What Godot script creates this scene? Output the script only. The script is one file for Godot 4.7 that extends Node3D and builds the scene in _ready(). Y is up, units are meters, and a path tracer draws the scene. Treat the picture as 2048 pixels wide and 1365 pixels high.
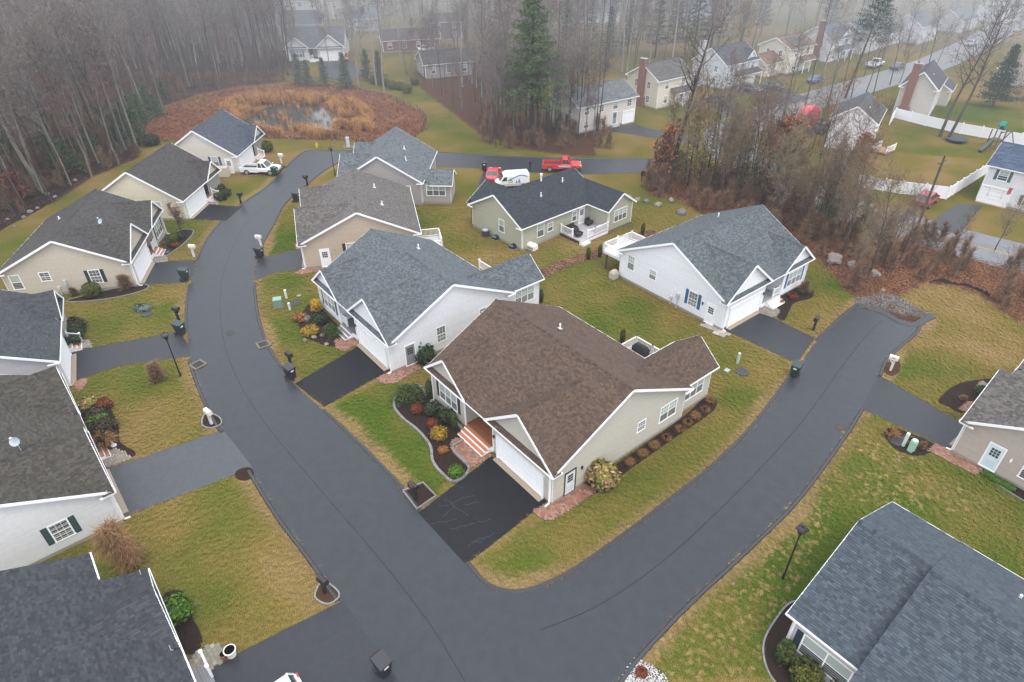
extends Node3D
# A wet, misty neighbourhood of ranch houses seen from a drone.

class MB:
	var v := PackedVector3Array()
	var n := PackedVector3Array()
	var c := PackedColorArray()
	var i := PackedInt32Array()
	func quad(a: Vector3, b: Vector3, cc: Vector3, d: Vector3, nn: Vector3, col := Color.WHITE) -> void:
		var k := v.size()
		v.append(a); v.append(b); v.append(cc); v.append(d)
		for q in 4:
			n.append(nn); c.append(col)
		if (b - a).cross(cc - a).dot(nn) > 0.0:
			i.append_array(PackedInt32Array([k, k + 2, k + 1, k, k + 3, k + 2]))
		else:
			i.append_array(PackedInt32Array([k, k + 1, k + 2, k, k + 2, k + 3]))
	func tri(a: Vector3, b: Vector3, cc: Vector3, nn: Vector3, col := Color.WHITE) -> void:
		var k := v.size()
		v.append(a); v.append(b); v.append(cc)
		for q in 3:
			n.append(nn); c.append(col)
		if (b - a).cross(cc - a).dot(nn) > 0.0:
			i.append_array(PackedInt32Array([k, k + 2, k + 1]))
		else:
			i.append_array(PackedInt32Array([k, k + 1, k + 2]))
	func box(at: Vector3, s: Vector3, col := Color.WHITE, b := Basis()) -> void:
		var x := b.x * s.x * 0.5
		var y := b.y * s.y * 0.5
		var z := b.z * s.z * 0.5
		quad(at + x - y - z, at + x + y - z, at + x + y + z, at + x - y + z, b.x, col)
		quad(at - x - y - z, at - x + y - z, at - x + y + z, at - x - y + z, -b.x, col)
		quad(at - x + y - z, at + x + y - z, at + x + y + z, at - x + y + z, b.y, col)
		quad(at - x - y - z, at + x - y - z, at + x - y + z, at - x - y + z, -b.y, col)
		quad(at - x - y + z, at + x - y + z, at + x + y + z, at - x + y + z, b.z, col)
		quad(at - x - y - z, at + x - y - z, at + x + y - z, at - x + y - z, -b.z, col)
	func bar(a: Vector3, b: Vector3, w: float, h: float, col := Color.WHITE) -> void:
		var d := b - a
		var z := d.normalized()
		var x := Vector3.UP.cross(z)
		x = Vector3.RIGHT if x.length() < 0.01 else x.normalized()
		box((a + b) * 0.5, Vector3(w, h, d.length()), col, Basis(x, z.cross(x), z))
	func tube(a: Vector3, b: Vector3, r0: float, r1: float, sides := 6, col := Color.WHITE, cap := true) -> void:
		var z := (b - a).normalized()
		var x := z.cross(Vector3(0.31, 0.83, 0.46)).normalized()
		var y := z.cross(x)
		var k := v.size()
		for s in sides:
			var t := TAU * s / sides
			var o := x * cos(t) + y * sin(t)
			v.append(a + o * r0); v.append(b + o * r1)
			n.append(o); n.append(o); c.append(col); c.append(col)
		for s in sides:
			var p := k + 2 * s
			var q := k + 2 * ((s + 1) % sides)
			i.append_array(PackedInt32Array([p, p + 1, q, q, p + 1, q + 1]))
		if cap:
			for s in range(1, sides - 1):
				var t0 := TAU * s / sides
				var t1 := TAU * (s + 1) / sides
				tri(b + x * r1, b + (x * cos(t0) + y * sin(t0)) * r1, b + (x * cos(t1) + y * sin(t1)) * r1, z, col)
				tri(a + x * r0, a + (x * cos(t0) + y * sin(t0)) * r0, a + (x * cos(t1) + y * sin(t1)) * r0, -z, col)
	# rings of equal size joined into a smooth skin
	func loft(rings: Array, col := Color.WHITE, closed := true, caps := true) -> void:
		var m: int = rings[0].size()
		for r in range(rings.size() - 1):
			var A: Array = rings[r]
			var B: Array = rings[r + 1]
			var mid := Vector3.ZERO
			for p in A: mid += p
			for p in B: mid += p
			mid /= 2.0 * m
			for s in (m if closed else m - 1):
				var t := (s + 1) % m
				var nn: Vector3 = (A[t] - A[s]).cross(B[s] - A[s])
				if nn.length() < 1e-7: nn = (B[t] - A[t]).cross(B[s] - B[t])
				nn = nn.normalized()
				var f: Vector3 = (A[s] + A[t] + B[s] + B[t]) * 0.25 - mid
				if nn.dot(f) < 0.0: nn = -nn
				quad(A[s], A[t], B[t], B[s], nn, col)
		if caps:
			for e in [0, rings.size() - 1]:
				var R: Array = rings[e]
				var other: Array = rings[1] if e == 0 else rings[e - 1]
				var nn: Vector3 = (R[1] - R[0]).cross(R[2] - R[0]).normalized()
				if nn.dot(R[0] - other[0]) < 0.0: nn = -nn
				for s in range(1, m - 1): tri(R[0], R[s], R[s + 1], nn, col)
	func mesh(m: Material = null) -> ArrayMesh:
		var arr := []
		arr.resize(Mesh.ARRAY_MAX)
		arr[Mesh.ARRAY_VERTEX] = v; arr[Mesh.ARRAY_NORMAL] = n; arr[Mesh.ARRAY_COLOR] = c; arr[Mesh.ARRAY_INDEX] = i
		var am := ArrayMesh.new()
		if v.size() == 0: return am
		am.add_surface_from_arrays(Mesh.PRIMITIVE_TRIANGLES, arr)
		if m: am.surface_set_material(0, m)
		return am

const CAM := Vector3(0, 34.19, 0)
var M := {}
var rng := RandomNumberGenerator.new()
var noise := FastNoiseLite.new()
var noise2 := FastNoiseLite.new()
var taken := {}

func pl(a: Array) -> PackedVector2Array:
	var r := PackedVector2Array()
	for k in range(0, a.size(), 2): r.append(Vector2(a[k], a[k + 1]))
	return r
func L(r: float, g: float, b: float) -> Color:
	return Color(r, g, b)
func S8(r: int, g: int, b: int) -> Color:
	return Color8(r, g, b).srgb_to_linear()
func tint(c: Color, f: float) -> Color:
	return Color(c.r * f, c.g * f, c.b * f)
func rr(a: float, b: float) -> float:
	return rng.randf_range(a, b)
func numbered(called: String) -> String:
	if not taken.has(called):
		taken[called] = 0
		return called
	taken[called] += 1
	return "%s_%03d" % [called, taken[called]]
func tag(o: Node, label: String, category: String, group := "") -> Node:
	o.set_meta("label", label); o.set_meta("category", category)
	if group: o.set_meta("group", group)
	return o
func thing(called: String, label: String, category: String, at: Vector3, turn := 0.0, group := "") -> Node3D:
	var o := Node3D.new()
	o.name = numbered(called)
	add_child(o)
	o.position = at
	o.rotation.y = turn
	tag(o, label, category, group)
	return o
func dup(src: Node3D, at: Vector3, turn: float, label := "", sc := 1.0) -> Node3D:
	var r: Node3D = src.duplicate()
	r.name = numbered(String(src.name).rstrip("0123456789").trim_suffix("_"))
	add_child(r)
	r.position = at
	r.rotation.y = turn
	r.scale = Vector3.ONE * sc
	if label: r.set_meta("label", label)
	return r
func obj(called: String, b: MB, m: Material, parent: Node) -> MeshInstance3D:
	var o := MeshInstance3D.new()
	o.name = called
	o.mesh = b.mesh(m)
	parent.add_child(o, true)
	return o
func put(called: String, me: Mesh, parent: Node, at := Vector3.ZERO) -> MeshInstance3D:
	var o := MeshInstance3D.new()
	o.name = called
	o.mesh = me
	o.position = at
	parent.add_child(o, true)
	return o
func struct(called: String, b: MB, m: Material) -> MeshInstance3D:
	var o := obj(numbered(called), b, m, self)
	o.set_meta("kind", "structure")
	return o
func stuff(o: Node, label := "") -> Node:
	o.set_meta("kind", "stuff")
	if label: o.set_meta("label", label)
	return o

# ---------- materials
func noise_tex(sd: int, freq: float, oct: int, lo: float, hi: float, size := 512, warm := 0.0, gain := 0.5) -> ImageTexture:
	var f := FastNoiseLite.new()
	f.seed = sd; f.frequency = freq; f.fractal_octaves = oct; f.fractal_gain = gain; f.noise_type = FastNoiseLite.TYPE_SIMPLEX_SMOOTH
	var im := f.get_seamless_image(size, size)
	im.convert(Image.FORMAT_RGB8)
	var d := im.get_data()
	var g := PackedByteArray()
	g.resize(d.size())
	for k in range(0, d.size(), 3):
		var t := d[k] / 255.0
		var x := lo + (hi - lo) * t
		g[k] = int(clampf(x * (1.0 + warm * (0.5 - t)), 0, 1) * 255.0)
		g[k + 1] = int(clampf(x, 0, 1) * 255.0)
		g[k + 2] = int(clampf(x * (1.0 - warm * (0.5 - t)), 0, 1) * 255.0)
	var out := Image.create_from_data(size, size, false, Image.FORMAT_RGB8, g)
	out.generate_mipmaps()
	return ImageTexture.create_from_image(out)
func mat(key: String, col: Color, rough := 0.8, tex: Texture2D = null, tile := 1.0, spec := 0.5, metal := 0.0) -> StandardMaterial3D:
	if M.has(key): return M[key]
	var m := StandardMaterial3D.new()
	m.resource_name = key
	m.vertex_color_use_as_albedo = true
	m.albedo_color = col.linear_to_srgb()
	m.roughness = rough
	m.metallic = metal
	m.metallic_specular = spec
	if tex:
		m.albedo_texture = tex
		m.uv1_triplanar = true
		m.uv1_world_triplanar = true
		m.uv1_scale = Vector3.ONE / tile
	M[key] = m
	return m
func bump(m: StandardMaterial3D, tex: Texture2D, s: float) -> void:
	m.heightmap_enabled = true
	m.heightmap_texture = tex
	m.heightmap_scale = s

func make_materials() -> void:
	var grain := noise_tex(3, 0.09, 3, 0.72, 1.0)
	var soft := noise_tex(5, 0.012, 5, 0.7, 1.0)
	var faint := noise_tex(15, 0.02, 4, 0.93, 1.0)
	var fine := noise_tex(7, 0.2, 2, 0.45, 1.0)
	var grassy := noise_tex(9, 0.13, 3, 0.5, 1.0, 1024, 0.25)
	var road := noise_tex(11, 0.014, 7, 0.87, 1.0, 1024, 0.0, 0.66)
	mat("ground", Color.WHITE, 1.0, grassy, 5.0, 0.06)
	mat("far_ground", Color.WHITE, 1.0, grassy, 17.0, 0.06)
	mat("grass", Color.WHITE, 0.9, null, 1.0, 0.06)
	mat("asphalt", L(0.032, 0.035, 0.042), 0.38, road, 17.0, 0.34)
	mat("drive_dark", L(0.014, 0.0145, 0.017), 0.5, road, 9.0, 0.22)
	mat("drive_mid", L(0.026, 0.028, 0.034), 0.45, road, 9.0, 0.36)
	mat("drive_old", L(0.056, 0.06, 0.068), 0.5, road, 9.0, 0.4)
	mat("kerb", L(0.028, 0.028, 0.032), 0.55, grain, 1.3, 0.5)
	mat("sealer", L(0.036, 0.037, 0.041), 0.6, fine, 0.5)
	mat("street", L(0.13, 0.135, 0.15), 0.4, road, 19.0, 0.5)
	mat("mulch", L(0.045, 0.028, 0.022), 0.95, fine, 1.1, 0.2)
	mat("litter", L(0.10, 0.05, 0.03), 0.95, fine, 1.5, 0.2)
	mat("concrete", L(0.38, 0.36, 0.32), 0.85, grain, 1.4)
	mat("stone", L(0.24, 0.23, 0.22), 0.85, soft, 1.1)
	mat("paver", Color.WHITE, 0.75, grain, 0.6)
	mat("siding", Color.WHITE, 0.6, faint, 3.1, 0.35)
	mat("trim", L(0.78, 0.78, 0.79), 0.45, faint, 2.3, 0.4)
	mat("shingle", Color.WHITE, 0.62, grain, 0.9, 0.27)
	mat("paint", Color.WHITE, 0.5)
	mat("rough_paint", Color.WHITE, 0.85, grain, 0.8)
	mat("glass", L(0.035, 0.05, 0.055), 0.06, null, 1.0, 0.7)
	mat("blind", L(0.32, 0.38, 0.34), 0.25, null, 1.0, 0.6)
	mat("black", L(0.012, 0.012, 0.013), 0.4)
	mat("metal", L(0.55, 0.57, 0.6), 0.4, null, 1.0, 0.5, 0.8)
	mat("brick", L(0.26, 0.1, 0.065), 0.9, fine, 0.7)
	mat("wood", L(0.33, 0.12, 0.055), 0.6, soft, 0.7)
	mat("bark", Color.WHITE, 0.95, soft, 0.9, 0.2)
	mat("leaf", Color.WHITE, 0.8, null, 1.0, 0.2)
	mat("carpaint", Color.WHITE, 0.22, null, 1.0, 0.6)
	M["carpaint"].clearcoat_enabled = true
	M["carpaint"].clearcoat = 0.6
	mat("rubber", L(0.02, 0.02, 0.021), 0.8)
	mat("water", L(0.035, 0.04, 0.035), 0.04, null, 1.0, 0.6)
	mat("gravel", L(0.15, 0.115, 0.09), 0.9, fine, 0.9)

func setup() -> void:
	rng.seed = 20250
	noise.seed = 4; noise.frequency = 0.09; noise.fractal_octaves = 4
	noise2.seed = 8; noise2.frequency = 0.03; noise2.fractal_octaves = 3
	var cam := Camera3D.new()
	cam.name = "camera"
	add_child(cam)
	cam.position = CAM
	cam.basis = Basis(Vector3.RIGHT, deg_to_rad(-34.97)) * Basis(Vector3.BACK, deg_to_rad(-0.34))
	cam.fov = rad_to_deg(2.0 * atan(682.5 / 1280.0))
	cam.near = 0.2
	cam.far = 1500.0
	cam.current = true
	var we := WorldEnvironment.new()
	we.name = "overcast_sky"
	var e := Environment.new()
	e.background_mode = Environment.BG_SKY
	var sm := ProceduralSkyMaterial.new()
	sm.sky_top_color = Color(0.90, 0.92, 0.95)
	sm.sky_horizon_color = Color(0.84, 0.86, 0.90)
	sm.sky_curve = 0.2
	sm.ground_horizon_color = Color(0.6, 0.62, 0.64)
	sm.ground_bottom_color = Color(0.3, 0.29, 0.27)
	sm.sun_angle_max = 0.0
	var sky := Sky.new()
	sky.sky_material = sm
	e.sky = sky
	e.tonemap_mode = Environment.TONE_MAPPER_LINEAR
	e.tonemap_exposure = 2.95
	e.sdfgi_enabled = true
	e.ssao_enabled = true
	e.ssil_enabled = true
	e.fog_enabled = true
	e.fog_density = 0.0004
	e.fog_light_color = Color(0.86, 0.88, 0.92)
	e.volumetric_fog_enabled = true
	e.volumetric_fog_density = 0.0
	we.environment = e
	add_child(we)
	var sun := DirectionalLight3D.new()
	sun.name = "veiled_sun"
	sun.light_energy = 0.3
	sun.light_angular_distance = 25.0
	sun.light_color = Color(1.0, 0.98, 0.95)
	sun.shadow_enabled = true
	sun.rotation_degrees = Vector3(-68, 25, 0)
	add_child(sun)

# ---------- ground
var road_left: PackedVector2Array
var road_right: PackedVector2Array
var road_out: PackedVector2Array
var forest_edge: PackedVector2Array
var pond_zone: PackedVector2Array
var litter_zones := []
var green_zones := []
var dry_zones := []
var spotty: PackedVector2Array
var paved := []

func inside(p: Vector2, poly: PackedVector2Array) -> bool:
	return Geometry2D.is_point_in_polygon(p, poly)
func dist_line(p: Vector2, line: PackedVector2Array) -> float:
	var best := 1e9
	for k in range(line.size() - 1):
		var q := Geometry2D.get_closest_point_to_segment(p, line[k], line[k + 1])
		best = minf(best, p.distance_squared_to(q))
	return sqrt(best)
func smooth_line(a: PackedVector2Array, step := 0.7) -> PackedVector2Array:
	var cv := Curve2D.new()
	for k in a.size():
		var t := (a[mini(k + 1, a.size() - 1)] - a[maxi(k - 1, 0)]) * 0.5
		var lin := t * 0.33
		cv.add_point(a[k], -lin, lin)
	cv.bake_interval = step
	return cv.get_baked_points()

func layout() -> void:
	road_left = smooth_line(pl([-33.37,-103.29,-34.11,-99.47,-34.42,-92.46,-34.93,-86.95,-35.86,-83.34,-36.62,-79.62,-37.04,-75.39,-36.8,-70.65,-35.88,-65.48,-34.74,-60.84,-33.4,-56.65,-31.56,-51.96,-29.09,-46.62,-26.21,-41.85,-23.47,-37.9,-20.94,-35.2,-18.73,-32.28,-15.58,-28.31,-13,-25.45,-10.84,-22.88,-8.63,-20.24,-6.35,-17.77,-3.69,-14.84]))
	road_right = smooth_line(pl([-26.78,-102.2,-26.99,-97.97,-28.42,-93.83,-29.74,-87.44,-30.71,-81.19,-30.2,-74.84,-29.78,-68.95,-28.67,-63.02,-27.21,-58.41,-24.98,-52.78,-22.72,-48.35,-20.5,-45.05,-18.5,-42.58,-15.35,-39.21,-11.54,-35.12,-8.36,-31.49,-6.34,-28.79,-4.4,-26.53,-2.95,-24.71,-2.09,-23.58,-1.26,-22.96,-0.36,-22.68,0.69,-22.71,2.05,-23.2,3.79,-24.17,7.26,-26.76,10.76,-29.61,14.25,-32.51,18.39,-36.57,22.32,-41.2,25.39,-44.97,27.8,-47.99,29.94,-50.19,32.83,-53.06,34.9,-54.81]))
	road_out = smooth_line(pl([4.05,-15.26,5.61,-17.44,7.24,-19.18,10.38,-22.02,14.25,-25.18,19.31,-29.54,24.82,-35.3,28.11,-39.06,31.54,-43.34,33.13,-45.48,35.6,-47.75,37.88,-49.68,39.62,-51.64,40.28,-52.61]))
	forest_edge = pl([-74.75,-43.8,-66.67,-61.22,-64.38,-74.43,-62.55,-82.01,-62.47,-91.29,-60.62,-97.2,-59.14,-100.61,-63.02,-107.4,-65.59,-114.64,-68.56,-131.02,-65.26,-140.22,-59.16,-146.9,-49.73,-150.29,-53.14,-173.42,-74.25,-217.55,-91.37,-286.39,-127.81,-410.49,-566.55,-437.11])
	pond_zone = pl([-64.05,-109.55,-65.77,-114.64,-68.23,-130.28,-64.93,-139.4,-58.7,-145.56,-46.43,-148.38,-34.98,-146.31,-25.06,-138.48,-16.25,-124.29,-14.96,-114.82,-18.44,-106.06,-27.28,-108.59,-42.99,-109.97,-52.49,-107.99,-59.67,-108.93])
	litter_zones = [
		pl([-19.53,-144.63,-12.82,-128.72,-5.34,-111.75,3.11,-103.13,9.39,-100.11,13.74,-100.04,13.94,-105.46,18.55,-115.05,9.29,-123.09,6.26,-141.87,16.18,-171.49,-2.82,-191.44,-22.12,-178.64]),
		pl([19.45,-83.55,22.92,-82.1,25.31,-75.57,27.43,-69.8,32.68,-71.1,34.95,-64.58,34.99,-56.87,36.57,-55.27,40.13,-56.81,44.07,-59.36,46.3,-58.59,48.34,-56.71,49.18,-51.1,56.61,-45.39,68.26,-59.6,56.35,-61.97,52.95,-64.36,48.77,-68.18,43.7,-76.85,37.65,-85.44,32.45,-94.52,23.47,-95.1,19.74,-91.16,18.8,-85.74])]
	green_zones = [
		[pl([-15.29,-38.96,-10.61,-43.88,-6.6,-38.64,-4.29,-31.69,-6.37,-29,-9.66,-32.95]), 0.95],
		[pl([-2.75,-24.57,2.48,-28.51,6.06,-30.45,11.41,-34.56,17.83,-41.57,22.43,-41.52,10.79,-29.74,3.8,-24.24,0.39,-22.68,-2.03,-23.57]), 0.62],
		[pl([5.6,-17.36,10.38,-22.02,19.31,-29.54,28.05,-38.94,32.64,-34.38,35.58,-30.45,26.87,-17.23]), 0.85],
		[pl([4.32,-54.3,9.53,-60.31,15,-55.13,19.36,-50.55,24.95,-44.97,18.42,-36.68,18.15,-44.31,10.55,-48.98]), 0.42],
		[pl([-27.28,-60.75,-23.23,-61.81,-19.74,-56.5,-15.31,-47.64,-18.07,-42.57,-24.98,-52.78]), 0.55],
		[pl([-30.62,-79.53,-29.32,-82.02,-24.84,-67.85,-29.45,-66.63,-30.24,-71.95]), 0.85],
		[pl([-43.01,-52.98,-33.71,-56.66,-31.11,-51.09,-39.72,-47.89]), 0.42],
		[pl([67.89,-114.07,82.53,-101.7,73.26,-94.91,61.96,-102.07]), 0.45],
		[pl([85.76,-132.05,97.61,-124.59,85.84,-106.73,77.34,-118.45]), 0.7],
		[pl([26.14,-52.23,30.49,-55.92,30.63,-51.3,28.53,-49.61]), 0.35],
		[pl([-17.3,-117.27,-11.45,-123.52,-1.77,-103.22,-12.25,-102.18]), 0.4],
		[pl([40.06,-136.98,48.42,-140.88,53.41,-130.91,40.33,-126.51]), 0.7],
		[pl([33.85,-47.93,39.81,-47.08,36.5,-42.74,32.26,-42.78]), 0.42]]
	dry_zones = [pl([11.27,-113.14,27.01,-112.83,22.49,-98.02,13.19,-98.65]), pl([54.76,-102.2,75.01,-97.11,59.07,-82.42,49.04,-89.08]), pl([40.65,-55.81,49.76,-51.97,43.63,-42.67,38.39,-48.69])]
	spotty = pl([5.6,-17.36,10.38,-22.02,19.31,-29.54,26.4,-37.18,28.93,-34.41,32.74,-29.14,27.33,-27.91,23.11,-29.65,17.51,-23.79,12.46,-17.32])

var near_road := {}
var ground_cols: PackedColorArray
var ground_nx := 0
func mark_roads() -> void:
	for line in [road_left, road_right, road_out]:
		for p in line:
			for a in range(-1, 2):
				for c in range(-1, 2): near_road[Vector2i(floori(p.x * 0.5) + a, floori(p.y * 0.5) + c)] = true
func ground_color(p: Vector2, near: bool) -> Color:
	var a := noise.get_noise_2d(p.x, p.y)
	var b := noise2.get_noise_2d(p.x, p.y)
	var green := L(0.088, 0.13, 0.016)
	var olive := L(0.222, 0.166, 0.047)
	var tan := L(0.32, 0.215, 0.1)
	var brown := L(0.11, 0.06, 0.038)
	var f := inside(p, forest_edge)
	if f:
		return brown.lerp(L(0.06, 0.042, 0.033), clampf(0.5 + a * 1.3, 0, 1))
	if inside(p, pond_zone):
		return L(0.2, 0.08, 0.045).lerp(L(0.27, 0.14, 0.065), clampf(0.4 + a * 1.5, 0, 1))
	for z in litter_zones:
		if inside(p, z): return brown.lerp(L(0.13, 0.062, 0.036), clampf(0.5 + a * 1.6, 0, 1))
	var w := 0.16 + b * 0.6
	for z in green_zones:
		if inside(p, z[0]):
			w = z[1] + b * 0.35
			break
	for z in dry_zones:
		if inside(p, z): w = -0.15 + b * 0.3
	w += a * 0.95
	var c := olive.lerp(green, clampf(w, 0, 1)) if w > 0 else olive.lerp(tan, clampf(-w * 1.3, 0, 0.8))
	if not near: return c
	# dead grass along the kerbs and drive edges
	var d := 9.0
	if near_road.has(Vector2i(floori(p.x * 0.5), floori(p.y * 0.5))):
		d = minf(dist_line(p, road_left), minf(dist_line(p, road_right), dist_line(p, road_out)))
	var lim := 0.75 + a * 0.9
	if d < lim + 0.35:
		c = c.lerp(tint(tan, 0.85 + a * 0.3), clampf((lim + 0.35 - d) / 0.5, 0, 0.85))
	return c

func sheet(called: String, poly: PackedVector2Array, y: float, m: Material, edge := 0.0) -> MeshInstance3D:
	var b := MB.new()
	add_sheet(b, poly, y, edge)
	return struct(called, b, m)
func add_sheet(b: MB, poly: PackedVector2Array, y: float, edge := 0.0, col := Color.WHITE) -> void:
	var t := Geometry2D.triangulate_polygon(poly)
	for k in range(0, t.size(), 3):
		b.tri(Vector3(poly[t[k]].x, y, poly[t[k]].y), Vector3(poly[t[k + 1]].x, y, poly[t[k + 1]].y), Vector3(poly[t[k + 2]].x, y, poly[t[k + 2]].y), Vector3.UP, col)
	if edge > 0.0:
		for k in poly.size():
			var p := poly[k]
			var q := poly[(k + 1) % poly.size()]
			var d := (q - p).normalized()
			var nn := Vector3(d.y, 0, -d.x)
			var mid := (p + q) * 0.5 + Vector2(nn.x, nn.z) * 0.01
			if Geometry2D.is_point_in_polygon(mid, poly): nn = -nn
			b.quad(Vector3(p.x, y, p.y), Vector3(q.x, y, q.y), Vector3(q.x, y - edge, q.y), Vector3(p.x, y - edge, p.y), nn, col)

func ribbon(b: MB, line: PackedVector2Array, prof: Array, col := Color.WHITE) -> void:
	# prof: list of [offset to the right of travel, height]
	var prev := []
	for k in line.size():
		var d := (line[mini(k + 1, line.size() - 1)] - line[maxi(k - 1, 0)]).normalized()
		var r := Vector2(-d.y, d.x)
		var ring := []
		for q in prof: ring.append(Vector3(line[k].x + r.x * q[0], q[1], line[k].y + r.y * q[0]))
		if prev.size():
			for s in range(prof.size() - 1):
				var nn: Vector3 = (ring[s + 1] - ring[s]).cross(prev[s] - ring[s]).normalized()
				if nn.y < 0: nn = -nn
				b.quad(prev[s], prev[s + 1], ring[s + 1], ring[s], nn, col)
		prev = ring

func part_of(line: PackedVector2Array, a: Vector2, z: Vector2) -> PackedVector2Array:
	# the stretch of a baked line between the points nearest to a and z
	var ia := 0
	var iz := 0
	for k in line.size():
		if line[k].distance_squared_to(a) < line[ia].distance_squared_to(a): ia = k
		if line[k].distance_squared_to(z) < line[iz].distance_squared_to(z): iz = k
	return line.slice(mini(ia, iz), maxi(ia, iz) + 1)

func rounded(poly: PackedVector2Array, step := 0.35) -> PackedVector2Array:
	var cv := Curve2D.new()
	var m := poly.size()
	for k in m + 1:
		var t := (poly[(k + 1) % m] - poly[(k - 1 + m) % m]) * 0.17
		cv.add_point(poly[k % m], -t, t)
	cv.bake_interval = step
	var r := cv.get_baked_points()
	r.remove_at(r.size() - 1)
	return r

func drive(poly: PackedVector2Array, m: String, y: float) -> void:
	paved.append(poly)
	sheet("driveway", poly, y, M[m])

func build_ground() -> void:
	layout()
	mark_roads()
	# near ground, coloured by what grows or lies on it
	var b := MB.new()
	var st := 0.55
	var x0 := -84.0
	var z0 := -152.0
	var nx := int(186.0 / st)
	var nz := int(146.0 / st)
	for k in nz + 1:
		for j in nx + 1:
			var p := Vector2(x0 + j * st, z0 + k * st)
			b.v.append(Vector3(p.x, 0.0, p.y))
			b.n.append(Vector3.UP)
			b.c.append(ground_color(p, true))
	for k in nz:
		for j in nx:
			var a := k * (nx + 1) + j
			b.i.append_array(PackedInt32Array([a, a + 1, a + nx + 1, a + 1, a + nx + 2, a + nx + 1]))
	ground_cols = b.c
	ground_nx = nx + 1
	struct("ground", b, M["ground"])
	b = MB.new()
	st = 5.0
	nx = 180
	nz = 120
	for k in nz + 1:
		for j in nx + 1:
			var p := Vector2(-450.0 + j * st, -560.0 + k * st)
			b.v.append(Vector3(p.x, -0.06, p.y))
			b.n.append(Vector3.UP)
			b.c.append(ground_color(p, false))
	for k in nz:
		for j in nx:
			var a := k * (nx + 1) + j
			b.i.append_array(PackedInt32Array([a, a + 1, a + nx + 1, a + 1, a + nx + 2, a + nx + 1]))
	struct("far_ground", b, M["far_ground"])
	# roads
	var loop := PackedVector2Array(road_left)
	loop.append_array(pl([-1.16,-12.86,2.4,-13.26]))
	loop.append_array(road_out)
	var rev := PackedVector2Array(road_right)
	rev.reverse()
	loop.append_array(rev)
	sheet("road", loop, 0.02, M["asphalt"])
	paved.append(loop)
	var lane := pl([-33.37,-103.29,-26.99,-103.18,-19.61,-102.8,-12.17,-102.18,-4.45,-100.6,4.59,-99.26,11,-98.68,22.22,-98.26,25.26,-98.21,25.34,-91.48,20.96,-92.58,11.42,-91.91,2.84,-92.89,-4.25,-94.7,-11.56,-95.7,-18.51,-95.6,-26.99,-97.97])
	sheet("road", lane, 0.024, M["asphalt"])
	paved.append(lane)
	var mid := smooth_line(pl([92,-36, 72,-53, 58.1,-64.6, 49.3,-72.7, 42,-81.5, 37.2,-92, 36.2,-104, 41,-115.5, 57.2,-129.7, 72.6,-141.6, 106.7,-169, 164,-228, 230,-300]), 1.0)
	var sb := MB.new()
	ribbon(sb, mid, [[-4.3, 0.03], [4.3, 0.03]])
	struct("street", sb, M["street"])
	sb = MB.new()
	ribbon(sb, mid, [[-0.16, 0.036], [-0.06, 0.036]], L(0.55, 0.33, 0.06))
	ribbon(sb, mid, [[0.06, 0.036], [0.16, 0.036]], L(0.55, 0.33, 0.06))
	struct("road_marking", sb, M["rough_paint"])
	# driveways
	drive(pl([-1.57,-33.99,2.33,-29.63,-2.94,-24.61,-6.37,-28.7]), "drive_dark", 0.032)
	drive(pl([-13.99,-48.42,-10.74,-44.45,-15.33,-39.64,-18.53,-42.71]), "drive_dark", 0.032)
	drive(pl([-24.82,-67.97,-23.12,-63.3,-26.32,-62.07,-27.77,-60.43,-28.54,-62.44,-29.16,-65.76]), "drive_mid", 0.032)
	drive(pl([20.29,-50.46,24.6,-53.98,28.27,-48.96,25.13,-45.11]), "drive_mid", 0.032)
	drive(pl([31.57,-43.41,35.39,-37.04,32.77,-34.28,28.11,-39.06]), "drive_mid", 0.032)
	drive(pl([-41.07,-65.06,-36.01,-65.36,-34.87,-61.28,-35.01,-60.19,-38.92,-59.91,-39.9,-59.71]), "drive_mid", 0.032)
	drive(pl([-41.54,-81.52,-36.02,-80.6,-36.55,-76.14,-41.7,-76.67]), "drive_dark", 0.032)
	drive(pl([-40.33,-92.97,-40.33,-98.2,-34.33,-96.08,-35.18,-92.27]), "drive_dark", 0.032)
	drive(pl([-40.93,-47.43,-31.83,-50.76,-30.08,-48.59,-29.11,-46.78,-34.77,-45.34,-37.72,-43.3,-38.61,-42.77]), "drive_mid", 0.032)
	drive(pl([-29.88,-32.62,-22.61,-36.98,-21.07,-35.36,-18.96,-32.97,-22.57,-30.67,-26.07,-28.55,-27.66,-30.04]), "drive_old", 0.032)
	drive(pl([-17.85,-16.6,-17.06,-17.52,-15.03,-19.12,-10.07,-22.22,-5.94,-17.3,-9.38,-13.75]), "drive_mid", 0.032)
	drive(pl([-4.06,-93.63,1.72,-92.69,0.56,-87.53,-2.55,-82.83,-4.44,-83.92,-4.79,-87.61]), "drive_mid", 0.032)
	drive(pl([16.96,-113.03,21.18,-117.72,26.13,-112.85,32.15,-108.82,30.85,-105.15,23.78,-109.52]), "drive_mid", 0.036)
	drive(pl([36.15,-131.29,41.09,-133.06,44.7,-125.04,40.09,-120.49]), "drive_mid", 0.036)
	drive(pl([48.24,-136.79,54.35,-142.86,61.1,-134.14,53.5,-128.35]), "drive_mid", 0.036)
	drive(pl([59.49,-80.19,62.39,-79.48,54.41,-70.8,51.01,-72.98]), "drive_mid", 0.036)
	drive(pl([47.01,-112.44,56.55,-118.87,55.67,-112.27,45.66,-106.17]), "drive_old", 0.036)
	drive(pl([-47.77,-172.09,-40.68,-174.27,-33.61,-156.6,-36.74,-149.51,-44.08,-156.87]), "drive_mid", 0.036)
	# trenches along drive joints and dried sealer streaks on the nearest drive
	var kb := MB.new()
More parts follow.
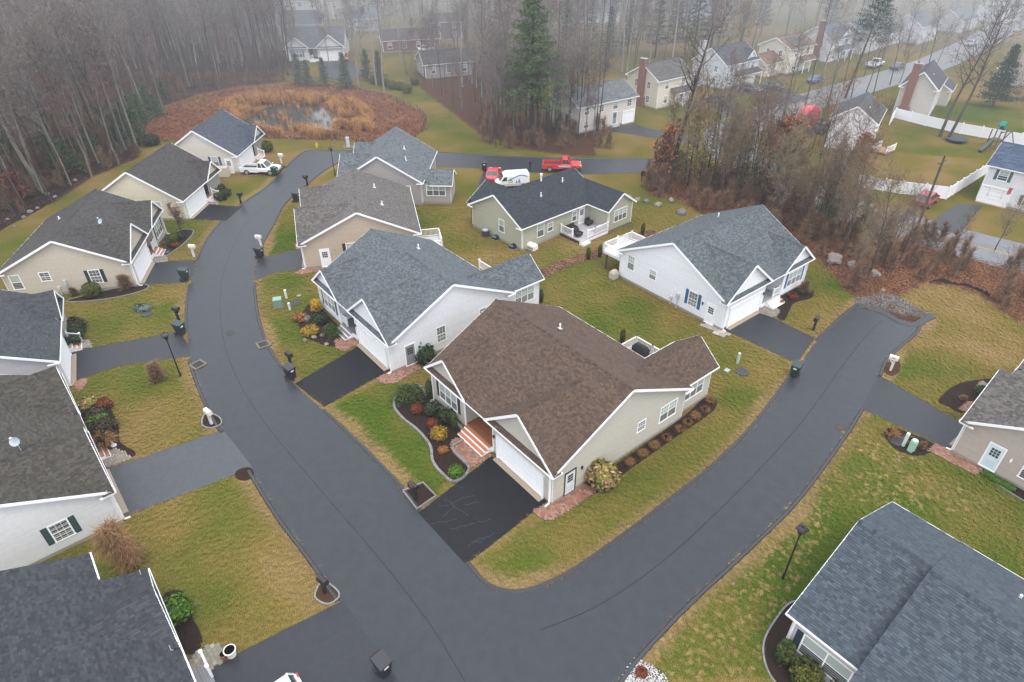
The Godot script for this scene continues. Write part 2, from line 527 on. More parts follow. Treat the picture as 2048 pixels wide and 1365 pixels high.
	var kp := [[-0.26, 0.0], [-0.2, 0.09], [-0.03, 0.1], [0.05, 0.022]]
	var kq := [[-0.05, 0.022], [0.03, 0.1], [0.2, 0.09], [0.26, 0.0]]
	for s in [[Vector2(-33.37,-103.29), Vector2(-34.15,-95.43)], [Vector2(-35.12,-92.06), Vector2(-36,-80.94)], [Vector2(-36.55,-76.14), Vector2(-35.89,-65.36)], [Vector2(-34.84,-59.76), Vector2(-31.09,-50.92)], [Vector2(-28.86,-46.39), Vector2(-22.55,-37.03)], [Vector2(-18.96,-32.77), Vector2(-10.15,-22.28)]]:
		ribbon(kb, part_of(road_left, s[0], s[1]), kq)
	for s in [[Vector2(-26.99,-97.97), Vector2(-29.33,-67.9)], [Vector2(-27.72,-60.1), Vector2(-18.57,-42.85)], [Vector2(-15.28,-39.45), Vector2(-6.43,-28.92)], [Vector2(-2.85,-24.57), Vector2(24.89,-44.82)], [Vector2(28.21,-48.79), Vector2(34.9,-54.81)]]:
		ribbon(kb, part_of(road_right, s[0], s[1]), kp)
	for s in [[Vector2(4.05,-15.26), Vector2(27.92,-38.82)], [Vector2(31.54,-43.34), Vector2(40.28,-52.61)]]:
		ribbon(kb, part_of(road_out, s[0], s[1]), kq)
	ribbon(kb, smooth_line(pl([-33.37,-103.29,-26.99,-103.18,-19.61,-102.8,-12.17,-102.18,-4.45,-100.6,4.59,-99.26,11,-98.68,22.22,-98.26])), kp)
	struct("kerb", kb, M["kerb"])
	kb = MB.new()
	ribbon(kb, smooth_line(pl([34.9,-54.81,36.04,-54.13,37,-53.01,37.55,-51.66,38.77,-51.21,40.19,-52.07,41.31,-52.69])), [[-0.4, 0.0], [-0.3, 0.1], [0.3, 0.1], [0.4, 0.0]])
	struct("kerb", kb, M["kerb"])
	kb = MB.new()
	for s in [[-4.28,-31.46,-3.53,-30.85],[-4.68,-29.86,-3.06,-28.55],[-4.96,-29.21,-2.7,-30.2],[-4.14,-27.32,-1.37,-28.12],[-5.49,-27.74,-3.7,-28.14],[-2.92,-25.94,-1.5,-26.71],[-3.28,-29.41,-2.26,-29.62],[-2.62,-26.32,-1.18,-26.98],[-4.72,-28.35,-3.95,-29.33],[-10.78,-19.52,-9.29,-20.4],[-10.1,-18.39,-8.47,-19.08],[-11.52,-18.13,-10.3,-18.67]]:
		var a := Vector2(s[0], s[1])
		var z := Vector2(s[2], s[3])
		var line := PackedVector2Array()
		for k in 15:
			var t := k / 14.0
			line.append(a.lerp(z, t) + Vector2(noise.get_noise_2d(k * 2.0 + s[0] * 9.0, s[1]), noise.get_noise_2d(s[1] * 9.0, k * 2.0)) * 0.22)
		for k in range(line.size() - 1):
			var w := 0.02 * absf(sin(k * 1.7 + s[0])) + 0.006
			ribbon(kb, PackedVector2Array([line[k], line[k + 1]]), [[-w, 0.037], [w, 0.037]])
	struct("driveway_scuff", kb, M["sealer"])
	kb = MB.new()
	ribbon(kb, smooth_line(pl([1.49,-20.27,5.07,-21.86,9.49,-24.92,15.37,-30.15,22.5,-37.21,28.59,-44.21,33.03,-49.15,36.08,-52.12])), [[-0.02, 0.024], [0.02, 0.024]])
	ribbon(kb, smooth_line(pl([-29.48,-96.67,-31.15,-91.38,-32.73,-82.07,-33.69,-74.89,-32.49,-65.44,-30.46,-57.62,-27.07,-49.37,-23.19,-42.62,-18.92,-37,-13.52,-30.83,-8.36,-25.04,-4.78,-20.67,-2.59,-17.41])), [[-0.015, 0.024], [0.015, 0.024]])
	struct("paving_seam", kb, M["drive_dark"])
	print("ground ", Time.get_ticks_msec())

func grass_tufts() -> void:
	# blades of the lawns that lie nearest
	var b := MB.new()
	for k in 7:
		var t := TAU * k / 7.0
		var o := Vector3(cos(t), 0, sin(t)) * rr(0.02, 0.1)
		var d := Vector3(cos(t + 1.3), 0, sin(t + 1.3)) * 0.018
		var tip := o * 1.5 + Vector3(rr(-0.04, 0.04), rr(0.035, 0.075), rr(-0.04, 0.04))
		b.tri(o - d, o + d, tip, Vector3.UP, Color.WHITE)
	var spots := []
	var cols := []
	# a raster of what is not lawn, so that each blade needs one look-up only
	var cs := 0.25
	var gw := 400
	var gh := 290
	var blocked := PackedByteArray()
	blocked.resize(gw * gh)
	for list in [paved, litter_zones, beds, footprints, [forest_edge]]:
		for poly in list:
			var r := Rect2(poly[0], Vector2.ZERO)
			for p in poly: r = r.expand(p)
			for k in range(maxi(0, int((r.position.y + 84.0) / cs)), mini(gh, int((r.end.y + 84.0) / cs) + 2)):
				for j in range(maxi(0, int((r.position.x + 48.0) / cs)), mini(gw, int((r.end.x + 48.0) / cs) + 2)):
					if blocked[k * gw + j] == 0 and inside(Vector2(-48.0 + (j + 0.5) * cs, -84.0 + (k + 0.5) * cs), poly): blocked[k * gw + j] = 1
	while spots.size() < 130000:
		var p := Vector2(rr(-47, 51), -12.0 - 68.0 * pow(rng.randf(), 1.3))
		if absf(p.x) > -p.y * 0.86 + 14.0: continue
		if blocked[int((p.y + 84.0) / cs) * gw + int((p.x + 48.0) / cs)]: continue
		spots.append(p)
		var jx := int(round((p.x + 84.0) / 0.55))
		var jz := int(round((p.y + 152.0) / 0.55))
		cols.append(ground_cols[jz * ground_nx + jx])
	var mm := MultiMesh.new()
	mm.transform_format = MultiMesh.TRANSFORM_3D
	mm.use_colors = true
	mm.mesh = b.mesh(M["grass"])
	mm.instance_count = spots.size()
	for k in spots.size():
		var s := rr(0.7, 1.5)
		mm.set_instance_transform(k, Transform3D(Basis(Vector3.UP, rr(0, TAU)).scaled(Vector3.ONE * s), Vector3(spots[k].x, 0.0, spots[k].y)))
		var f := rr(0.9, 1.15)
		var w := rr(-0.08, 0.08)
		mm.set_instance_color(k, Color(cols[k].r * f * (1.0 + w), cols[k].g * f, cols[k].b * f * (1.0 - w)))
	var o := MultiMeshInstance3D.new()
	o.name = "lawn_grass"
	o.multimesh = mm
	add_child(o)
	stuff(o, "short green and straw coloured grass of the front lawns")
	o.set_meta("category", "grass")
	print("tufts ", Time.get_ticks_msec())

var beds := []
var footprints := []
func bed(called: String, poly: PackedVector2Array, m: String, label: String, edging := "", eh := 0.12, soft := true) -> Node3D:
	# a mounded planting bed with a border of its own
	var r := rounded(poly) if soft else poly
	beds.append(r)
	var mid := Vector2.ZERO
	for p in r: mid += p
	mid /= r.size()
	var t := thing(called, label, "garden bed", Vector3(mid.x, 0, mid.y))
	var b := MB.new()
	var loc := PackedVector2Array()
	for p in r: loc.append(p - mid)
	add_sheet(b, loc, 0.055, 0.05)
	for k in int(60 + absf(area(loc)) * 26):
		var p := Vector2(rr(-6, 6), rr(-6, 6))
		if not inside(p, loc): continue
		var w := Basis(Vector3.UP, rr(0, TAU)) * Basis(Vector3.RIGHT, rr(-0.5, 0.5))
		b.box(Vector3(p.x, 0.06, p.y), Vector3(rr(0.05, 0.16), 0.03, rr(0.03, 0.08)), tint(Color(1.0, 0.9, 0.85), rr(0.5, 2.0)), w)
	obj("soil", b, M[m], t)
	if edging == "stone":
		var k := 0.0
		var n := loc.size()
		var step := 1
		for j in range(0, n, step):
			var p := loc[j]
			var q := loc[(j + step) % n]
			var c := (p + q) * 0.5
			var d := q - p
			if d.length() < 0.05: continue
			var e := MB.new()
			var bs := Basis(Vector3.UP, -atan2(d.y, d.x))
			e.box(Vector3.ZERO, Vector3(d.length() * 0.96, eh, 0.2), tint(Color.WHITE, rr(0.75, 1.2)), bs)
			put("edging_stone", e.mesh(M["stone"]), t, Vector3(c.x, eh * 0.5, c.y))
	elif edging == "strip":
		var e := MB.new()
		var closed := PackedVector2Array(loc)
		closed.append(loc[0])
		ribbon(e, closed, [[-0.05, 0.0], [-0.05, eh], [0.05, eh], [0.05, 0.0]])
		obj("edging", e, M["stone"], t)
	return t
func area(p: PackedVector2Array) -> float:
	var a := 0.0
	for k in p.size(): a += p[k].cross(p[(k + 1) % p.size()])
	return a * 0.5
func walk(poly: PackedVector2Array, cols: Array, ang: float, bw := 0.21, bh := 0.14) -> void:
	# a path of separate pavers over a bed of sand
	beds.append(poly)
	var b := MB.new()
	add_sheet(b, poly, 0.03, 0.03, L(0.1, 0.085, 0.07))
	var mid := Vector2.ZERO
	for p in poly: mid += p
	mid /= poly.size()
	var ax := Vector2(cos(ang), sin(ang))
	var ay := Vector2(-ax.y, ax.x)
	var bs := Basis(Vector3(ax.x, 0, ax.y), Vector3.UP, Vector3(ay.x, 0, ay.y))
	for j in range(-40, 41):
		for k in range(-40, 41):
			var p := mid + ax * ((k + 0.5 * (j & 1)) * bw) + ay * (j * bh)
			if inside(p, poly):
				b.box(Vector3(p.x, 0.045 + rr(-0.003, 0.003), p.y), Vector3(bw - 0.014, 0.035, bh - 0.014), tint(cols[rng.randi() % cols.size()], rr(0.8, 1.2)), bs)
	stuff(struct("walkway", b, M["paver"]))
	get_child(get_child_count() - 1).set_meta("kind", "structure")

# ---------- houses
var H := {}
func q3(u: float, v: float, y: float) -> Vector3:
	return Vector3(H.mir * u, y, -v)
func face(k: String) -> Vector3:
	match k:
		"f": return Vector3(0, 0, 1)
		"b": return Vector3(0, 0, -1)
		"n": return Vector3(H.mir, 0, 0)
	return Vector3(-H.mir, 0, 0)
func span_at(prof: Array, y: float) -> Vector2:
	var a := 1e9
	var z := -1e9
	for k in range(prof.size() - 1):
		var p: Array = prof[k]
		var q: Array = prof[k + 1]
		if p[1] >= y: a = minf(a, p[0]); z = maxf(z, p[0])
		if q[1] >= y: a = minf(a, q[0]); z = maxf(z, q[0])
		if (p[1] - y) * (q[1] - y) < 0.0:
			var t: float = p[0] + (q[0] - p[0]) * (y - p[1]) / (q[1] - p[1])
			a = minf(a, t); z = maxf(z, t)
	return Vector2(a, z)
func wall(a: Vector3, z: Vector3, prof: Array, nn: Vector3, y0 := 0.28, called := "wall") -> MeshInstance3D:
	# lap siding, one slanting board above the other, over a strip of foundation
	var b := MB.new()
	var d := (z - a).normalized()
	var top := 0.0
	for p in prof: top = maxf(top, p[1])
	var lap: float = H.get("lap", 0.165)
	var y := y0
	while y < top - 0.01:
		var y1 := minf(y + lap, top)
		var s0 := span_at(prof, y + 0.001)
		var s1 := span_at(prof, minf(y1, top - 0.002))
		if s0.y > s0.x:
			var c := tint(H.wall, rr(0.97, 1.02))
			var o0 := nn * 0.032
			var o1 := nn * 0.003
			var A := a + d * s0.x + Vector3.UP * y
			var B := a + d * s0.y + Vector3.UP * y
			var C := a + d * s1.y + Vector3.UP * y1
			var D := a + d * s1.x + Vector3.UP * y1
			b.quad(A + o0, B + o0, C + o1, D + o1, (nn + Vector3.UP * 0.1).normalized(), c)
			b.quad(A + o0, B + o0, B, A, Vector3.DOWN, c)
		y += lap
	var o := obj(called, b, M["siding"], H.node)
	if y0 > 0.1:
		b = MB.new()
		b.quad(a, z, z + Vector3.UP * y0, a + Vector3.UP * y0, nn)
		obj("foundation", b, M["concrete"], H.node)
	for e in [a + d * 0.06, z - d * 0.06]:
		if prof[0][1] > y0 + 1.0 and called == "wall":
			b = MB.new()
			b.bar(e + Vector3.UP * y0 + nn * 0.012, e + Vector3.UP * (minf(prof[0][1], prof[-1][1]) - 0.05) + nn * 0.012, 0.11, 0.035, L(0.78, 0.78, 0.79))
			obj("corner_board", b, M["paint"], H.node)
	return o
var tab_mesh := {}
func roof_plane(a: Vector3, z: Vector3, up: Vector3, roof: Node, field: MB, pick := 0, cut := []) -> void:
	# courses of separate shingle tabs laid from the eave a-z up to the ridge
	var al := (z - a).normalized()
	var len := a.distance_to(z)
	var full := len
	var sl := up.length()
	var ud := up / sl
	var nn := al.cross(ud).normalized()
	if nn.y < 0: nn = -nn
	var db := MB.new()
	var strips := 1 if cut.is_empty() else 24
	for k in strips:
		var p0 := a + up * (k / float(strips))
		var p1 := a + up * ((k + 1.0) / strips)
		var z0 := p0 + al * row_len(p0.y, len, cut)
		var z1 := p1 + al * row_len(p0.y, len, cut)
		db.quad(p0, z0, z1, p1, nn, H.roof[0])
		db.quad(p0 - nn * 0.08, z0 - nn * 0.08, z1 - nn * 0.08, p1 - nn * 0.08, -nn, L(0.6, 0.6, 0.6))
	obj("deck", db, M["rough_paint"], roof)
	var ex: float = H.get("course", 0.145)
	var rows := int(ceil(sl / ex))
	ex = sl / rows
	var bs := Basis(al, nn, al.cross(nn))
	var world: Transform3D = H.node.transform
	var cand := []
	for r in rows:
		var x := -rr(0.0, 0.25)
		len = row_len(a.y + ud.y * r * ex, full, cut)
		while x < len:
			var w: float = [0.16, 0.22, 0.29, 0.37][rng.randi() & 3] * H.get("tab", 0.85)
			var x0 := maxf(x, 0.0)
			var x1 := minf(x + w, len)
			x += w
			if x1 - x0 < 0.03: continue
			var lift: float = 0.032 if rng.randf() < 0.45 else 0.018
			var ci: int = rng.randi() % H.roof.size()
			var p := a + al * x0 + ud * (r * ex) 
			var e := al * (x1 - x0 - 0.006)
			var t := ud * minf(ex * 1.06, sl - r * ex)
			if pick > 0:
				cand.append([(world * p).distance_to(CAM), p, e, t, lift, ci])
			else:
				add_tab(field, p, e, t, nn, lift, tint(H.roof[ci], rr(0.88, 1.12)))
	if pick > 0:
		cand.sort_custom(func(m, k): return m[0] < k[0])
		for k in cand.size():
			var c: Array = cand[k]
			if k >= pick:
				add_tab(field, c[1], c[2], c[3], nn, c[4], tint(H.roof[c[5]], rr(0.88, 1.12)))
				continue
			var tb := MB.new()
			add_tab(tb, Vector3.ZERO, c[2], c[3], nn, c[4], tint(H.roof[c[5]], rr(0.88, 1.12)))
			put("shingle", tb.mesh(M["shingle"]), roof, c[1])
func row_len(y: float, full: float, cut: Array) -> float:
	# how far a course of a cross gable runs before it dies into the main roof: [eave, slope, run at the eave]
	if cut.is_empty(): return full
	return clampf((y - cut[0]) / cut[1] + cut[2] + 0.12, 0.7, full)
func add_tab(b: MB, p: Vector3, e: Vector3, t: Vector3, nn: Vector3, lift: float, c: Color) -> void:
	var k := b.v.size()
	var o := nn * lift
	var s := nn * 0.004
	b.v.append_array(PackedVector3Array([p + o, p + e + o, p + e + t + s, p + t + s, p + o, p + e + o, p + e, p]))
	var fr := -t.normalized()
	b.n.append_array(PackedVector3Array([nn, nn, nn, nn, fr, fr, fr, fr]))
	b.c.append_array(PackedColorArray([c, c, c, c, c, c, c, c]))
	if e.cross(t).dot(nn) > 0.0:
		b.i.append_array(PackedInt32Array([k, k + 2, k + 1, k, k + 3, k + 2, k + 4, k + 5, k + 6, k + 4, k + 6, k + 7]))
	else:
		b.i.append_array(PackedInt32Array([k, k + 1, k + 2, k, k + 2, k + 3, k + 4, k + 6, k + 5, k + 4, k + 7, k + 6]))
func ridge_cap(a: Vector3, z: Vector3, sa: float, sz: float, side: Vector3, b: MB) -> void:
	var n := int(a.distance_to(z) / 0.2)
	var d := (z - a) / n
	for k in n:
		var p := a + d * k
		var c := tint(H.roof[rng.randi() % H.roof.size()], rr(0.72, 0.9))
		var A := side * 0.16
		var up := Vector3.UP * 0.03
		b.quad(p + up * 1.5, p + d * 1.05 + up, p + d * 1.05 + up + A - Vector3.UP * 0.16 * sa, p + up * 1.5 + A - Vector3.UP * 0.16 * sa, (Vector3.UP + side * sa).normalized(), c)
		b.quad(p + up * 1.5, p + d * 1.05 + up, p + d * 1.05 + up - A - Vector3.UP * 0.16 * sz, p + up * 1.5 - A - Vector3.UP * 0.16 * sz, (Vector3.UP - side * sz).normalized(), c)
func white_bar(called: String, a: Vector3, z: Vector3, w := 0.035, h := 0.2) -> void:
	var b := MB.new()
	b.bar(a, z, w, h, L(0.78, 0.78, 0.79))
	obj(called, b, M["paint"], H.node)
func roof_node(called := "roof") -> Node3D:
	var r := Node3D.new()
	r.name = called
	H.node.add_child(r, true)
	return r
func gable_u(u0: float, u1: float, v0: float, v1: float, he: float, hr: float, o: float, e: float, pick := [0, 0], vr := -1.0, trim := true) -> void:
	# a roof whose ridge runs along the front; walls lie at v0 and v1
	var r := roof_node()
	var f := MB.new()
	var vm := (v0 + v1) * 0.5 if vr < 0 else vr
	var A := q3(u0 - o, v0 - e, he)
	var B := q3(u1 + o, v0 - e, he)
	roof_plane(A, B, q3(u0 - o, vm, hr) - A, r, f, pick[0])
	A = q3(u0 - o, v1 + e, he)
	B = q3(u1 + o, v1 + e, he)
	roof_plane(A, B, q3(u0 - o, vm, hr) - A, r, f, pick[1])
	var s := (hr - he) / (vm - v0 + e)
	ridge_cap(q3(u0 - o, vm, hr), q3(u1 + o, vm, hr), s, s, Vector3(0, 0, 1), f)
	stuff(obj("shingles", f, M["shingle"], r))
	for u in [u0 - o, u1 + o]:
		if not trim or H.get("no_trim", false): break
		for v in [v0 - e, v1 + e]:
			white_bar("rake_board", q3(u, v, he - 0.1), q3(u, vm, hr - 0.1))
			var k := 0.9 if v < vm else -0.9
			white_bar("eave_return", q3(u, v, he - 0.14), q3(u, v + k, he - 0.14), 0.12, 0.1)
	for v in [v0 - e, v1 + e]:
		if v < vm and H.get("front_gutter", true) == false: continue
		white_bar("gutter", q3(u0 - o, v, he - 0.06), q3(u1 + o, v, he - 0.06), 0.12, 0.11)
func gable_v(u0: float, u1: float, vf: float, vb: float, he: float, hr: float, o: float, e: float, skirt := true, pick := [0, 0]) -> void:
	# a cross gable whose ridge runs back into the main roof (vf front wall, e front overhang, o side overhang)
	var r := roof_node("gable_roof")
	var f := MB.new()
	var um := (u0 + u1) * 0.5
	var sg := 1.0 if vb > vf else -1.0
	var A := q3(u0 - o, vf - e * sg, he)
	var B := q3(u0 - o, vb, he)
	var cut := []
	if H.has("main"):
		var m: Array = H.main
		cut = [m[0], m[1], (-m[2] - (vf - e)) if sg > 0 else (vf + e - (m[3] + m[2]))]
	var rl := row_len(hr, absf(vb - vf) + e, cut)
	vb = vf + (rl - e) * sg
	roof_plane(A, B, q3(um, vf - e * sg, hr) - A, r, f, pick[0], cut)
	A = q3(u1 + o, vf - e * sg, he)
	B = q3(u1 + o, B.z * -1.0, he)
	roof_plane(A, B, q3(um, vf - e * sg, hr) - A, r, f, pick[1], cut)
	var s := (hr - he) / ((u1 - u0) * 0.5 + o)
	ridge_cap(q3(um, vf - e * sg, hr), q3(um, vb, hr), s, s, Vector3(1, 0, 0), f)
	for u in [u0 - o, u1 + o]:
		white_bar("rake_board", q3(u, vf - e * sg, he - 0.1), q3(um, vf - e * sg, hr - 0.1))
	if skirt:
		A = q3(u0 - o, vf - e * sg - 0.02, he)
		B = q3(u1 + o, vf - e * sg - 0.02, he)
		var save: Array = H.roof
		roof_plane(A, B, q3(u0 - o, vf + 0.02, he + 0.3) - A, r, f)
		H.roof = save
		white_bar("gutter", A - Vector3.UP * 0.05, B - Vector3.UP * 0.05, 0.12, 0.11)
	else:
		for u in [u0 - o, u1 + o]:
			white_bar("gutter", q3(u, vf - e * sg, he - 0.05), q3(u, vf - e * sg + row_len(he, absf(vb - vf), cut) * sg, he - 0.05), 0.12, 0.11)
	stuff(obj("shingles", f, M["shingle"], r))
	# the gable wall
	var nn := face("f") if sg > 0 else face("b")
	var a := q3(u0, vf, 0)
	var z := q3(u1, vf, 0)
	var w := u1 - u0
	var t := (hr - he) * (w * 0.5) / (w * 0.5 + o)
	wall(a, z, [[0, hr - t - 0.05], [w * 0.5, hr - 0.05], [w, hr - t - 0.05]], nn, he - 0.1, "gable_wall")
func window(u: float, v: float, k: String, y: float, w: float, h: float, cols := 1, grid := 2, shut = null, blind := true) -> void:
	var nn := face(k)
	var al := Vector3.UP.cross(nn)
	var at := q3(u, v, y) + nn * 0.02
	var b := MB.new()
	var bs := Basis(al, Vector3.UP, nn)
	var wc := L(0.78, 0.78, 0.79)
	var t := 0.085
	b.box(at + Vector3.UP * (h + t * 0.5), Vector3(w + 2 * t, t, 0.06), wc, bs)
	b.box(at - Vector3.UP * (t * 0.5), Vector3(w + 2 * t + 0.06, t, 0.09), wc, bs)
	for s in [-1, 1]: b.box(at + al * s * (w * 0.5 + t * 0.5) + Vector3.UP * h * 0.5, Vector3(t, h, 0.06), wc, bs)
	var cw := w / cols
	for c in range(1, cols): b.box(at + al * (-w * 0.5 + cw * c) + Vector3.UP * h * 0.5, Vector3(0.075, h, 0.05), wc, bs)
	b.box(at + Vector3.UP * h * 0.5, Vector3(w, 0.05, 0.045), wc, bs)
	if grid > 0:
		for c in cols:
			for g in range(1, grid + 1):
				b.box(at + al * (-w * 0.5 + cw * (c + g / (grid + 1.0))) + Vector3.UP * h * (0.5 if not blind else 0.75), Vector3(0.02, h if not blind else h * 0.5, 0.035), wc, bs)
		b.box(at + Vector3.UP * h * 0.75, Vector3(w, 0.02, 0.034), wc, bs)
		if not blind: b.box(at + Vector3.UP * h * 0.25, Vector3(w, 0.02, 0.034), wc, bs)
	var f := obj("window", b, M["paint"], H.node)
	for c in cols:
		var x := al * (-w * 0.5 + cw * (c + 0.5))
		var pb := MB.new()
		pb.quad(at + x - al * cw * 0.5 + nn * 0.008 + Vector3.UP * h * 0.5, at + x + al * cw * 0.5 + nn * 0.008 + Vector3.UP * h * 0.5, at + x + al * cw * 0.5 + nn * 0.008 + Vector3.UP * h, at + x - al * cw * 0.5 + nn * 0.008 + Vector3.UP * h, nn)
		obj("pane", pb, M["blind"] if blind else M["glass"], f)
		pb = MB.new()
		pb.quad(at + x - al * cw * 0.5 + nn * 0.006, at + x + al * cw * 0.5 + nn * 0.006, at + x + al * cw * 0.5 + nn * 0.006 + Vector3.UP * h * 0.5, at + x - al * cw * 0.5 + nn * 0.006 + Vector3.UP * h * 0.5, nn)
		obj("pane", pb, M["glass"], f)
	if shut != null:
		for s in [-1, 1]:
			var sb := MB.new()
			var sw := 0.36
			var cx: Vector3 = at + al * s * (w * 0.5 + t + sw * 0.5 + 0.01) + Vector3.UP * h * 0.5
			sb.box(cx, Vector3(sw, h + 0.12, 0.03), shut, bs)
			for g in int(h / 0.12):
				sb.box(cx + Vector3.UP * (-h * 0.5 + 0.1 + g * 0.12) + nn * 0.016, Vector3(sw - 0.1, 0.05, 0.02), shut, bs * Basis(Vector3.RIGHT, 0.5))
			obj("shutter", sb, M["paint"], H.node)
func door(u: float, v: float, k: String, col: Color, y := 0.12, lites := 3, frame := L(0.78, 0.78, 0.79)) -> void:
	var nn := face(k)
	var al := Vector3.UP.cross(nn)
	var at := q3(u, v, y) + nn * 0.02
	var bs := Basis(al, Vector3.UP, nn)
	var b := MB.new()
	b.box(at + Vector3.UP * 1.02, Vector3(0.9, 2.04, 0.04), col, bs)
	b.box(at + Vector3.UP * 0.45, Vector3(0.6, 0.6, 0.055), tint(col, 0.93), bs)
	var d := obj("door", b, M["paint"], H.node)
	b = MB.new()
	for s in [-1, 1]: b.box(at + al * s * 0.5 + Vector3.UP * 1.06, Vector3(0.1, 2.12, 0.07), frame, bs)
	b.box(at + Vector3.UP * 2.1, Vector3(1.1, 0.12, 0.075), frame, bs)
	b.box(at - Vector3.UP * 0.04, Vector3(1.1, 0.08, 0.12), frame, bs)
	obj("door_frame", b, M["paint"], d)
	for r in 3:
		for c in lites:
			b = MB.new()
			var w := 0.6 / lites
			var p := at + al * (-0.3 + w * (c + 0.5)) + Vector3.UP * (1.2 + r * 0.24) + nn * 0.026
			b.quad(p - al * w * 0.42 - Vector3.UP * 0.1, p + al * w * 0.42 - Vector3.UP * 0.1, p + al * w * 0.42 + Vector3.UP * 0.1, p - al * w * 0.42 + Vector3.UP * 0.1, nn)
			obj("pane", b, M["glass"], d)
	b = MB.new()
	b.tube(at + al * 0.38 + Vector3.UP * 0.98, at + al * 0.38 + Vector3.UP * 0.98 + nn * 0.08, 0.035, 0.03, 8)
	obj("handle", b, M["metal"], d)
func wall_lamp(u: float, v: float, k: String, col := L(0.02, 0.02, 0.02)) -> void:
	var nn := face(k)
	var at := q3(u, v, 1.85) + nn * 0.1
	var b := MB.new()
	b.box(at - nn * 0.07, Vector3(0.1, 0.16, 0.1), col)
	b.tube(at + Vector3.UP * 0.1, at + Vector3.UP * 0.2, 0.1, 0.02, 6, col)
	b.tube(at - Vector3.UP * 0.14, at + Vector3.UP * 0.1, 0.05, 0.09, 6, tint(col, 2.0))
	obj("wall_lamp", b, M["paint"], H.node)
func garage(uc: float, v: float, w := 4.88, hh := 2.15) -> void:
	var nn := face("f")
	var wc := L(0.8, 0.8, 0.81)
	var b := MB.new()
	for s in [-1, 1]: b.box(q3(uc + s * (w * 0.5 + 0.07), v, hh * 0.5 + 0.02) + nn * 0.05, Vector3(0.14, hh, 0.16), wc)
	b.box(q3(uc, v, hh + 0.06) + nn * 0.05, Vector3(w + 0.28, 0.14, 0.17), wc)
	var o := obj("garage_door", b, M["paint"], H.node)
	for r in 4:
		b = MB.new()
		var ph := hh / 4.0
		b.box(q3(uc, v, ph * (r + 0.5) + 0.01) + nn * 0.03, Vector3(w, ph - 0.02, 0.03), tint(wc, rr(0.96, 1.0)))
		for c in 8:
			for g in 2:
				b.box(q3(uc - w * 0.5 + (c + 0.5) * w / 8.0, v, ph * (r + 0.3 + g * 0.4) + 0.01) + nn * 0.047, Vector3(w / 8.0 - 0.12, ph * 0.28, 0.012), wc)
		obj("panel", b, M["paint"], o)
	b = MB.new()
	b.box(q3(uc, v, 0.03) + nn * 0.25, Vector3(w + 0.3, 0.05, 0.45), Color(1, 0.85, 0.72))
	obj("apron", b, M["concrete"], H.node)
func railing(parent: Node, a: Vector3, z: Vector3, col := L(0.8, 0.8, 0.81), h := 0.95, posts := true, called := "railing") -> void:
	var b := MB.new()
	var d := z - a
	b.bar(a + Vector3.UP * h, z + Vector3.UP * h, 0.08, 0.06, col)
	b.bar(a + Vector3.UP * 0.12, z + Vector3.UP * 0.12, 0.05, 0.06, col)
	var n := int(d.length() / 0.14)
	for k in range(1, n): b.bar(a + d * (k / float(n)) + Vector3.UP * 0.12, a + d * (k / float(n)) + Vector3.UP * h, 0.035, 0.035, col)
	var o := obj(called, b, M["paint"], parent)
	if posts:
		for p in [a, z]:
			b = MB.new()
			b.box(p + Vector3.UP * (h * 0.5 + 0.03), Vector3(0.13, h + 0.1, 0.13), col)
			b.box(p + Vector3.UP * (h + 0.11), Vector3(0.18, 0.06, 0.18), col)
			obj("post", b, M["paint"], o)
func steps(parent: Node, at: Vector3, w: float, n: int, rise: float, run: float, tread: Color, riser: Color, bs := Basis()) -> void:
	for k in n:
		var b := MB.new()
		var y := rise * (n - k)
		b.box(at + bs * Vector3(0, y * 0.5, run * (k + 0.5)), Vector3(w, y, run), riser, bs)
		b.box(at + bs * Vector3(0, y + 0.015, run * (k + 0.5) - 0.02), Vector3(w + 0.02, 0.035, run - 0.05), tread, bs)
		obj("step", b, M["paint"], parent)
func start_house(called: String, label: String, pos: Vector2, yaw: float, mir: int, wallc: Color, roof: Array, opt := {}) -> Node3D:
	var t := thing(called, label, "house", Vector3(pos.x, 0, pos.y), deg_to_rad(yaw), opt.get("group", ""))
	H = {"node": t, "mir": float(mir), "wall": wallc, "roof": roof}
	H.merge(opt)
	return t
func footprint(u0: float, u1: float, v0: float, v1: float) -> void:
	var p := PackedVector2Array()
	for c in [[u0, v0], [u1, v0], [u1, v1], [u0, v1]]:
		var q: Vector3 = H.node.transform * q3(c[0], c[1], 0)
		p.append(Vector2(q.x, q.z))
	footprints.append(p)
func shell(W: float, D: float, he: float, hr: float, fronts: Array, o := 0.4, e := 0.33, pick := [0, 0]) -> void:
	# side and rear walls, the front in stretches [u0, u1, v], the main roof
	var s := (hr - he) / (D * 0.5 + e)
	var hw := he + s * e - 0.06
	H.main = [he, s, e, D]
	var prof := [[0.0, hw], [D * 0.5, hr - 0.08], [D, hw]]
	wall(q3(0, 0, 0), q3(0, D, 0), prof, face("n"))
	wall(q3(-W, 0, 0), q3(-W, D, 0), prof, face("o"))
	wall(q3(-W, D, 0), q3(0, D, 0), [[0, hw], [W, hw]], face("b"))
	for k in fronts.size():
		var f: Array = fronts[k]
		var len: float = f[1] - f[0]
		wall(q3(f[0], f[2], 0), q3(f[1], f[2], 0), [[0, hw], [len, hw]], face("f"))
		if k + 1 < fronts.size() and absf(fronts[k + 1][2] - f[2]) > 0.05:
			var g: Array = fronts[k + 1]
			var lo := minf(f[2], g[2])
			var hi := maxf(f[2], g[2])
			wall(q3(f[1], lo, 0), q3(f[1], hi, 0), [[0, hw], [hi - lo, hw]], face("o") if g[2] < f[2] else face("n"), 0.28, "return_wall")
	gable_u(-W, 0, 0, D, he, hr, o, e, pick)
	footprint(-W, 0, 0, D)
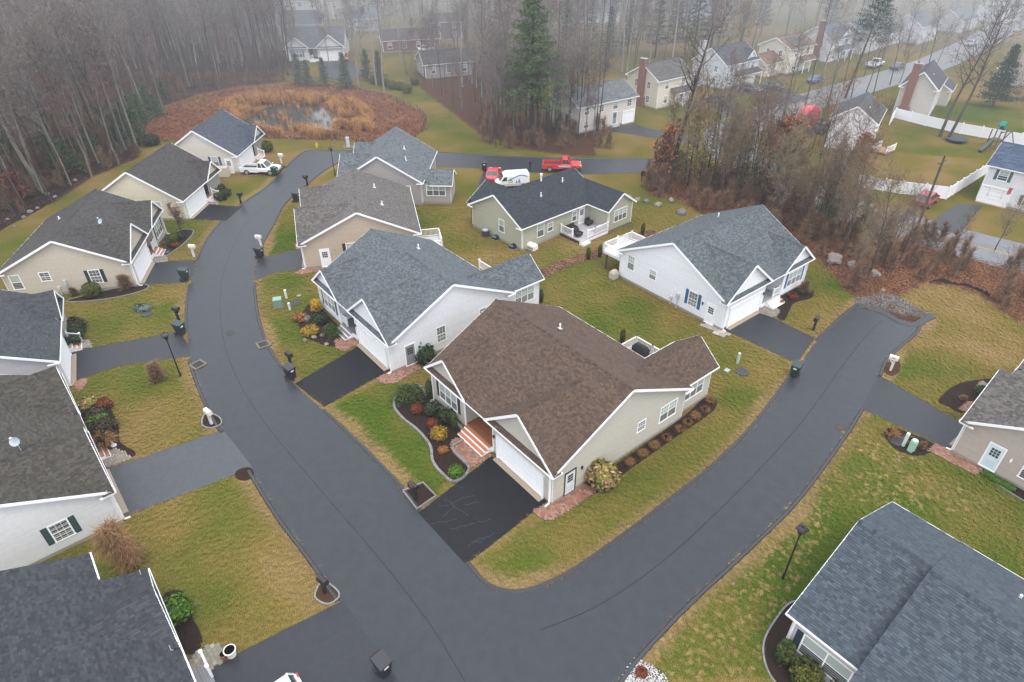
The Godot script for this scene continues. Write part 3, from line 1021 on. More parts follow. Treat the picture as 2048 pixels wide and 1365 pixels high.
func vent(u: float, v: float, y: float, h := 0.45) -> void:
	var b := MB.new()
	b.tube(q3(u, v, y - 0.2), q3(u, v, y + h), 0.07, 0.07, 8, L(0.75, 0.75, 0.76))
	b.box(q3(u, v, y + 0.02), Vector3(0.3, 0.02, 0.35), L(0.6, 0.6, 0.62), Basis(Vector3.RIGHT, 0.4 if v < 7 else -0.4))
	obj("vent_pipe", b, M["paint"], H.node)
func downspout(u: float, v: float, top := 3.0) -> void:
	var b := MB.new()
	var p := q3(u, v, 0)
	b.bar(p + Vector3.UP * 0.1, p + Vector3.UP * top, 0.09, 0.09, L(0.78, 0.78, 0.79))
	b.bar(p + Vector3.UP * 0.12, p + Vector3(0, 0.05, 0.35), 0.09, 0.09, L(0.78, 0.78, 0.79))
	obj("downspout", b, M["paint"], H.node)
func rear_wing(u0: float, u1: float, v0: float, v1: float, he: float, hr: float, o := 0.4, e := 0.3) -> void:
	gable_v(u0, u1, v1, v0 - 6.5, he, hr, o, e, false)
	var hw := he + 0.2
	wall(q3(u0, v1, 0), q3(u1, v1, 0), [[0, hw], [u1 - u0, hw]], face("b"))
	wall(q3(u1, v0, 0), q3(u1, v1, 0), [[0, hw], [v1 - v0, hw]], face("n"))
	wall(q3(u0, v0, 0), q3(u0, v1, 0), [[0, hw], [v1 - v0, hw]], face("o"))
	footprint(u0, u1, v0, v1)
func porch_floor(u0: float, u1: float, v0: float, v1: float, y: float, col: Color) -> void:
	# decking boards between the bays
	var n := int((v1 - v0) / 0.14)
	var o := Node3D.new()
	o.name = "porch"
	H.node.add_child(o, true)
	for k in n:
		var b := MB.new()
		var vv := v0 + (k + 0.5) * (v1 - v0) / n
		b.box(q3((u0 + u1) * 0.5, vv, y - 0.02), Vector3(u1 - u0, 0.035, (v1 - v0) / n - 0.006), tint(col, rr(0.85, 1.1)))
		obj("plank", b, M["rough_paint"], o)
	var b2 := MB.new()
	b2.box(q3((u0 + u1) * 0.5, (v0 + v1) * 0.5, (y - 0.04) * 0.5), Vector3(u1 - u0 - 0.02, y - 0.04, v1 - v0 - 0.02), L(0.78, 0.78, 0.79))
	obj("porch_skirt", b2, M["paint"], o)
func pal(c: Color, spread: float) -> Array:
	var r := []
	for k in 6:
		var f := 1.0 + spread * (k - 2.5) / 2.5
		r.append(Color(c.r * f, c.g * f, c.b * (f * 0.9 + 0.1)))
	return r

# two bays with gables, a porch between them: the commonest house of the street
func ranch_a(W: float, D: float, he: float, hr: float, shut, porch_col: Color, stepc: Color, pick := [[0, 0], [0, 0], [0, 0]], gu := 6.43, bu := 9.84, rail := true) -> void:
	H.front_gutter = false
	shell(W, D, he, hr, [[-W, -bu, 0.0], [-bu, -gu, 2.3], [-gu, 0.0, 0.0]], 0.4, 0.33, pick[0])
	gable_v(-gu, 0, 0, D * 0.5, he, he + (gu * 0.5 + 0.5) * 0.8, 0.5, 0.33, true, pick[1])
	gable_v(-W, -bu, 0, D * 0.5, he, he + ((W - bu) * 0.5 + 0.5) * 0.82, 0.5, 0.33, true, pick[2])
	white_bar("gutter", q3(-bu, -0.3, he - 0.05), q3(-gu, -0.3, he - 0.05), 0.12, 0.11)
	garage(-gu * 0.5 - 0.08, 0)
	var bc := -(W + bu) * 0.5
	window(bc, 0, "f", 1.0, 2.35, 1.5, 3, 0, shut)
	downspout(-bu + 0.1, -0.08)
	downspout(-0.1, -0.08)
	downspout(-W + 0.12, -0.08)
	porch_floor(-bu, -gu, 0.0, 2.3, 0.55, porch_col)
	steps(H.node, q3(-(bu + gu) * 0.5 - (0.2 if rail else 0.0), 0, 0), (bu - gu) - (1.0 if rail else 0.35), 3, 0.17, 0.32, stepc, L(0.78, 0.78, 0.79))
	door(-(bu + gu) * 0.5 - 0.6, 2.3, "f", L(0.12, 0.12, 0.13), 0.56)
	if rail: railing(H.node, q3(-bu + 0.12, 0.08, 0.55), q3(-bu + 1.1, 0.08, 0.55), L(0.8, 0.8, 0.81), 0.85)
	wall_lamp(-gu + 0.25, 0, "f")

func ranch_b(W: float, D: float, he: float, hr: float, shut) -> void:
	# garage under the main eave, a railed porch with a small gable at the far end
	shell(W, D, he, hr, [[-W, -5.9, 1.7], [-5.9, 0.0, 0.0]])
	gable_v(-W, -W + 3.6, -0.05, D * 0.5, he, he + 1.95, 0.45, 0.35, true)
	garage(-3.0, 0)
	porch_floor(-W, -5.9, 0.0, 1.7, 0.6, L(0.3, 0.16, 0.11))
	for u in [-W + 0.1, -W + 1.9, -5.95 - (W - 9.3)]:
		white_bar("porch_column", q3(u, 0.1, 0.6), q3(u, 0.1, he + 0.1), 0.14, 0.14)
	railing(H.node, q3(-W + 0.1, 0.1, 0.6), q3(-W + 1.9, 0.1, 0.6))
	railing(H.node, q3(-W + 0.1, 0.1, 0.6), q3(-W + 0.1, 1.7, 0.6))
	railing(H.node, q3(-W + 1.9, 0.1, 0.6), q3(-W + 3.0, 0.1, 0.6))
	steps(H.node, q3(-6.7, 0, 0), 1.4, 3, 0.18, 0.32, L(0.4, 0.25, 0.2), L(0.8, 0.8, 0.81))
	railing(H.node, q3(-7.45, -0.05, 0.5), q3(-7.45, -1.0, 0.05), L(0.8, 0.8, 0.81), 0.85)
	door(-6.6, 1.7, "f", L(0.05, 0.06, 0.06), 0.61)
	window(-W + 1.8, 1.7, "f", 1.3, 1.5, 1.3, 2, 1, null)
	window(4.0 * -1.0 + 4.0, 3.4, "n", 1.1, 0.95, 1.35, 1, 2, shut)

func two_storey(called: String, label: String, pos: Vector2, yaw: float, W: float, D: float, he: float, hr: float, wallc: Color, roofc: Color, o := {}) -> void:
	var fl: float = o.get("floors", 2)
	start_house(called, label, pos, yaw, 1, wallc, pal(roofc, 0.2), {"lap": 0.3, "course": 0.3, "tab": 2.2})
	shell(W, D, he, hr, [[-W, 0.0, 0.0]])
	var shut = o.get("shut", null)
	for s in int(fl):
		var fh := he / fl
		var y := s * fh + minf(fh * 0.34, 1.05)
		var wh := minf(1.35, fh * 0.5)
		var n := int(W / 3.2)
		for k in n:
			if s == 0 and k == o.get("door", -1): continue
			if s == 0 and k >= n - o.get("garage", 0): continue
			window(-W + (k + 0.5) * W / n, 0, "f", y, 1.0, wh, 1, 1, shut, k % 2 == 0)
			window(-W + (k + 0.5) * W / n, D, "b", y, 1.0, wh, 1, 1, null, k % 2 == 1)
		for v in [D * 0.3, D * 0.7]:
			if o.get("side", true): window(0, v, "n", y, 0.8, wh * 0.9, 1, 1, null, false)
			if o.get("side2", true): window(-W, v, "o", y, 0.8, wh * 0.9, 1, 1, null, false)
	if o.has("door"):
		var u: float = -W + (o.door + 0.5) * W / int(W / 3.2)
		door(u, 0, "f", L(0.2, 0.25, 0.3), 0.4)
		steps(H.node, q3(u, -0.05, 0), 1.6, 2, 0.18, 0.35, L(0.35, 0.34, 0.33), L(0.4, 0.39, 0.38))
	if o.has("garage"):
		garage(-W / int(W / 3.2) * o.garage * 0.5, 0, 2.6 * o.garage, 2.15)
	if o.has("chimney"):
		var c: Array = o.chimney
		var b := MB.new()
		var cc: Color = c[3]
		b.box(q3(c[0], c[1], c[2] * 0.5), Vector3(0.75, c[2], 1.3), cc)
		b.box(q3(c[0], c[1], 0.9), Vector3(0.9, 1.8, 1.9), cc)
		b.box(q3(c[0], c[1], c[2] + 0.05), Vector3(0.9, 0.14, 1.45), L(0.4, 0.39, 0.38))
		b.tube(q3(c[0], c[1], c[2]), q3(c[0], c[1], c[2] + 0.4), 0.14, 0.12, 8, L(0.3, 0.18, 0.13))
		obj("chimney", b, M["rough_paint"], H.node)
	if o.has("ell"):
		# a lower wing built onto one side: [u0, u1, v0, v1, eave, ridge]
		var e: Array = o.ell
		var s: float = (e[5] - e[4]) / ((e[3] - e[2]) * 0.5 + 0.3)
		var hw: float = e[4] + s * 0.25
		wall(q3(e[0], e[2], 0), q3(e[1], e[2], 0), [[0, hw], [e[1] - e[0], hw]], face("f"))
		wall(q3(e[0], e[3], 0), q3(e[1], e[3], 0), [[0, hw], [e[1] - e[0], hw]], face("b"))
		var pr := [[0, hw], [(e[3] - e[2]) * 0.5, e[5] - 0.06], [e[3] - e[2], hw]]
		wall(q3(e[1], e[2], 0), q3(e[1], e[3], 0), pr, face("n"))
		wall(q3(e[0], e[2], 0), q3(e[0], e[3], 0), pr, face("o"))
		gable_u(e[0], e[1], e[2], e[3], e[4], e[5], 0.2, 0.3)
		if e.size() > 6: garage((e[0] + e[1]) * 0.5, e[2], e[6])
	if o.has("porch_roof"):
		var e: Array = o.porch_roof
		var b := MB.new()
		var A := q3(e[0], -1.6, 2.6)
		var B := q3(e[1], -1.6, 2.6)
		roof_plane(A, B, q3(e[0], 0.0, 3.4) - A, H.node, b)
		stuff(obj("porch_shingles", b, M["shingle"], H.node))
		for u in [e[0] + 0.1, (e[0] + e[1]) * 0.5, e[1] - 0.1]: white_bar("porch_column", q3(u, -1.5, 0), q3(u, -1.5, 2.55), 0.14, 0.14)
		white_bar("gutter", A - Vector3.UP * 0.05, B - Vector3.UP * 0.05, 0.1, 0.12)
	if o.has("dormer"):
		for u in o.dormer: gable_v(u - 1.3, u + 1.3, 0.4, D * 0.5, he + 0.5, he + 2.0, 0.2, 0.2, false)
	if o.has("solar"):
		var s := (hr - he) / (D * 0.5 + 0.33)
		var bs := Basis(Vector3.RIGHT, atan(s))
		for r in 3:
			for k in 5:
				var b := MB.new()
				var v: float = 0.7 + r * 1.05
				b.box(q3(-W * 0.5 + o.solar + k * 1.05, v, he + (v + 0.33) * s + 0.12), Vector3(1.0, 0.05, 1.06 / cos(atan(s)) - 0.06), L(0.05, 0.06, 0.09), bs)
				obj("solar_panel", b, M["glass"], H.node)
	vent(-W * 0.35, D * 0.72, he + (hr - he) * 0.5)

func build_houses() -> void:
	var black := L(0.015, 0.015, 0.017)
	var brown := pal(L(0.104, 0.07, 0.052), 0.24)
	var slate := pal(L(0.112, 0.127, 0.142), 0.27)
	var taupe := pal(L(0.13, 0.119, 0.112), 0.28)
	# the khaki house on the corner
	start_house("ranch_house", "khaki sided ranch house with brown roof on the corner of the two roads", Vector2(2.57, -29.33), -51.2, 1, L(0.44, 0.415, 0.355), brown)
	ranch_a(14.4, 13.8, 3.22, 6.8, black, L(0.34, 0.11, 0.04), L(0.36, 0.13, 0.06), [[60, 0], [0, 180], [0, 60]], 6.43, 9.84, false)
	window(0, 8.8, "n", 1.75, 0.75, 0.85, 1, 2, null, false)
	window(0, 11.87, "n", 1.22, 1.8, 1.45, 2, 2, null)
	door(0, 1.7, "n", L(0.55, 0.57, 0.58), 0.08, 1, L(0.015, 0.015, 0.016))
	wall_lamp(0, 2.75, "n")
	rear_wing(-4.1, -0.42, 13.8, 17.6, 3.2, 5.1)
	window(-0.42, 15.5, "n", 1.2, 2.3, 1.5, 3, 0, null)
	vent(-9.2, 9.0, 5.9)
	var dk := MB.new()
	dk.box(q3(-6.6, 15.95, 0.5), Vector3(4.0, 0.12, 4.1), L(0.55, 0.54, 0.53))
	obj("deck_floor", dk, M["rough_paint"], H.node)
	for s in [[-8.6, 13.95, -8.6, 18.0], [-8.6, 18.0, -6.7, 18.0], [-6.7, 18.0, -4.6, 18.0]]: railing(H.node, q3(s[0], s[1], 0.56), q3(s[2], s[3], 0.56))
	# its neighbour with the slate roof
	start_house("ranch_house", "pale grey sided ranch house with mottled slate grey roof next to the khaki house", Vector2(-10.4, -44.11), -51.1, 1, L(0.68, 0.68, 0.71), slate)
	ranch_a(13.75, 13.2, 3.25, 6.66, L(0.03, 0.033, 0.04), L(0.16, 0.16, 0.165), L(0.14, 0.14, 0.145), [[0, 0], [0, 0], [0, 0]], 6.4, 9.5)
	window(0, 5.2, "n", 1.15, 0.85, 1.5, 1, 2, null, false)
	window(0, 9.9, "n", 1.75, 0.7, 0.95, 1, 2, null, false)
	door(0, 1.9, "n", L(0.2, 0.21, 0.22), 0.1)
	wall_lamp(0, 3.0, "n", L(0.2, 0.2, 0.2))
	rear_wing(-4.2, -0.3, 13.2, 17.1, 3.2, 5.1)
	window(-0.3, 15.2, "n", 1.2, 2.3, 1.5, 3, 2, null)
	vent(-9.0, 8.9, 5.7)
	railing(H.node, q3(-9.6, 16.6, 0.6), q3(-4.6, 16.6, 0.6))
	# tan house
	start_house("ranch_house", "tan sided ranch house with grey brown roof beside the curve of the road", Vector2(-22.89, -63.07), -77.5, 1, L(0.46, 0.37, 0.29), taupe)
	ranch_a(13.2, 12.7, 3.15, 6.32, black, L(0.3, 0.3, 0.3), L(0.3, 0.3, 0.3), [[0, 0], [0, 0], [0, 0]], 6.2, 9.2)
	door(0, 2.3, "n", L(0.76, 0.76, 0.77), 0.12)
	wall_lamp(0, 3.3, "n", L(0.3, 0.28, 0.22))
	window(0, 5.2, "n", 1.2, 0.9, 1.4, 1, 2, black)
	vent(-4.0, 9.2, 5.1)
	vent(-9.0, 8.6, 5.3)
	dk = MB.new()
	dk.box(q3(-2.0, 14.1, 0.65), Vector3(3.4, 0.12, 2.7), L(0.55, 0.54, 0.53))
	obj("deck_floor", dk, M["rough_paint"], H.node)
	for s in [[-3.7, 15.4, -0.3, 15.4], [-0.3, 12.8, -0.3, 15.4], [-3.7, 12.8, -3.7, 15.4]]: railing(H.node, q3(s[0], s[1], 0.7), q3(s[2], s[3], 0.7))
	# far slate house, taupe siding
	start_house("ranch_house", "taupe sided ranch house with slate roof where the loop meets the far lane", Vector2(-22.62, -81.42), -93.0, 1, L(0.36, 0.33, 0.32), pal(L(0.135, 0.15, 0.165), 0.3))
	ranch_a(12.0, 10.8, 3.2, 6.7, black, L(0.3, 0.3, 0.3), L(0.3, 0.3, 0.3), [[0, 0], [0, 0], [0, 0]], 5.8, 8.4)
	window(0, 8.9, "n", 1.5, 0.8, 1.1, 1, 1, null)
	rear_wing(-4.3, -0.5, 10.8, 14.6, 2.7, 4.1)
	window(-0.5, 12.6, "n", 1.2, 2.4, 1.35, 3, 0, null)
	vent(-3.5, 8.3, 4.9)
	vent(-6.5, 7.6, 5.4)
	# sage house seen from the back
	start_house("ranch_house", "sage green sided ranch house with charcoal roof and rear deck", Vector2(-4.83, -74.14), 221.3, 1, L(0.38, 0.37, 0.28), pal(L(0.04, 0.047, 0.057), 0.2))
	shell(12.7, 9.2, 2.95, 5.64, [[-12.7, 0.0, 0.0]])
	gable_v(-6.0, -0.3, -0.6, 4.2, 2.95, 5.1, 0.4, 0.3)
	window(0, 5.6, "n", 1.2, 0.85, 1.5, 1, 0, null)
	window(-2.9, 9.2, "b", 0.95, 1.0, 1.6, 1, 1, null)
	window(-4.5, 9.2, "b", 1.15, 0.75, 1.0, 1, 0, null)
	window(-8.6, 9.2, "b", 1.2, 0.7, 1.2, 1, 0, null)
	door(-9.9, 9.2, "b", L(0.7, 0.71, 0.72), 0.5)
	rear_wing(-15.3, -10.9, 9.2, 12.7, 2.95, 4.7)
	window(-13.1, 12.7, "b", 1.15, 2.2, 1.45, 3, 1, null)
	vent(-5.2, 6.8, 4.6)
	vent(-9.6, 6.0, 5.1)
	var b := MB.new()
	b.tube(q3(-7.0, 4.9, 5.2), q3(-7.0, 4.9, 6.3), 0.11, 0.11, 8, L(0.6, 0.61, 0.63))
	b.tube(q3(-7.0, 4.9, 6.15), q3(-7.0, 4.9, 6.4), 0.17, 0.17, 8, L(0.6, 0.61, 0.63))
	obj("flue", b, M["paint"], H.node)
	deck_sage()
	# white house with blue shutters
	start_house("ranch_house", "white sided ranch house with blue shutters at the road's dead end", Vector2(19.93, -50.4), 38.1, -1, L(0.74, 0.74, 0.77), pal(L(0.105, 0.122, 0.135), 0.28))
	ranch_a(13.75, 13.45, 3.2, 6.77, L(0.03, 0.1, 0.2), L(0.33, 0.34, 0.36), L(0.5, 0.5, 0.5), [[0, 0], [0, 0], [0, 0]], 6.3, 9.4)
	window(0, 3.7, "n", 1.0, 0.95, 1.5, 1, 2, L(0.03, 0.1, 0.2), false)
	door(0, 1.5, "n", L(0.78, 0.78, 0.79), 0.1)
	wall_lamp(0, 2.5, "n")
	window(0, 8.9, "n", 1.7, 0.8, 1.0, 1, 2, null)
	window(0, 11.9, "n", 1.55, 0.85, 1.55, 1, 2, null)
	vent(-10.8, 9.6, 5.3)
	dk = MB.new()
	dk.box(q3(-2.2, 14.6, 2.0), Vector3(4.4, 0.25, 2.9), L(0.76, 0.76, 0.77))
	obj("deck_floor", dk, M["rough_paint"], H.node)
	for s in [[0.0, 13.6, 0.0, 16.0], [-4.4, 16.0, 0.0, 16.0], [-2.2, 16.0, -4.4, 16.0], [-4.4, 13.6, -4.4, 16.0]]: railing(H.node, q3(s[0], s[1], 2.12), q3(s[2], s[3], 2.12))
	for u in [-0.2, -4.2]:
		dk = MB.new()
		dk.box(q3(u, 15.6, 0.95), Vector3(0.16, 1.9, 0.16), L(0.08, 0.06, 0.05))
		obj("deck_post", dk, M["rough_paint"], H.node)
	meter_box(0, 5.4, "n")
	# taupe house on the right
	start_house("ranch_house", "taupe sided ranch house with pale blue side door across the right road", Vector2(32.61, -34.13), -143.0, 1, L(0.42, 0.36, 0.31), taupe)
	ranch_a(13.8, 13.4, 3.12, 6.7, black, L(0.3, 0.3, 0.3), L(0.4, 0.3, 0.26), [[0, 0], [0, 0], [0, 0]])
	door(0, 2.3, "n", L(0.56, 0.64, 0.68), 0.3)
	wall_lamp(0, 3.3, "n", L(0.7, 0.7, 0.7))
	window(0, 4.6, "n", 0.95, 1.0, 1.4, 1, 2, null)
	# beige house on the left
	start_house("ranch_house", "beige sided ranch house with dark green shutters and dish on its roof", Vector2(-39.87, -59.42), 101.5, -1, L(0.5, 0.44, 0.36), pal(L(0.07, 0.065, 0.062), 0.26))
	ranch_a(13.2, 12.1, 3.05, 6.2, L(0.012, 0.035, 0.035), L(0.3, 0.14, 0.09), L(0.3, 0.14, 0.09), [[0, 0], [0, 0], [0, 0]], 6.2, 8.8)
	window(0, 3.6, "n", 1.0, 0.95, 1.4, 1, 2, L(0.012, 0.035, 0.035), false)
	window(0, 8.2, "n", 1.75, 0.85, 0.9, 1, 1, null, false)
	window(0, 11.0, "n", 1.1, 0.85, 1.5, 1, 0, null)
	vent(-8.5, 8.7, 4.9, 0.3)
	meter_box(0, 6.6, "n")
	# cream house
	start_house("ranch_house", "cream sided ranch house with brown grey roof and railed corner porch", Vector2(-41.5, -76.36), 87.5, -1, L(0.62, 0.56, 0.44), pal(L(0.07, 0.063, 0.062), 0.24))
	ranch_b(10.6, 11.5, 2.75, 6.5, null)
	# white house by the pond
	start_house("ranch_house", "off white ranch house with blue shutters closest to the pond", Vector2(-40.56, -93.19), 87.5, -1, L(0.62, 0.58, 0.53), pal(L(0.075, 0.088, 0.115), 0.25))
	ranch_b(10.2, 10.9, 2.73, 6.45, L(0.04, 0.1, 0.2))
	door(0, 1.4, "n", L(0.76, 0.76, 0.74), 0.1)
	# dark roofed house on the left, side wall lilac grey
	start_house("ranch_house", "lilac grey sided house with charcoal roof and white porch steps", Vector2(-37.42, -42.14), 119.0, -1, L(0.46, 0.45, 0.47), pal(L(0.06, 0.064, 0.072), 0.24))
	ranch_b(10.7, 13.0, 3.1, 6.6, null)
	door(0, 1.7, "n", L(0.76, 0.76, 0.76), 0.12)
	wall_lamp(0, 2.9, "n")
	# house with the satellite dish, brown roof, white siding
	start_house("ranch_house", "white sided house with weathered brown roof carrying a satellite dish and cable", Vector2(-25.93, -28.13), 130.5, -1, L(0.62, 0.62, 0.62), pal(L(0.07, 0.064, 0.055), 0.26))
	ranch_a(15.2, 13.6, 3.07, 6.7, black, L(0.28, 0.13, 0.08), L(0.28, 0.13, 0.08), [[40, 0], [60, 160], [0, 40]])
	window(0, 3.1, "n", 1.0, 0.95, 1.35, 1, 2, L(0.01, 0.045, 0.04), false)
	dish_and_cable()
	# dark roof in the corner below it
	start_house("ranch_house", "house with charcoal roof and small cross gable beside flagstone path and planters", Vector2(-12.0, -11.2), 129.2, -1, L(0.5, 0.5, 0.52), pal(L(0.05, 0.053, 0.06), 0.24))
	H.front_gutter = false
	H.no_trim = true
	var hn := 3.25 + 0.45 * 7.13
	shell(13.6, 13.6, 3.25, hn, [[-13.6, 0.0, 0.0]], 0.2, 0.33, [200, 0])
	# the end of the house stands back, its roof the same slope cut short
	var rf := roof_node()
	var fl := MB.new()
	roof_plane(q3(-16.05, 1.85, 4.23), q3(-13.7, 1.85, 4.23), q3(-16.05, 6.8, hn) - q3(-16.05, 1.85, 4.23), rf, fl)
	roof_plane(q3(-16.05, 13.9, 3.25), q3(-13.7, 13.9, 3.25), q3(-16.05, 6.8, hn) - q3(-16.05, 13.9, 3.25), rf, fl)
	stuff(obj("shingles", fl, M["shingle"], rf))
	white_bar("gutter", q3(-16.1, 1.83, 4.17), q3(-13.95, 1.83, 4.17), 0.12, 0.11)
	wall(q3(-15.7, 2.2, 0), q3(-13.6, 2.2, 0), [[0, 4.2], [2.1, 4.2]], face("f"))
	wall(q3(-15.7, 2.2, 0), q3(-15.7, 13.6, 0), [[0, 4.25], [4.6, hn - 0.1], [11.4, 3.35]], face("o"))
	footprint(-15.7, -13.6, 2.2, 13.6)
	gable_v(-13.45, -8.3, 0, 6.5, 3.25, 4.9, 0.42, 0.33, true, [0, 100])
	white_bar("gutter", q3(-8.0, -0.35, 3.19), q3(2.0, -0.35, 3.19), 0.12, 0.11)
	garage(-3.2, 0)
	window(-10.8, 0, "f", 1.0, 1.9, 1.4, 2, 1, black)
	porch_floor(-8.4, -5.9, -1.0, 0.0, 0.45, L(0.3, 0.3, 0.32))
	railing(H.node, q3(-8.4, -0.98, 0.45), q3(-7.4, -0.98, 0.45))
	# grey roof in the right corner
	start_house("ranch_house", "grey sided house with blue grey roof in two steps beside the corner lawn", Vector2(23.85, -7.9), -51.0, 1, L(0.42, 0.4, 0.4), pal(L(0.066, 0.083, 0.104), 0.24))
	H.front_gutter = false
	shell(14.4, 11.1, 3.3, 6.1, [[-14.4, -10.6, 0.0], [-10.6, 0.0, -1.4]], 0.4, 0.33, [150, 40])
	gable_u(-10.7, 0, -1.5, 11.12, 3.32, 6.55, 0.25, 0.33, [110, 0], -1.0, false)
	white_bar("gutter", q3(-14.8, -0.33, 3.24), q3(-10.9, -0.33, 3.24), 0.12, 0.11)
	window(-12.4, 0, "f", 0.9, 2.5, 1.5, 2, 0, L(0.01, 0.02, 0.04))
	vent(-7.5, 8.4, 4.6)
	print("houses ", Time.get_ticks_msec())

func meter_box(u: float, v: float, k: String) -> void:
	var nn := face(k)
	var b := MB.new()
	b.box(q3(u, v, 1.35) + nn * 0.1, Vector3(0.3, 0.55, 0.3), L(0.4, 0.42, 0.44))
	b.tube(q3(u, v, 0.0) + nn * 0.1, q3(u, v, 1.1) + nn * 0.1, 0.06, 0.06, 6, L(0.5, 0.5, 0.5))
	b.box(q3(u, v + 0.8, 0.8) + nn * 0.08, Vector3(0.2, 0.3, 0.3), L(0.45, 0.46, 0.47))
	b.tube(q3(u, v + 0.8, 0.0) + nn * 0.08, q3(u, v + 0.8, 0.7) + nn * 0.08, 0.05, 0.05, 6, L(0.5, 0.5, 0.5))
	obj("meter_box", b, M["paint"], H.node)
func deck_sage() -> void:
	var dk := MB.new()
	dk.box(q3(-8.5, 11.0, 0.42), Vector3(4.7, 0.14, 3.6), L(0.42, 0.4, 0.43))
	obj("deck_floor", dk, M["rough_paint"], H.node)
	dk = MB.new()
	dk.box(q3(-8.5, 12.83, 0.25), Vector3(4.7, 0.3, 0.05), L(0.76, 0.76, 0.77))
	obj("deck_skirt", dk, M["paint"], H.node)
	for s in [[-10.9, 12.7, -8.6, 12.7], [-8.6, 12.7, -7.4, 12.7], [-6.2, 9.4, -6.2, 11.3]]: railing(H.node, q3(s[0], s[1], 0.5), q3(s[2], s[3], 0.5))
	steps(H.node, q3(-6.7, 12.6, 0), 1.3, 2, 0.2, 0.34, L(0.42, 0.4, 0.43), L(0.76, 0.76, 0.77), Basis(Vector3.UP, PI))
func dish_and_cable() -> void:
	# dish: a shallow bowl on a bent arm, its cable trailing over the shingles
	var at: Vector3 = H.node.transform * q3(-5.06, 3.26, 0)
	var t := thing("satellite_dish", "pale blue satellite dish standing on the weathered brown roof", "dish", Vector3(at.x, 4.95, at.z), deg_to_rad(150))
	var b := MB.new()
	var bs := Basis(Vector3.UP, 0.5) * Basis(Vector3.RIGHT, -0.9)
	var ring := []
	for r in 5:
		var row := []
		for k in 16:
			var a := TAU * k / 16.0
			var q := r / 4.0
			row.append(Vector3(0, 0.75, 0) + bs * Vector3(cos(a) * 0.36 * q, 0.11 * q * q, sin(a) * 0.3 * q))
		ring.append(row)
	b.loft(ring, L(0.3, 0.36, 0.4), true, false)
	obj("reflector", b, M["paint"], t)
	b = MB.new()
	b.tube(Vector3(0, -0.3, 0), Vector3(0, 0.5, 0), 0.03, 0.03, 6, L(0.5, 0.5, 0.5))
	b.tube(Vector3(0, 0.5, 0), Vector3(0, 0.74, 0), 0.03, 0.03, 6, L(0.5, 0.5, 0.5))
	obj("mast", b, M["paint"], t)
	b = MB.new()
	var tip := Vector3(0, 0.75, 0) + bs * Vector3(0, 0.45, 0.25)
	b.tube(Vector3(0, 0.72, 0), tip, 0.015, 0.015, 5, L(0.6, 0.6, 0.6))
	b.box(tip, Vector3(0.08, 0.08, 0.14), L(0.6, 0.6, 0.6))
	obj("receiver_arm", b, M["paint"], t)
	b = MB.new()
	var prev := Vector3.ZERO
	for k in 40:
		var s := k / 39.0
		var u := -5.06 - 6.6 * s
		var v := 3.26 - 1.5 * sin(minf(s * 2.6, 1.0) * PI * 0.75) + s * 1.3
		var y: float = 3.07 + (6.7 - 3.07) / 7.13 * (v + 0.33) + 0.04
		var p := q3(u, v, y)
		if k: b.tube(prev, p, 0.018, 0.018, 4, L(0.02, 0.02, 0.02), false)
		prev = p
	obj("cable", b, M["paint"], H.node)
	at = Vector3(Vector2(-50.64,-72.23).x, 0, Vector2(-50.64,-72.23).y)
	var t2 := dup(t, Vector3(-44.02, 4.85, -63.73), deg_to_rad(120), "pale blue satellite dish on the beige house's charcoal roof")

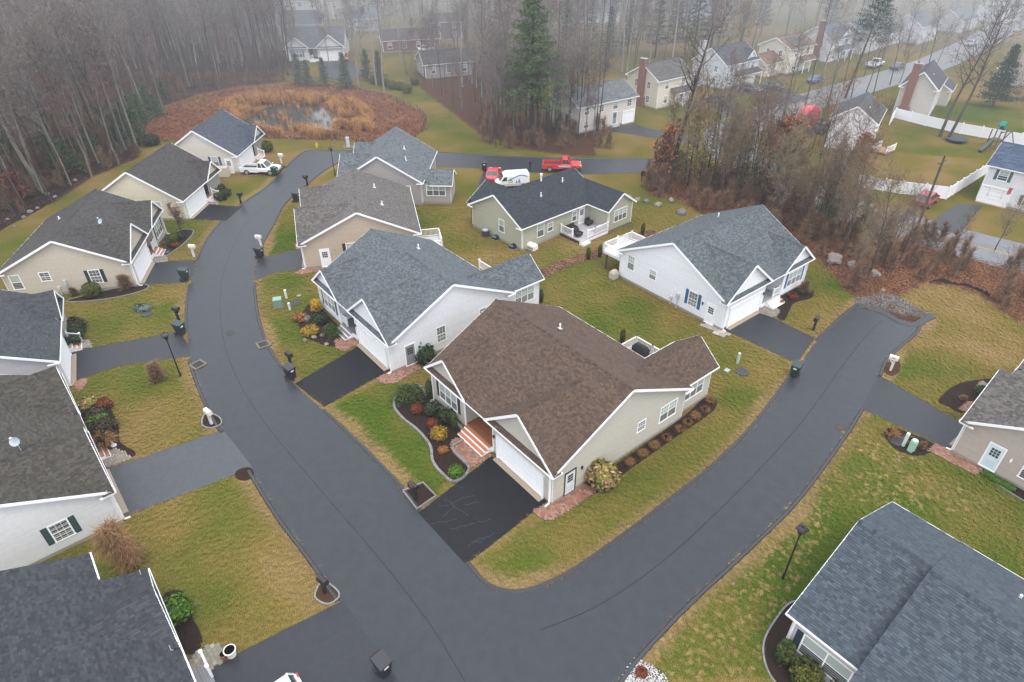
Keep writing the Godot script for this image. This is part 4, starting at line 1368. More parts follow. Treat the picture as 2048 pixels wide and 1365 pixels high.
func build_far_houses() -> void:
	var dark := L(0.07, 0.075, 0.085)
	var white := L(0.64, 0.64, 0.66)
	var cream := L(0.62, 0.57, 0.45)
	var brickc := L(0.27, 0.12, 0.085)
	two_storey("split_level_house", "white split level house with grey roof and steps behind the tree belt", Vector2(22.5,-118.63), 34, 13.0, 8.2, 4.5, 6.7, L(0.6, 0.55, 0.5), L(0.14, 0.15, 0.16), {"floors": 2, "garage": 1, "door": 2})
	two_storey("town_house", "cream two storey house with tall brick chimney on its end wall", Vector2(35.43,-132.05), 38, 9.5, 8.0, 5.2, 7.6, cream, L(0.11, 0.105, 0.1), {"chimney": [-9.9, 4.0, 8.6, brickc], "porch_roof": [-6.0, -1.0], "door": 1})
	two_storey("town_house", "bluish white two storey house with dark roof and white chimney", Vector2(53.39,-147.3), 38, 11.0, 8.5, 4.9, 7.8, L(0.6, 0.63, 0.66), dark, {"chimney": [-11.4, 6.5, 8.8, L(0.6, 0.6, 0.62)], "porch_roof": [-8.0, 0.0], "dormer": [-2.0], "garage": 1})
	two_storey("town_house", "cream two storey house with rows of solar panels on its roof", Vector2(70.33,-160.03), 38, 9.6, 8.0, 5.4, 7.4, L(0.64, 0.59, 0.48), L(0.2, 0.12, 0.085), {"solar": -2.6, "ell": [-16.0, -9.65, 1.5, 7.0, 2.8, 4.6, 3.0], "porch_roof": [-5.5, 0.0]})
	two_storey("town_house", "white two storey house with brick chimney beyond the solar panelled house", Vector2(84.43,-171.94), 38, 9.6, 8.5, 5.0, 7.8, white, L(0.13, 0.15, 0.17), {"chimney": [-9.95, 3.0, 9.0, brickc], "porch_roof": [-7.0, -1.0], "dormer": [-2.4]})
	two_storey("town_house", "grey sided house with tall brick chimney behind the white fence", Vector2(71.14, -121.79), 234.4, 11.5, 5.8, 5.2, 8.0, L(0.5, 0.47, 0.42), L(0.075, 0.072, 0.075), {"chimney": [0.35, 1.6, 9.2, brickc], "side": false, "ell": [-18, -11.55, 1.0, 7.5, 3.0, 5.0]})
	two_storey("town_house", "bright white two storey house with charcoal roof inside the white fence", Vector2(50.89, -103.01), 237.7, 9.5, 6.4, 4.9, 7.2, L(0.72, 0.72, 0.74), L(0.075, 0.08, 0.085), {"side": false, "shut": L(0.015, 0.015, 0.017)})
	two_storey("town_house", "white two storey house with blue grey roof and flag by its garage", Vector2(70.2, -73.4), -46, 11.0, 8.0, 4.9, 7.0, white, L(0.07, 0.095, 0.15), {"shut": L(0.08, 0.12, 0.1), "side2": false})
	garage(-9.2, 0, 3.2, 2.2)
	two_storey("town_house", "beige two storey house with broad chimney beyond the dark spruce", Vector2(101.08,-129.85), 218, 10, 8.5, 5.0, 7.8, L(0.52, 0.46, 0.38), L(0.2, 0.17, 0.15), {"chimney": [0.3, 4.0, 9.0, L(0.5, 0.45, 0.38)]})
	two_storey("town_house", "brown grey low house with pale chimney in front of the beige one", Vector2(102.21,-146.1) + Vector2(3, 0), 218, 12, 8, 3.0, 5.6, L(0.45, 0.4, 0.34), L(0.1, 0.095, 0.1), {"floors": 1, "chimney": [0.3, 4.0, 6.6, L(0.5, 0.45, 0.4)]})
	var row := [[1800, 78, 12.0], [1868, 70, 11.0], [1950, 55, 12.0], [2035, 40, 12.0], [2120, 24, 12.0], [1720, 95, 10.0]]
	for k in row.size():
		var q: Array = row[k]
		var p: Vector2 = [Vector2(107.21,-190.9), Vector2(118.75,-194.94), Vector2(140.4,-211.98), Vector2(163.62,-227.93), Vector2(188.63,-243.97), Vector2(96.63,-181.6)][k]
		two_storey("row_house", ["pale ranch house with grey roof up the street", "grey house behind bare shrubs up the street", "white gabled house with green shutters up the street", "white ranch house with grey roof beyond the gabled house", "white ranch house nearest the hazy street end", "low white house behind the twin pines"][k], p, 40, q[2], 8.5, 3.2 + (k % 2) * 1.2, 6.0 + (k % 2) * 1.2, white.lerp(L(0.4, 0.38, 0.36), 0.25 * (k % 3)), L(0.15, 0.16, 0.17), {"floors": 1})
	# beyond the pond
	start_house("ranch_house", "white double gabled house with two car garage beyond the pond", Vector2(-41.58,-172.51), 6, 1, L(0.6, 0.6, 0.6), pal(L(0.12, 0.125, 0.135), 0.2), {"lap": 0.3, "course": 0.3, "tab": 2.0})
	ranch_a(14.0, 12.0, 3.1, 6.9, L(0.08, 0.16, 0.2), L(0.4, 0.4, 0.4), L(0.4, 0.4, 0.4), [[0, 0], [0, 0], [0, 0]], 6.4, 8.8)
	two_storey("brick_house", "red brick ranch house with brown roof among bare trees", Vector2(-18.8,-185.02), 14, 15, 8, 2.9, 5.0, L(0.2, 0.095, 0.07), L(0.09, 0.075, 0.07), {"floors": 1})
	two_storey("brick_house", "dark brown house half hidden behind the red brick ranch", Vector2(-13.72,-200.67), 14, 9, 8, 4.6, 6.4, L(0.14, 0.085, 0.065), L(0.08, 0.07, 0.065), {})
	two_storey("cottage", "grey sided cottage with white trim beside the tree belt", Vector2(-8.73,-155.97), 20, 11, 8, 3.0, 5.2, L(0.3, 0.28, 0.27), L(0.09, 0.095, 0.1), {"floors": 1})
	two_storey("town_house", "hazy cream two storey house highest on the far slope", Vector2(-48.95,-237.8), 10, 11, 9, 5.4, 8.2, L(0.64, 0.58, 0.46), L(0.15, 0.15, 0.16), {"porch_roof": [-9.0, -2.0]})
	two_storey("town_house", "hazy white house beside the cream one in the mist", Vector2(-64.35,-240.48), 4, 12, 9, 5.2, 7.8, white, L(0.16, 0.17, 0.18), {})
	two_storey("cottage", "hazy slate roofed house with teal gable in the mist", Vector2(-39.75,-214.63), 20, 9, 9, 3.6, 6.8, L(0.34, 0.34, 0.36), L(0.12, 0.16, 0.17), {"floors": 1})
	two_storey("cottage", "hazy grey roofed house between trunks behind the white garage", Vector2(-55.83,-208.41), 8, 12, 9, 3.0, 6.2, L(0.45, 0.45, 0.46), L(0.1, 0.11, 0.12), {"floors": 1})
	two_storey("cottage", "misty white house under tall pines at the head of the wood", Vector2(35.4,-227.66), 20, 12, 8, 3.0, 5.4, white, L(0.14, 0.14, 0.15), {"floors": 1})
	two_storey("cottage", "misty bluish house behind the yellow willow", Vector2(71.43,-241.83), 30, 12, 8, 3.2, 5.6, L(0.5, 0.54, 0.6), L(0.14, 0.15, 0.16), {"floors": 1})
	print("far ", Time.get_ticks_msec())

# ---------- plants
func branch(b: MB, c: MB, p: Vector3, d: Vector3, len: float, r: float, depth: int, maxd: int, cfg: Dictionary) -> void:
	var segs := 4 if depth < 2 else 2
	var q := p
	for k in segs:
		var t := (k + 1.0) / segs
		d = (d + Vector3(rr(-1, 1), rr(-0.6, 1), rr(-1, 1)) * cfg.wander + Vector3.UP * cfg.lift * (1.0 if depth < 3 else 0.3)).normalized()
		var e := q + d * (len / segs)
		var r0 := r * (1.0 - 0.75 * (k / float(segs)))
		var r1 := r * (1.0 - 0.75 * t)
		var col: Color = cfg.bark if depth < 2 else cfg.bark.lerp(cfg.twig, 0.5)
		if depth < 2: b.tube(q, e, r0, r1, 5, tint(col, rr(0.85, 1.1)), false)
		else: c.tube(q, e, maxf(r0, 0.012), maxf(r1, 0.009), 3, col, false)
		if depth < maxd:
			for s in cfg.kids[depth]:
				var a := rr(0, TAU)
				var side := d.cross(Vector3(sin(a), 0.3, cos(a))).normalized()
				var nd: Vector3 = (d * cfg.along + side * rr(0.6, 1.1)).normalized()
				branch(b, c, q.lerp(e, rr(0.2, 1.0)), nd, len * rr(0.42, 0.66), r1 * 0.65 + 0.004, depth + 1, maxd, cfg)
		if depth >= maxd - 1:
			for s in cfg.twigs:
				var o := q.lerp(e, rng.randf())
				var td: Vector3 = (d * 0.8 + Vector3(rr(-1, 1), rr(-0.5, 0.9) - cfg.droop, rr(-1, 1))).normalized()
				var tl: float = rr(0.35, 0.8) * cfg.tlen
				var w: Vector3 = td.cross(Vector3(rr(-1, 1), rr(-1, 1), rr(-1, 1))).normalized() * cfg.tw
				c.tri(o - w, o + w, o + td * tl, td.cross(w).normalized(), tint(cfg.twig, rr(0.7, 1.25)))
				if cfg.has("leaf") and rng.randf() < cfg.leafy:
					var lp: Vector3 = o + td * tl * rr(0.4, 1.0)
					for g in 3:
						var x := Vector3(rr(-1, 1), rr(-1, 1), rr(-1, 1)).normalized() * rr(0.1, 0.2)
						var y := x.cross(Vector3(rr(-1, 1), rr(-1, 1), rr(-1, 1))).normalized() * rr(0.07, 0.14)
						lp += x
						c.quad(lp - x, lp + y, lp + x, lp - y, Vector3.UP, tint(cfg.leaf, rr(0.6, 1.4)))
		q = e
func bare_cfg(bark: Color, twig: Color, o := {}) -> Dictionary:
	var c := {"bark": bark, "twig": twig, "wander": 0.16, "lift": 0.14, "along": 0.7, "kids": [2, 2, 1, 1], "twigs": 3, "tlen": 1.1, "tw": 0.016, "droop": 0.0}
	c.merge(o, true)
	return c
func tree_meshes(ht: float, fork: float, cfg: Dictionary, lean := Vector3.ZERO, r := 0.17, maxd := 3, n1 := 9) -> Array:
	var b := MB.new()
	var c := MB.new()
	var d := (Vector3.UP + lean).normalized()
	var p := Vector3.ZERO
	var segs := 10
	b.tube(Vector3(0, -0.15, 0), Vector3(0, 0.3, 0), r * 1.6, r * 1.05, 7, cfg.bark, false)
	for k in segs:
		var t := k / float(segs)
		d = (d + Vector3(rr(-1, 1), 0.4, rr(-1, 1)) * 0.06).normalized()
		var e := p + d * ht / segs
		b.tube(p, e, r * (1.0 - 0.85 * t), r * (1.0 - 0.85 * (t + 0.1)), 7, tint(cfg.bark, rr(0.85, 1.1)), false)
		if t >= fork:
			for s in int(ceil(n1 / float(segs) / (1.0 - fork))):
				var a := rr(0, TAU)
				var nd := (Vector3(cos(a), rr(0.35, 1.1), sin(a))).normalized()
				branch(b, c, p.lerp(e, rng.randf()), nd, ht * rr(0.2, 0.33) * (1.15 - t * 0.6), r * (1.0 - 0.85 * t) * 0.55, 1, maxd, cfg)
		p = e
	return [b.mesh(M["bark"]), c.mesh(M["leaf"]), b, c]
func clump(c: MB, at: Vector3, rad: float, n: int, cols: Array, size := 0.14, flat := 0.6) -> void:
	for k in n:
		var o := Vector3(rr(-1, 1), rr(-1, 1) * flat, rr(-1, 1)).normalized() * rad * pow(rng.randf(), 0.4)
		var x := (o.normalized() + Vector3(rr(-1, 1), rr(-1, 1), rr(-1, 1)) * 0.8).normalized() * size * rr(0.7, 1.5)
		var y := x.cross(Vector3(rr(-1, 1), rr(-1, 1), rr(-1, 1))).normalized() * size * 0.28
		var p := at + o
		c.quad(p - y, p + x * 0.5 + y, p + x, p + x * 0.5 - y * 1.5, y.cross(x).normalized(), tint(cols[rng.randi() % cols.size()], rr(0.7, 1.3)))
func pine_meshes(ht: float, base: float, spread: float, cols: Array, n := 70, dens := 10, lean := Vector3.ZERO) -> Array:
	var b := MB.new()
	var c := MB.new()
	var bark := L(0.06, 0.045, 0.038)
	var top := Vector3(0, ht, 0) + lean * ht
	b.tube(Vector3(0, -0.15, 0), top * 0.5, ht * 0.011 + 0.03, ht * 0.008, 7, bark, false)
	b.tube(top * 0.5, top, ht * 0.008, 0.02, 7, bark, false)
	for k in n:
		var t := base + (1.0 - base) * pow((k + rng.randf()) / n, 0.9)
		var a := k * 2.4 + rr(-0.4, 0.4)
		var len := spread * (1.08 - t) * rr(0.55, 1.15) / (1.08 - base)
		var o := top * t
		var d := Vector3(cos(a), rr(-0.12, 0.2) + t * 0.25, sin(a))
		var e := o + d * len
		b.tube(o, e, 0.035 * (1.2 - t) + 0.01, 0.01, 3, bark, false)
		var m := int(2 + len * 2.2)
		for s in m:
			var q := o.lerp(e, 0.25 + 0.75 * (s + rng.randf()) / m)
			clump(c, q + Vector3(rr(-0.25, 0.25), rr(-0.05, 0.1), rr(-0.25, 0.25)) * len * 0.3, 0.22 + 0.09 * len, dens, cols, 0.24, 0.45)
	return [b.mesh(M["bark"]), c.mesh(M["leaf"]), b, c]
func plant(called: String, label: String, category: String, ms: Array, at: Vector2, turn := 0.0, group := "", sc := 1.0) -> Node3D:
	var t := thing(called, label, category, Vector3(at.x, 0, at.y), turn, group)
	t.scale = Vector3.ONE * sc
	put("trunk" if category == "tree" else "stem", ms[0], t)
	put("crown" if category == "tree" else "foliage", ms[1], t)
	return t
func stand(ms: Array, spots: Array, label: String, called := "woodland") -> void:
	var m := MB.new()
	for src in [ms[2], ms[3]]:
		var k: int = m.v.size()
		m.v.append_array(src.v); m.n.append_array(src.n); m.c.append_array(src.c)
		for j in src.i: m.i.append(j + k)
	var mm := MultiMesh.new()
	mm.transform_format = MultiMesh.TRANSFORM_3D
	mm.mesh = m.mesh(M["leaf"])
	mm.instance_count = spots.size()
	for k in spots.size():
		var s := rr(0.75, 1.25) if called != "brush" else rr(0.35, 1.25)
		mm.set_instance_transform(k, Transform3D(Basis(Vector3.UP, rr(0, TAU)).scaled(Vector3(s, s * rr(0.9, 1.15), s)), Vector3(spots[k].x, 0, spots[k].y)))
	var o := MultiMeshInstance3D.new()
	o.name = numbered(called)
	o.multimesh = mm
	add_child(o)
	stuff(o, label)
	o.set_meta("category", "wood")
func in_view(p: Vector2, ht: float) -> bool:
	# is any of a tree of that height at p inside the picture, with a margin
	var c := cos(deg_to_rad(34.97))
	var s := sin(deg_to_rad(34.97))
	for y in [0.0, ht]:
		var z: float = -p.y * c + (CAM.y - y) * s
		var up: float = (y - CAM.y) * c - p.y * s * -1.0 * -1.0
		up = (y - CAM.y) * c + (-p.y) * s
		if z > 1.0 and absf(p.x) / z < 0.9 and absf(up) / z < 0.62: return true
	return false

func build_trees() -> void:
	var grey := L(0.25, 0.228, 0.205)
	var brown := L(0.1, 0.08, 0.068)
	var mauve := L(0.18, 0.158, 0.148)
	var bare := []
	for k in 5:
		bare.append(tree_meshes([17.0, 20.0, 15.0, 18.5, 21.0][k], [0.5, 0.55, 0.4, 0.45, 0.6][k], bare_cfg(grey if k % 2 == 0 else brown, mauve if k != 2 else L(0.13, 0.07, 0.062)), Vector3(rr(-0.06, 0.06), 0, rr(-0.06, 0.06)), 0.15 + 0.015 * k))
	# the wood on the left: the nearest trees one by one, what lies behind as a mass
	var spots := []
	var tries := 0
	while spots.size() < 1150 and tries < 60000:
		tries += 1
		var p := Vector2(rr(-215, -18), rr(-300, -58))
		if not inside(p, forest_edge) or not in_view(p, 18.0) or inside(p, pond_zone): continue
		var ok := true
		var gap: float = 2.6 if p.length() < 130 else 3.4
		for q in spots:
			if absf(q.x - p.x) < gap and q.distance_to(p) < gap:
				ok = false
				break
		if ok: spots.append(p)
	spots.sort_custom(func(a, c): return a.length() < c.length())
	var first := []
	for k in 5: first.append(null)
	var rest := [[], [], [], [], []]
	for k in spots.size():
		var v := rng.randi() % 5
		if k < 215:
			var s := rr(0.7, 1.2)
			if first[v] == null:
				first[v] = plant("bare_tree", ["bare grey barked tree in the wood left of the houses", "bare dark barked tree in the wood left of the houses", "bare reddish twigged tree in the wood left of the houses", "bare slender dark tree in the wood left of the houses", "bare tall high crowned grey tree in the wood left of the houses"][v], "tree", bare[v], spots[k], rr(0, TAU), "bare trees of the wood", s)
			else:
				dup(first[v], Vector3(spots[k].x, 0, spots[k].y), rr(0, TAU), "", s)
		else:
			rest[v].append(spots[k])
	for v in 5: stand(bare[v], rest[v], "deep bare wood fading into the mist behind the front trees")
	# trees between the houses farther off
	rest = [[], [], [], [], []]
	var far := 0
	tries = 0
	while far < 620 and tries < 20000:
		tries += 1
		var p := Vector2(rr(-60, 230), rr(-330, -118))
		if inside(p, forest_edge) or not in_view(p, 16.0) or inside(p, pond_zone): continue
		var q := Vector2(p.x, p.y)
		var hit := false
		for z in footprints:
			if inside(p, z) or inside(p + Vector2(0, -4.0), z) or inside(p + Vector2(0, -8.0), z): hit = true
		if hit: continue
		# keep the street, its front yards and the open lawns clear
		if street_dist(p) < 13.0: continue
		if p.y > -132 and p.x < -8 and p.x > -32: continue
		if p.y > -150 and p.x > 18: continue
		var dens := 1.0 if p.x < 55 else 0.5
		if p.x < -8 and p.y > -200: dens = 0.5
		if rng.randf() > dens: continue
		rest[rng.randi() % 5].append(p)
		far += 1
	for v in 5: stand(bare[v], rest[v], "misty bare trees between the far houses", "far_trees")
	# belt behind the far lane, in front of the split level house
	var belt := []
	for k in 46: belt.append(Vector2(5.33,-107.45) + Vector2(rr(-9.5, 9.5), rr(-11, 3.2)))
	for k in belt.size():
		var v := k % 4
		var tr := dup(first[[1, 3, 2, 1][v]], Vector3(belt[k].x, 0, belt[k].y), rr(0, TAU), "bare tree in the belt before the split level house", rr(0.5, 0.8))
		tr.set_meta("group", "bare trees of the belt by the far lane")
	# belt between the white house and the street
	var wood2 := []
	for q in [Vector2(23.86,-91.5), Vector2(26.86,-87.11), Vector2(29.04,-84.66), Vector2(30.92,-81.63), Vector2(33.18,-80.24), Vector2(34.99,-77.77), Vector2(36.08,-75.41), Vector2(34.05,-87.38), Vector2(36,-83.66), Vector2(37.13,-73.17), Vector2(36.98,-69.67), Vector2(38.73,-71.01), Vector2(38.83,-67.02), Vector2(42.35,-70.97), Vector2(41.43,-65.11), Vector2(39.15,-80.15), Vector2(43.96,-64.47), Vector2(36.35,-59.99), Vector2(38.22,-59.96), Vector2(41.15,-62.73), Vector2(56.16,-66.79), Vector2(50.55,-65.61), Vector2(51.35,-58.21), Vector2(42.39,-73.83), Vector2(40.82,-75.35), Vector2(30.12,-91.4), Vector2(32.76,-90.34), Vector2(24.47,-82.95), Vector2(37.21,-64.56), Vector2(37.13,-81.03), Vector2(44.67,-68.23), Vector2(39.86,-76.91)]: wood2.append(q)
	for k in 16:
		var q: Vector2 = [Vector2(27.89,-85.6), Vector2(30.41,-83.39), Vector2(31.75,-77.81), Vector2(33.87,-75.45), Vector2(35.89,-73.19), Vector2(38.1,-71.72), Vector2(39.08,-68.97), Vector2(29,-82.01), Vector2(32.5,-84.61), Vector2(34.29,-73.94), Vector2(38.72,-84.51), Vector2(39.51,-78.5), Vector2(36.49,-88.3), Vector2(43.06,-76.86), Vector2(41.79,-79.29), Vector2(37.35,-75.4)][k]
		wood2.append(q + Vector2(rr(-1, 1), rr(-1, 1)))
	var scrub := []
	for k in 3: scrub.append(tree_meshes([10.0, 12.5, 8.0][k], 0.3, bare_cfg([L(0.13, 0.1, 0.075), L(0.1, 0.085, 0.07), L(0.15, 0.12, 0.1)][k], [L(0.2, 0.15, 0.085), L(0.2, 0.13, 0.09), L(0.24, 0.19, 0.12)][k], {"twigs": 3, "tlen": 0.9, "tw": 0.012, "wander": 0.18}), Vector3.ZERO, 0.1, 3, 9))
	var sfirst := [null, null, null]
	for k in wood2.size():
		var v := k % 3
		var sc := rr(0.75, 1.3) * (0.55 if wood2[k].x > 39.0 else 1.0)
		if sfirst[v] == null: sfirst[v] = plant("scrub_tree", ["twiggy brown bare tree", "tall grey brown bare tree", "low pale twigged bare tree"][v] + " in the scrub between the blue shuttered house and the street", "tree", scrub[v], wood2[k], rr(0, TAU), "bare trees of the scrub belt", sc)
		else: dup(sfirst[v], Vector3(wood2[k].x, 0, wood2[k].y), rr(0, TAU), "", sc)
	for k in 14:
		var q: Vector2 = [Vector2(25.25,-89.46), Vector2(28.82,-87.84), Vector2(30.33,-85.56), Vector2(32.68,-84.06), Vector2(34.62,-81.58), Vector2(36.05,-79.87), Vector2(38.13,-76.62), Vector2(39.88,-75.36), Vector2(40.71,-72.11), Vector2(40.15,-68.03), Vector2(39.48,-63.34), Vector2(38.57,-82.21), Vector2(37.08,-85.82), Vector2(41.15,-61.59)][k]
		var tr := dup(first[[3, 1][k % 2]], Vector3(q.x, 0, q.y), rr(0, TAU), "tall thin bare tree rising out of the scrub belt", rr(0.55, 0.8) * (0.55 if q.x > 39.0 else 1.0))
		tr.set_meta("group", "tall thin trees of the scrub belt")
	for k in 40:
		var q: Vector2 = [Vector2(-19.7,-156.25), Vector2(-15.74,-144.54), Vector2(-12.56,-138.19), Vector2(-9.62,-132.3), Vector2(-7.44,-128.6), Vector2(-5.31,-123.39), Vector2(-3.32,-118.53), Vector2(-1.46,-114.56), Vector2(-15.08,-156.13), Vector2(-6.49,-142.17), Vector2(-3.65,-134.06), Vector2(-1.08,-124.99), Vector2(-22.36,-164.09), Vector2(-11.72,-148.9), Vector2(-8.41,-138.09), Vector2(-25.49,-156.4), Vector2(-20.2,-172.5), Vector2(-14.11,-166.61), Vector2(-5.85,-155.89), Vector2(-2.29,-146.41)][k % 20] + Vector2(rr(-3, 3), rr(-4, 2))
		var tr := dup(first[[2, 1, 3][k % 3]], Vector3(q.x, 0, q.y), rr(0, TAU), "bare tree in the wood between the pond path and the tall pine", rr(0.4, 0.75))
		tr.set_meta("group", "bare trees between pond and tall pine")
	for k in 22:
		var q: Vector2 = [Vector2(44.46,-127.48), Vector2(51.06,-132.83), Vector2(57.94,-136.57), Vector2(66.49,-143.87), Vector2(74.1,-149.08), Vector2(80.63,-153.68), Vector2(90.76,-166.55), Vector2(99.97,-173.91), Vector2(107.24,-178.06), Vector2(114.75,-181.07), Vector2(127.28,-194.67), Vector2(141.31,-208.52), Vector2(148.2,-209.99), Vector2(59.21,-122.04), Vector2(73.3,-134.25), Vector2(85.01,-146.52), Vector2(91.85,-153.4), Vector2(99.03,-158.23), Vector2(108.16,-166.07), Vector2(119.37,-174.58), Vector2(128.28,-180.66), Vector2(138.67,-190.65)][k]
		var tr := dup(first[[2, 3, 1][k % 3]], Vector3(q.x, 0, q.y), rr(0, TAU), "bare yard tree screening the houses up the street", rr(0.4, 0.75))
		tr.set_meta("group", "bare yard trees up the street")
	# a few trees one can tell apart
	var birch := tree_meshes(19.0, 0.35, bare_cfg(L(0.42, 0.39, 0.35), L(0.3, 0.26, 0.24), {"kids": [2, 2, 1, 1]}), Vector3(0.05, 0, 0), 0.17)
	plant("birch_tree", "pale barked birch standing out against the dark wood", "tree", birch, Vector2(-67.77,-147.1), 0.3)
	plant("birch_tree", "leaning pale birch with twin stems over the mulch border", "tree", tree_meshes(21.0, 0.6, bare_cfg(L(0.3, 0.28, 0.24), mauve), Vector3(-0.16, 0, 0.05), 0.17), Vector2(-66.89,-87.45), 0.0)
	plant("birch_tree", "straight pale birch beside the leaning one over the mulch border", "tree", tree_meshes(19.0, 0.6, bare_cfg(L(0.3, 0.28, 0.24), mauve), Vector3(-0.2, 0, -0.02), 0.15), Vector2(-66.87,-86.71), 2.0)
	plant("bare_tree", "tall pale leaning tree at the lawn corner of the wood", "tree", tree_meshes(23.0, 0.5, bare_cfg(L(0.24, 0.225, 0.2), mauve), Vector3(-0.1, 0, 0), 0.22), Vector2(-63.28,-104.33), 1.0)
	plant("bare_tree", "pale leaning tree behind the stone border of the wood", "tree", tree_meshes(20.0, 0.5, bare_cfg(L(0.22, 0.2, 0.18), mauve), Vector3(-0.14, 0, 0), 0.19), Vector2(-65.23,-96.83), 4.0)
	plant("bare_tree", "large forked bare tree beside the rust leaved oak at the lane end", "tree", tree_meshes(21.0, 0.35, bare_cfg(L(0.09, 0.075, 0.062), L(0.13, 0.1, 0.085)), Vector3(0.07, 0, 0), 0.38, 3, 10), Vector2(22.4,-87.95), 0.5)
	var oakc := {"leaf": L(0.27, 0.095, 0.04), "leafy": 0.2}
	plant("oak_tree", "small oak keeping its rust brown leaves at the lane end", "tree", tree_meshes(7.5, 0.2, bare_cfg(brown, brown, oakc), Vector3.ZERO, 0.12, 3, 9), Vector2(21.33,-87.2))
	plant("oak_tree", "rust leaved oak in the middle of the scrub belt", "tree", tree_meshes(11.0, 0.25, bare_cfg(brown, brown, oakc), Vector3.ZERO, 0.17, 3, 9), Vector2(33.96,-78.59))
	plant("oak_tree", "slim rust leaved oak near the fenced yard", "tree", tree_meshes(8.0, 0.25, bare_cfg(brown, brown, oakc), Vector3.ZERO, 0.12, 3, 8), Vector2(45.54,-82.62))
	plant("shrub_tree", "rust red Japanese style shrub at the edge of the wood", "tree", tree_meshes(3.4, 0.05, bare_cfg(brown, L(0.2, 0.08, 0.05), {"leaf": L(0.24, 0.09, 0.06), "leafy": 0.25}), Vector3.ZERO, 0.1, 3, 12), Vector2(-66.98,-82.59))
	plant("willow_tree", "yellow twigged willow behind the far white houses", "tree", tree_meshes(11.0, 0.2, bare_cfg(L(0.14, 0.1, 0.06), L(0.42, 0.28, 0.08), {"droop": 1.2, "tlen": 2.0, "twigs": 7, "lift": 0.05}), Vector3.ZERO, 0.25, 3, 12), Vector2(60.5,-182.67))
	for q in [[Vector2(72.97,-108.86), "left hand trunk of the pair inside the fence"], [Vector2(73.26,-106.97), "right hand trunk of the pair inside the fence"]]:
		plant("bare_tree", "tall bare tree, " + q[1], "tree", tree_meshes(20.0, 0.4, bare_cfg(L(0.13, 0.115, 0.1), L(0.15, 0.125, 0.115)), Vector3(0.06, 0, 0), 0.26), q[0])
	for q in [[1690, 190], [1712, 185], [1730, 180], [1745, 178]]: pass
	for q in [Vector2(61.28,-127.12), Vector2(66.67,-129.51), Vector2(69.6,-130.55), Vector2(47.71,-114.47), Vector2(91.59,-148.65), Vector2(81.78,-144.38)]:
		var tr := dup(first[3], Vector3(q.x, 0, q.y), rr(0, TAU), "bare street tree between the paired houses and the road", rr(0.6, 0.8))
		tr.set_meta("group", "bare street trees")
	# evergreens
	var g1 := [L(0.05, 0.085, 0.045), L(0.07, 0.105, 0.045), L(0.09, 0.12, 0.05)]
	var g2 := [L(0.02, 0.042, 0.03), L(0.03, 0.055, 0.038), L(0.04, 0.065, 0.045)]
	var g3 := [L(0.095, 0.1, 0.035), L(0.13, 0.12, 0.045), L(0.06, 0.085, 0.035)]
	plant("pine_tree", "tall white pine towering in the tree belt by the far lane", "tree", pine_meshes(26.0, 0.2, 6.2, g1, 130, 17), Vector2(3.54,-106.69))
	plant("pine_tree", "tall dark pine leaning beside the street", "tree", pine_meshes(21.0, 0.5, 4.6, g2, 60, 12, Vector3(0.12, 0, 0)), Vector2(67.62,-133.99))
	plant("spruce_tree", "broad dark spruce behind the grey chimney house", "tree", pine_meshes(11.0, 0.08, 4.2, g2, 100, 12), Vector2(92.98,-126.78))
	var small := pine_meshes(6.5, 0.05, 2.3, [L(0.06, 0.085, 0.06), L(0.075, 0.1, 0.07)], 55, 10)
	var s0 := plant("spruce_tree", "young blue green spruce behind the pond", "tree", small, Vector2(-35.31,-143.71), 0, "young spruces behind the pond", 1.1)
	for q in [Vector2(-40.46,-146.45), Vector2(-43.97,-146.53), Vector2(-46.19,-147.47), Vector2(-32.15,-151.72), Vector2(-28.94,-149.32)]: dup(s0, Vector3(q.x, 0, q.y), rr(0, TAU), "", rr(0.75, 1.0))
	var tallp := pine_meshes(19.0, 0.15, 4.2, [L(0.03, 0.052, 0.035), L(0.045, 0.065, 0.045)], 80, 10)
	var s1: Node3D = null
	for q in [Vector2(45.39,-170.68), Vector2(41.69,-176.81), Vector2(52.06,-179.67), Vector2(36.64,-173.89), Vector2(48.77,-197.16), Vector2(20.54,-177.42), Vector2(23.23,-162.87), Vector2(-2.78,-187.94), Vector2(-9.24,-215.34), Vector2(92.41,-203.55), Vector2(12.53,-155.42), Vector2(30.17,-177.14), Vector2(10.25,-191.03), Vector2(37.5,-197.51), Vector2(67.37,-212.74), Vector2(71.7,-200.26)]:
		if s1 == null: s1 = plant("pine_tree", "dark pine in the misty clump behind the split level house", "tree", tallp, q, 0, "pines of the misty clump")
		else: dup(s1, Vector3(q.x, 0, q.y), rr(0, TAU), "", rr(0.6, 1.05))
	var under := pine_meshes(5.0, 0.05, 2.4, g1, 50, 10)
	var s2: Node3D = null
	for q in [Vector2(-69.42,-126.43), Vector2(-66.44,-123.01), Vector2(-67.77,-119.83), Vector2(-68.41,-118.29), Vector2(-70.56,-135.57), Vector2(-66.88,-112.37), Vector2(-66.56,-108.26), Vector2(-69.38,-96.24), Vector2(-72.54,-99.68), Vector2(-66.22,-94.03), Vector2(-62.09,-106.86), Vector2(-74.91,-95.25), Vector2(-67.02,-101.94), Vector2(-71.15,-113.88), Vector2(-71.82,-107.04)]:
		if s2 == null: s2 = plant("fir_tree", "young hemlock in the undergrowth at the edge of the wood", "tree", under, q, 0, "young hemlocks at the wood edge")
		else: dup(s2, Vector3(q.x, 0, q.y), rr(0, TAU), "", rr(0.7, 1.3))
	var sparse := pine_meshes(11.0, 0.15, 2.6, g3, 52, 6)
	var s3: Node3D = null
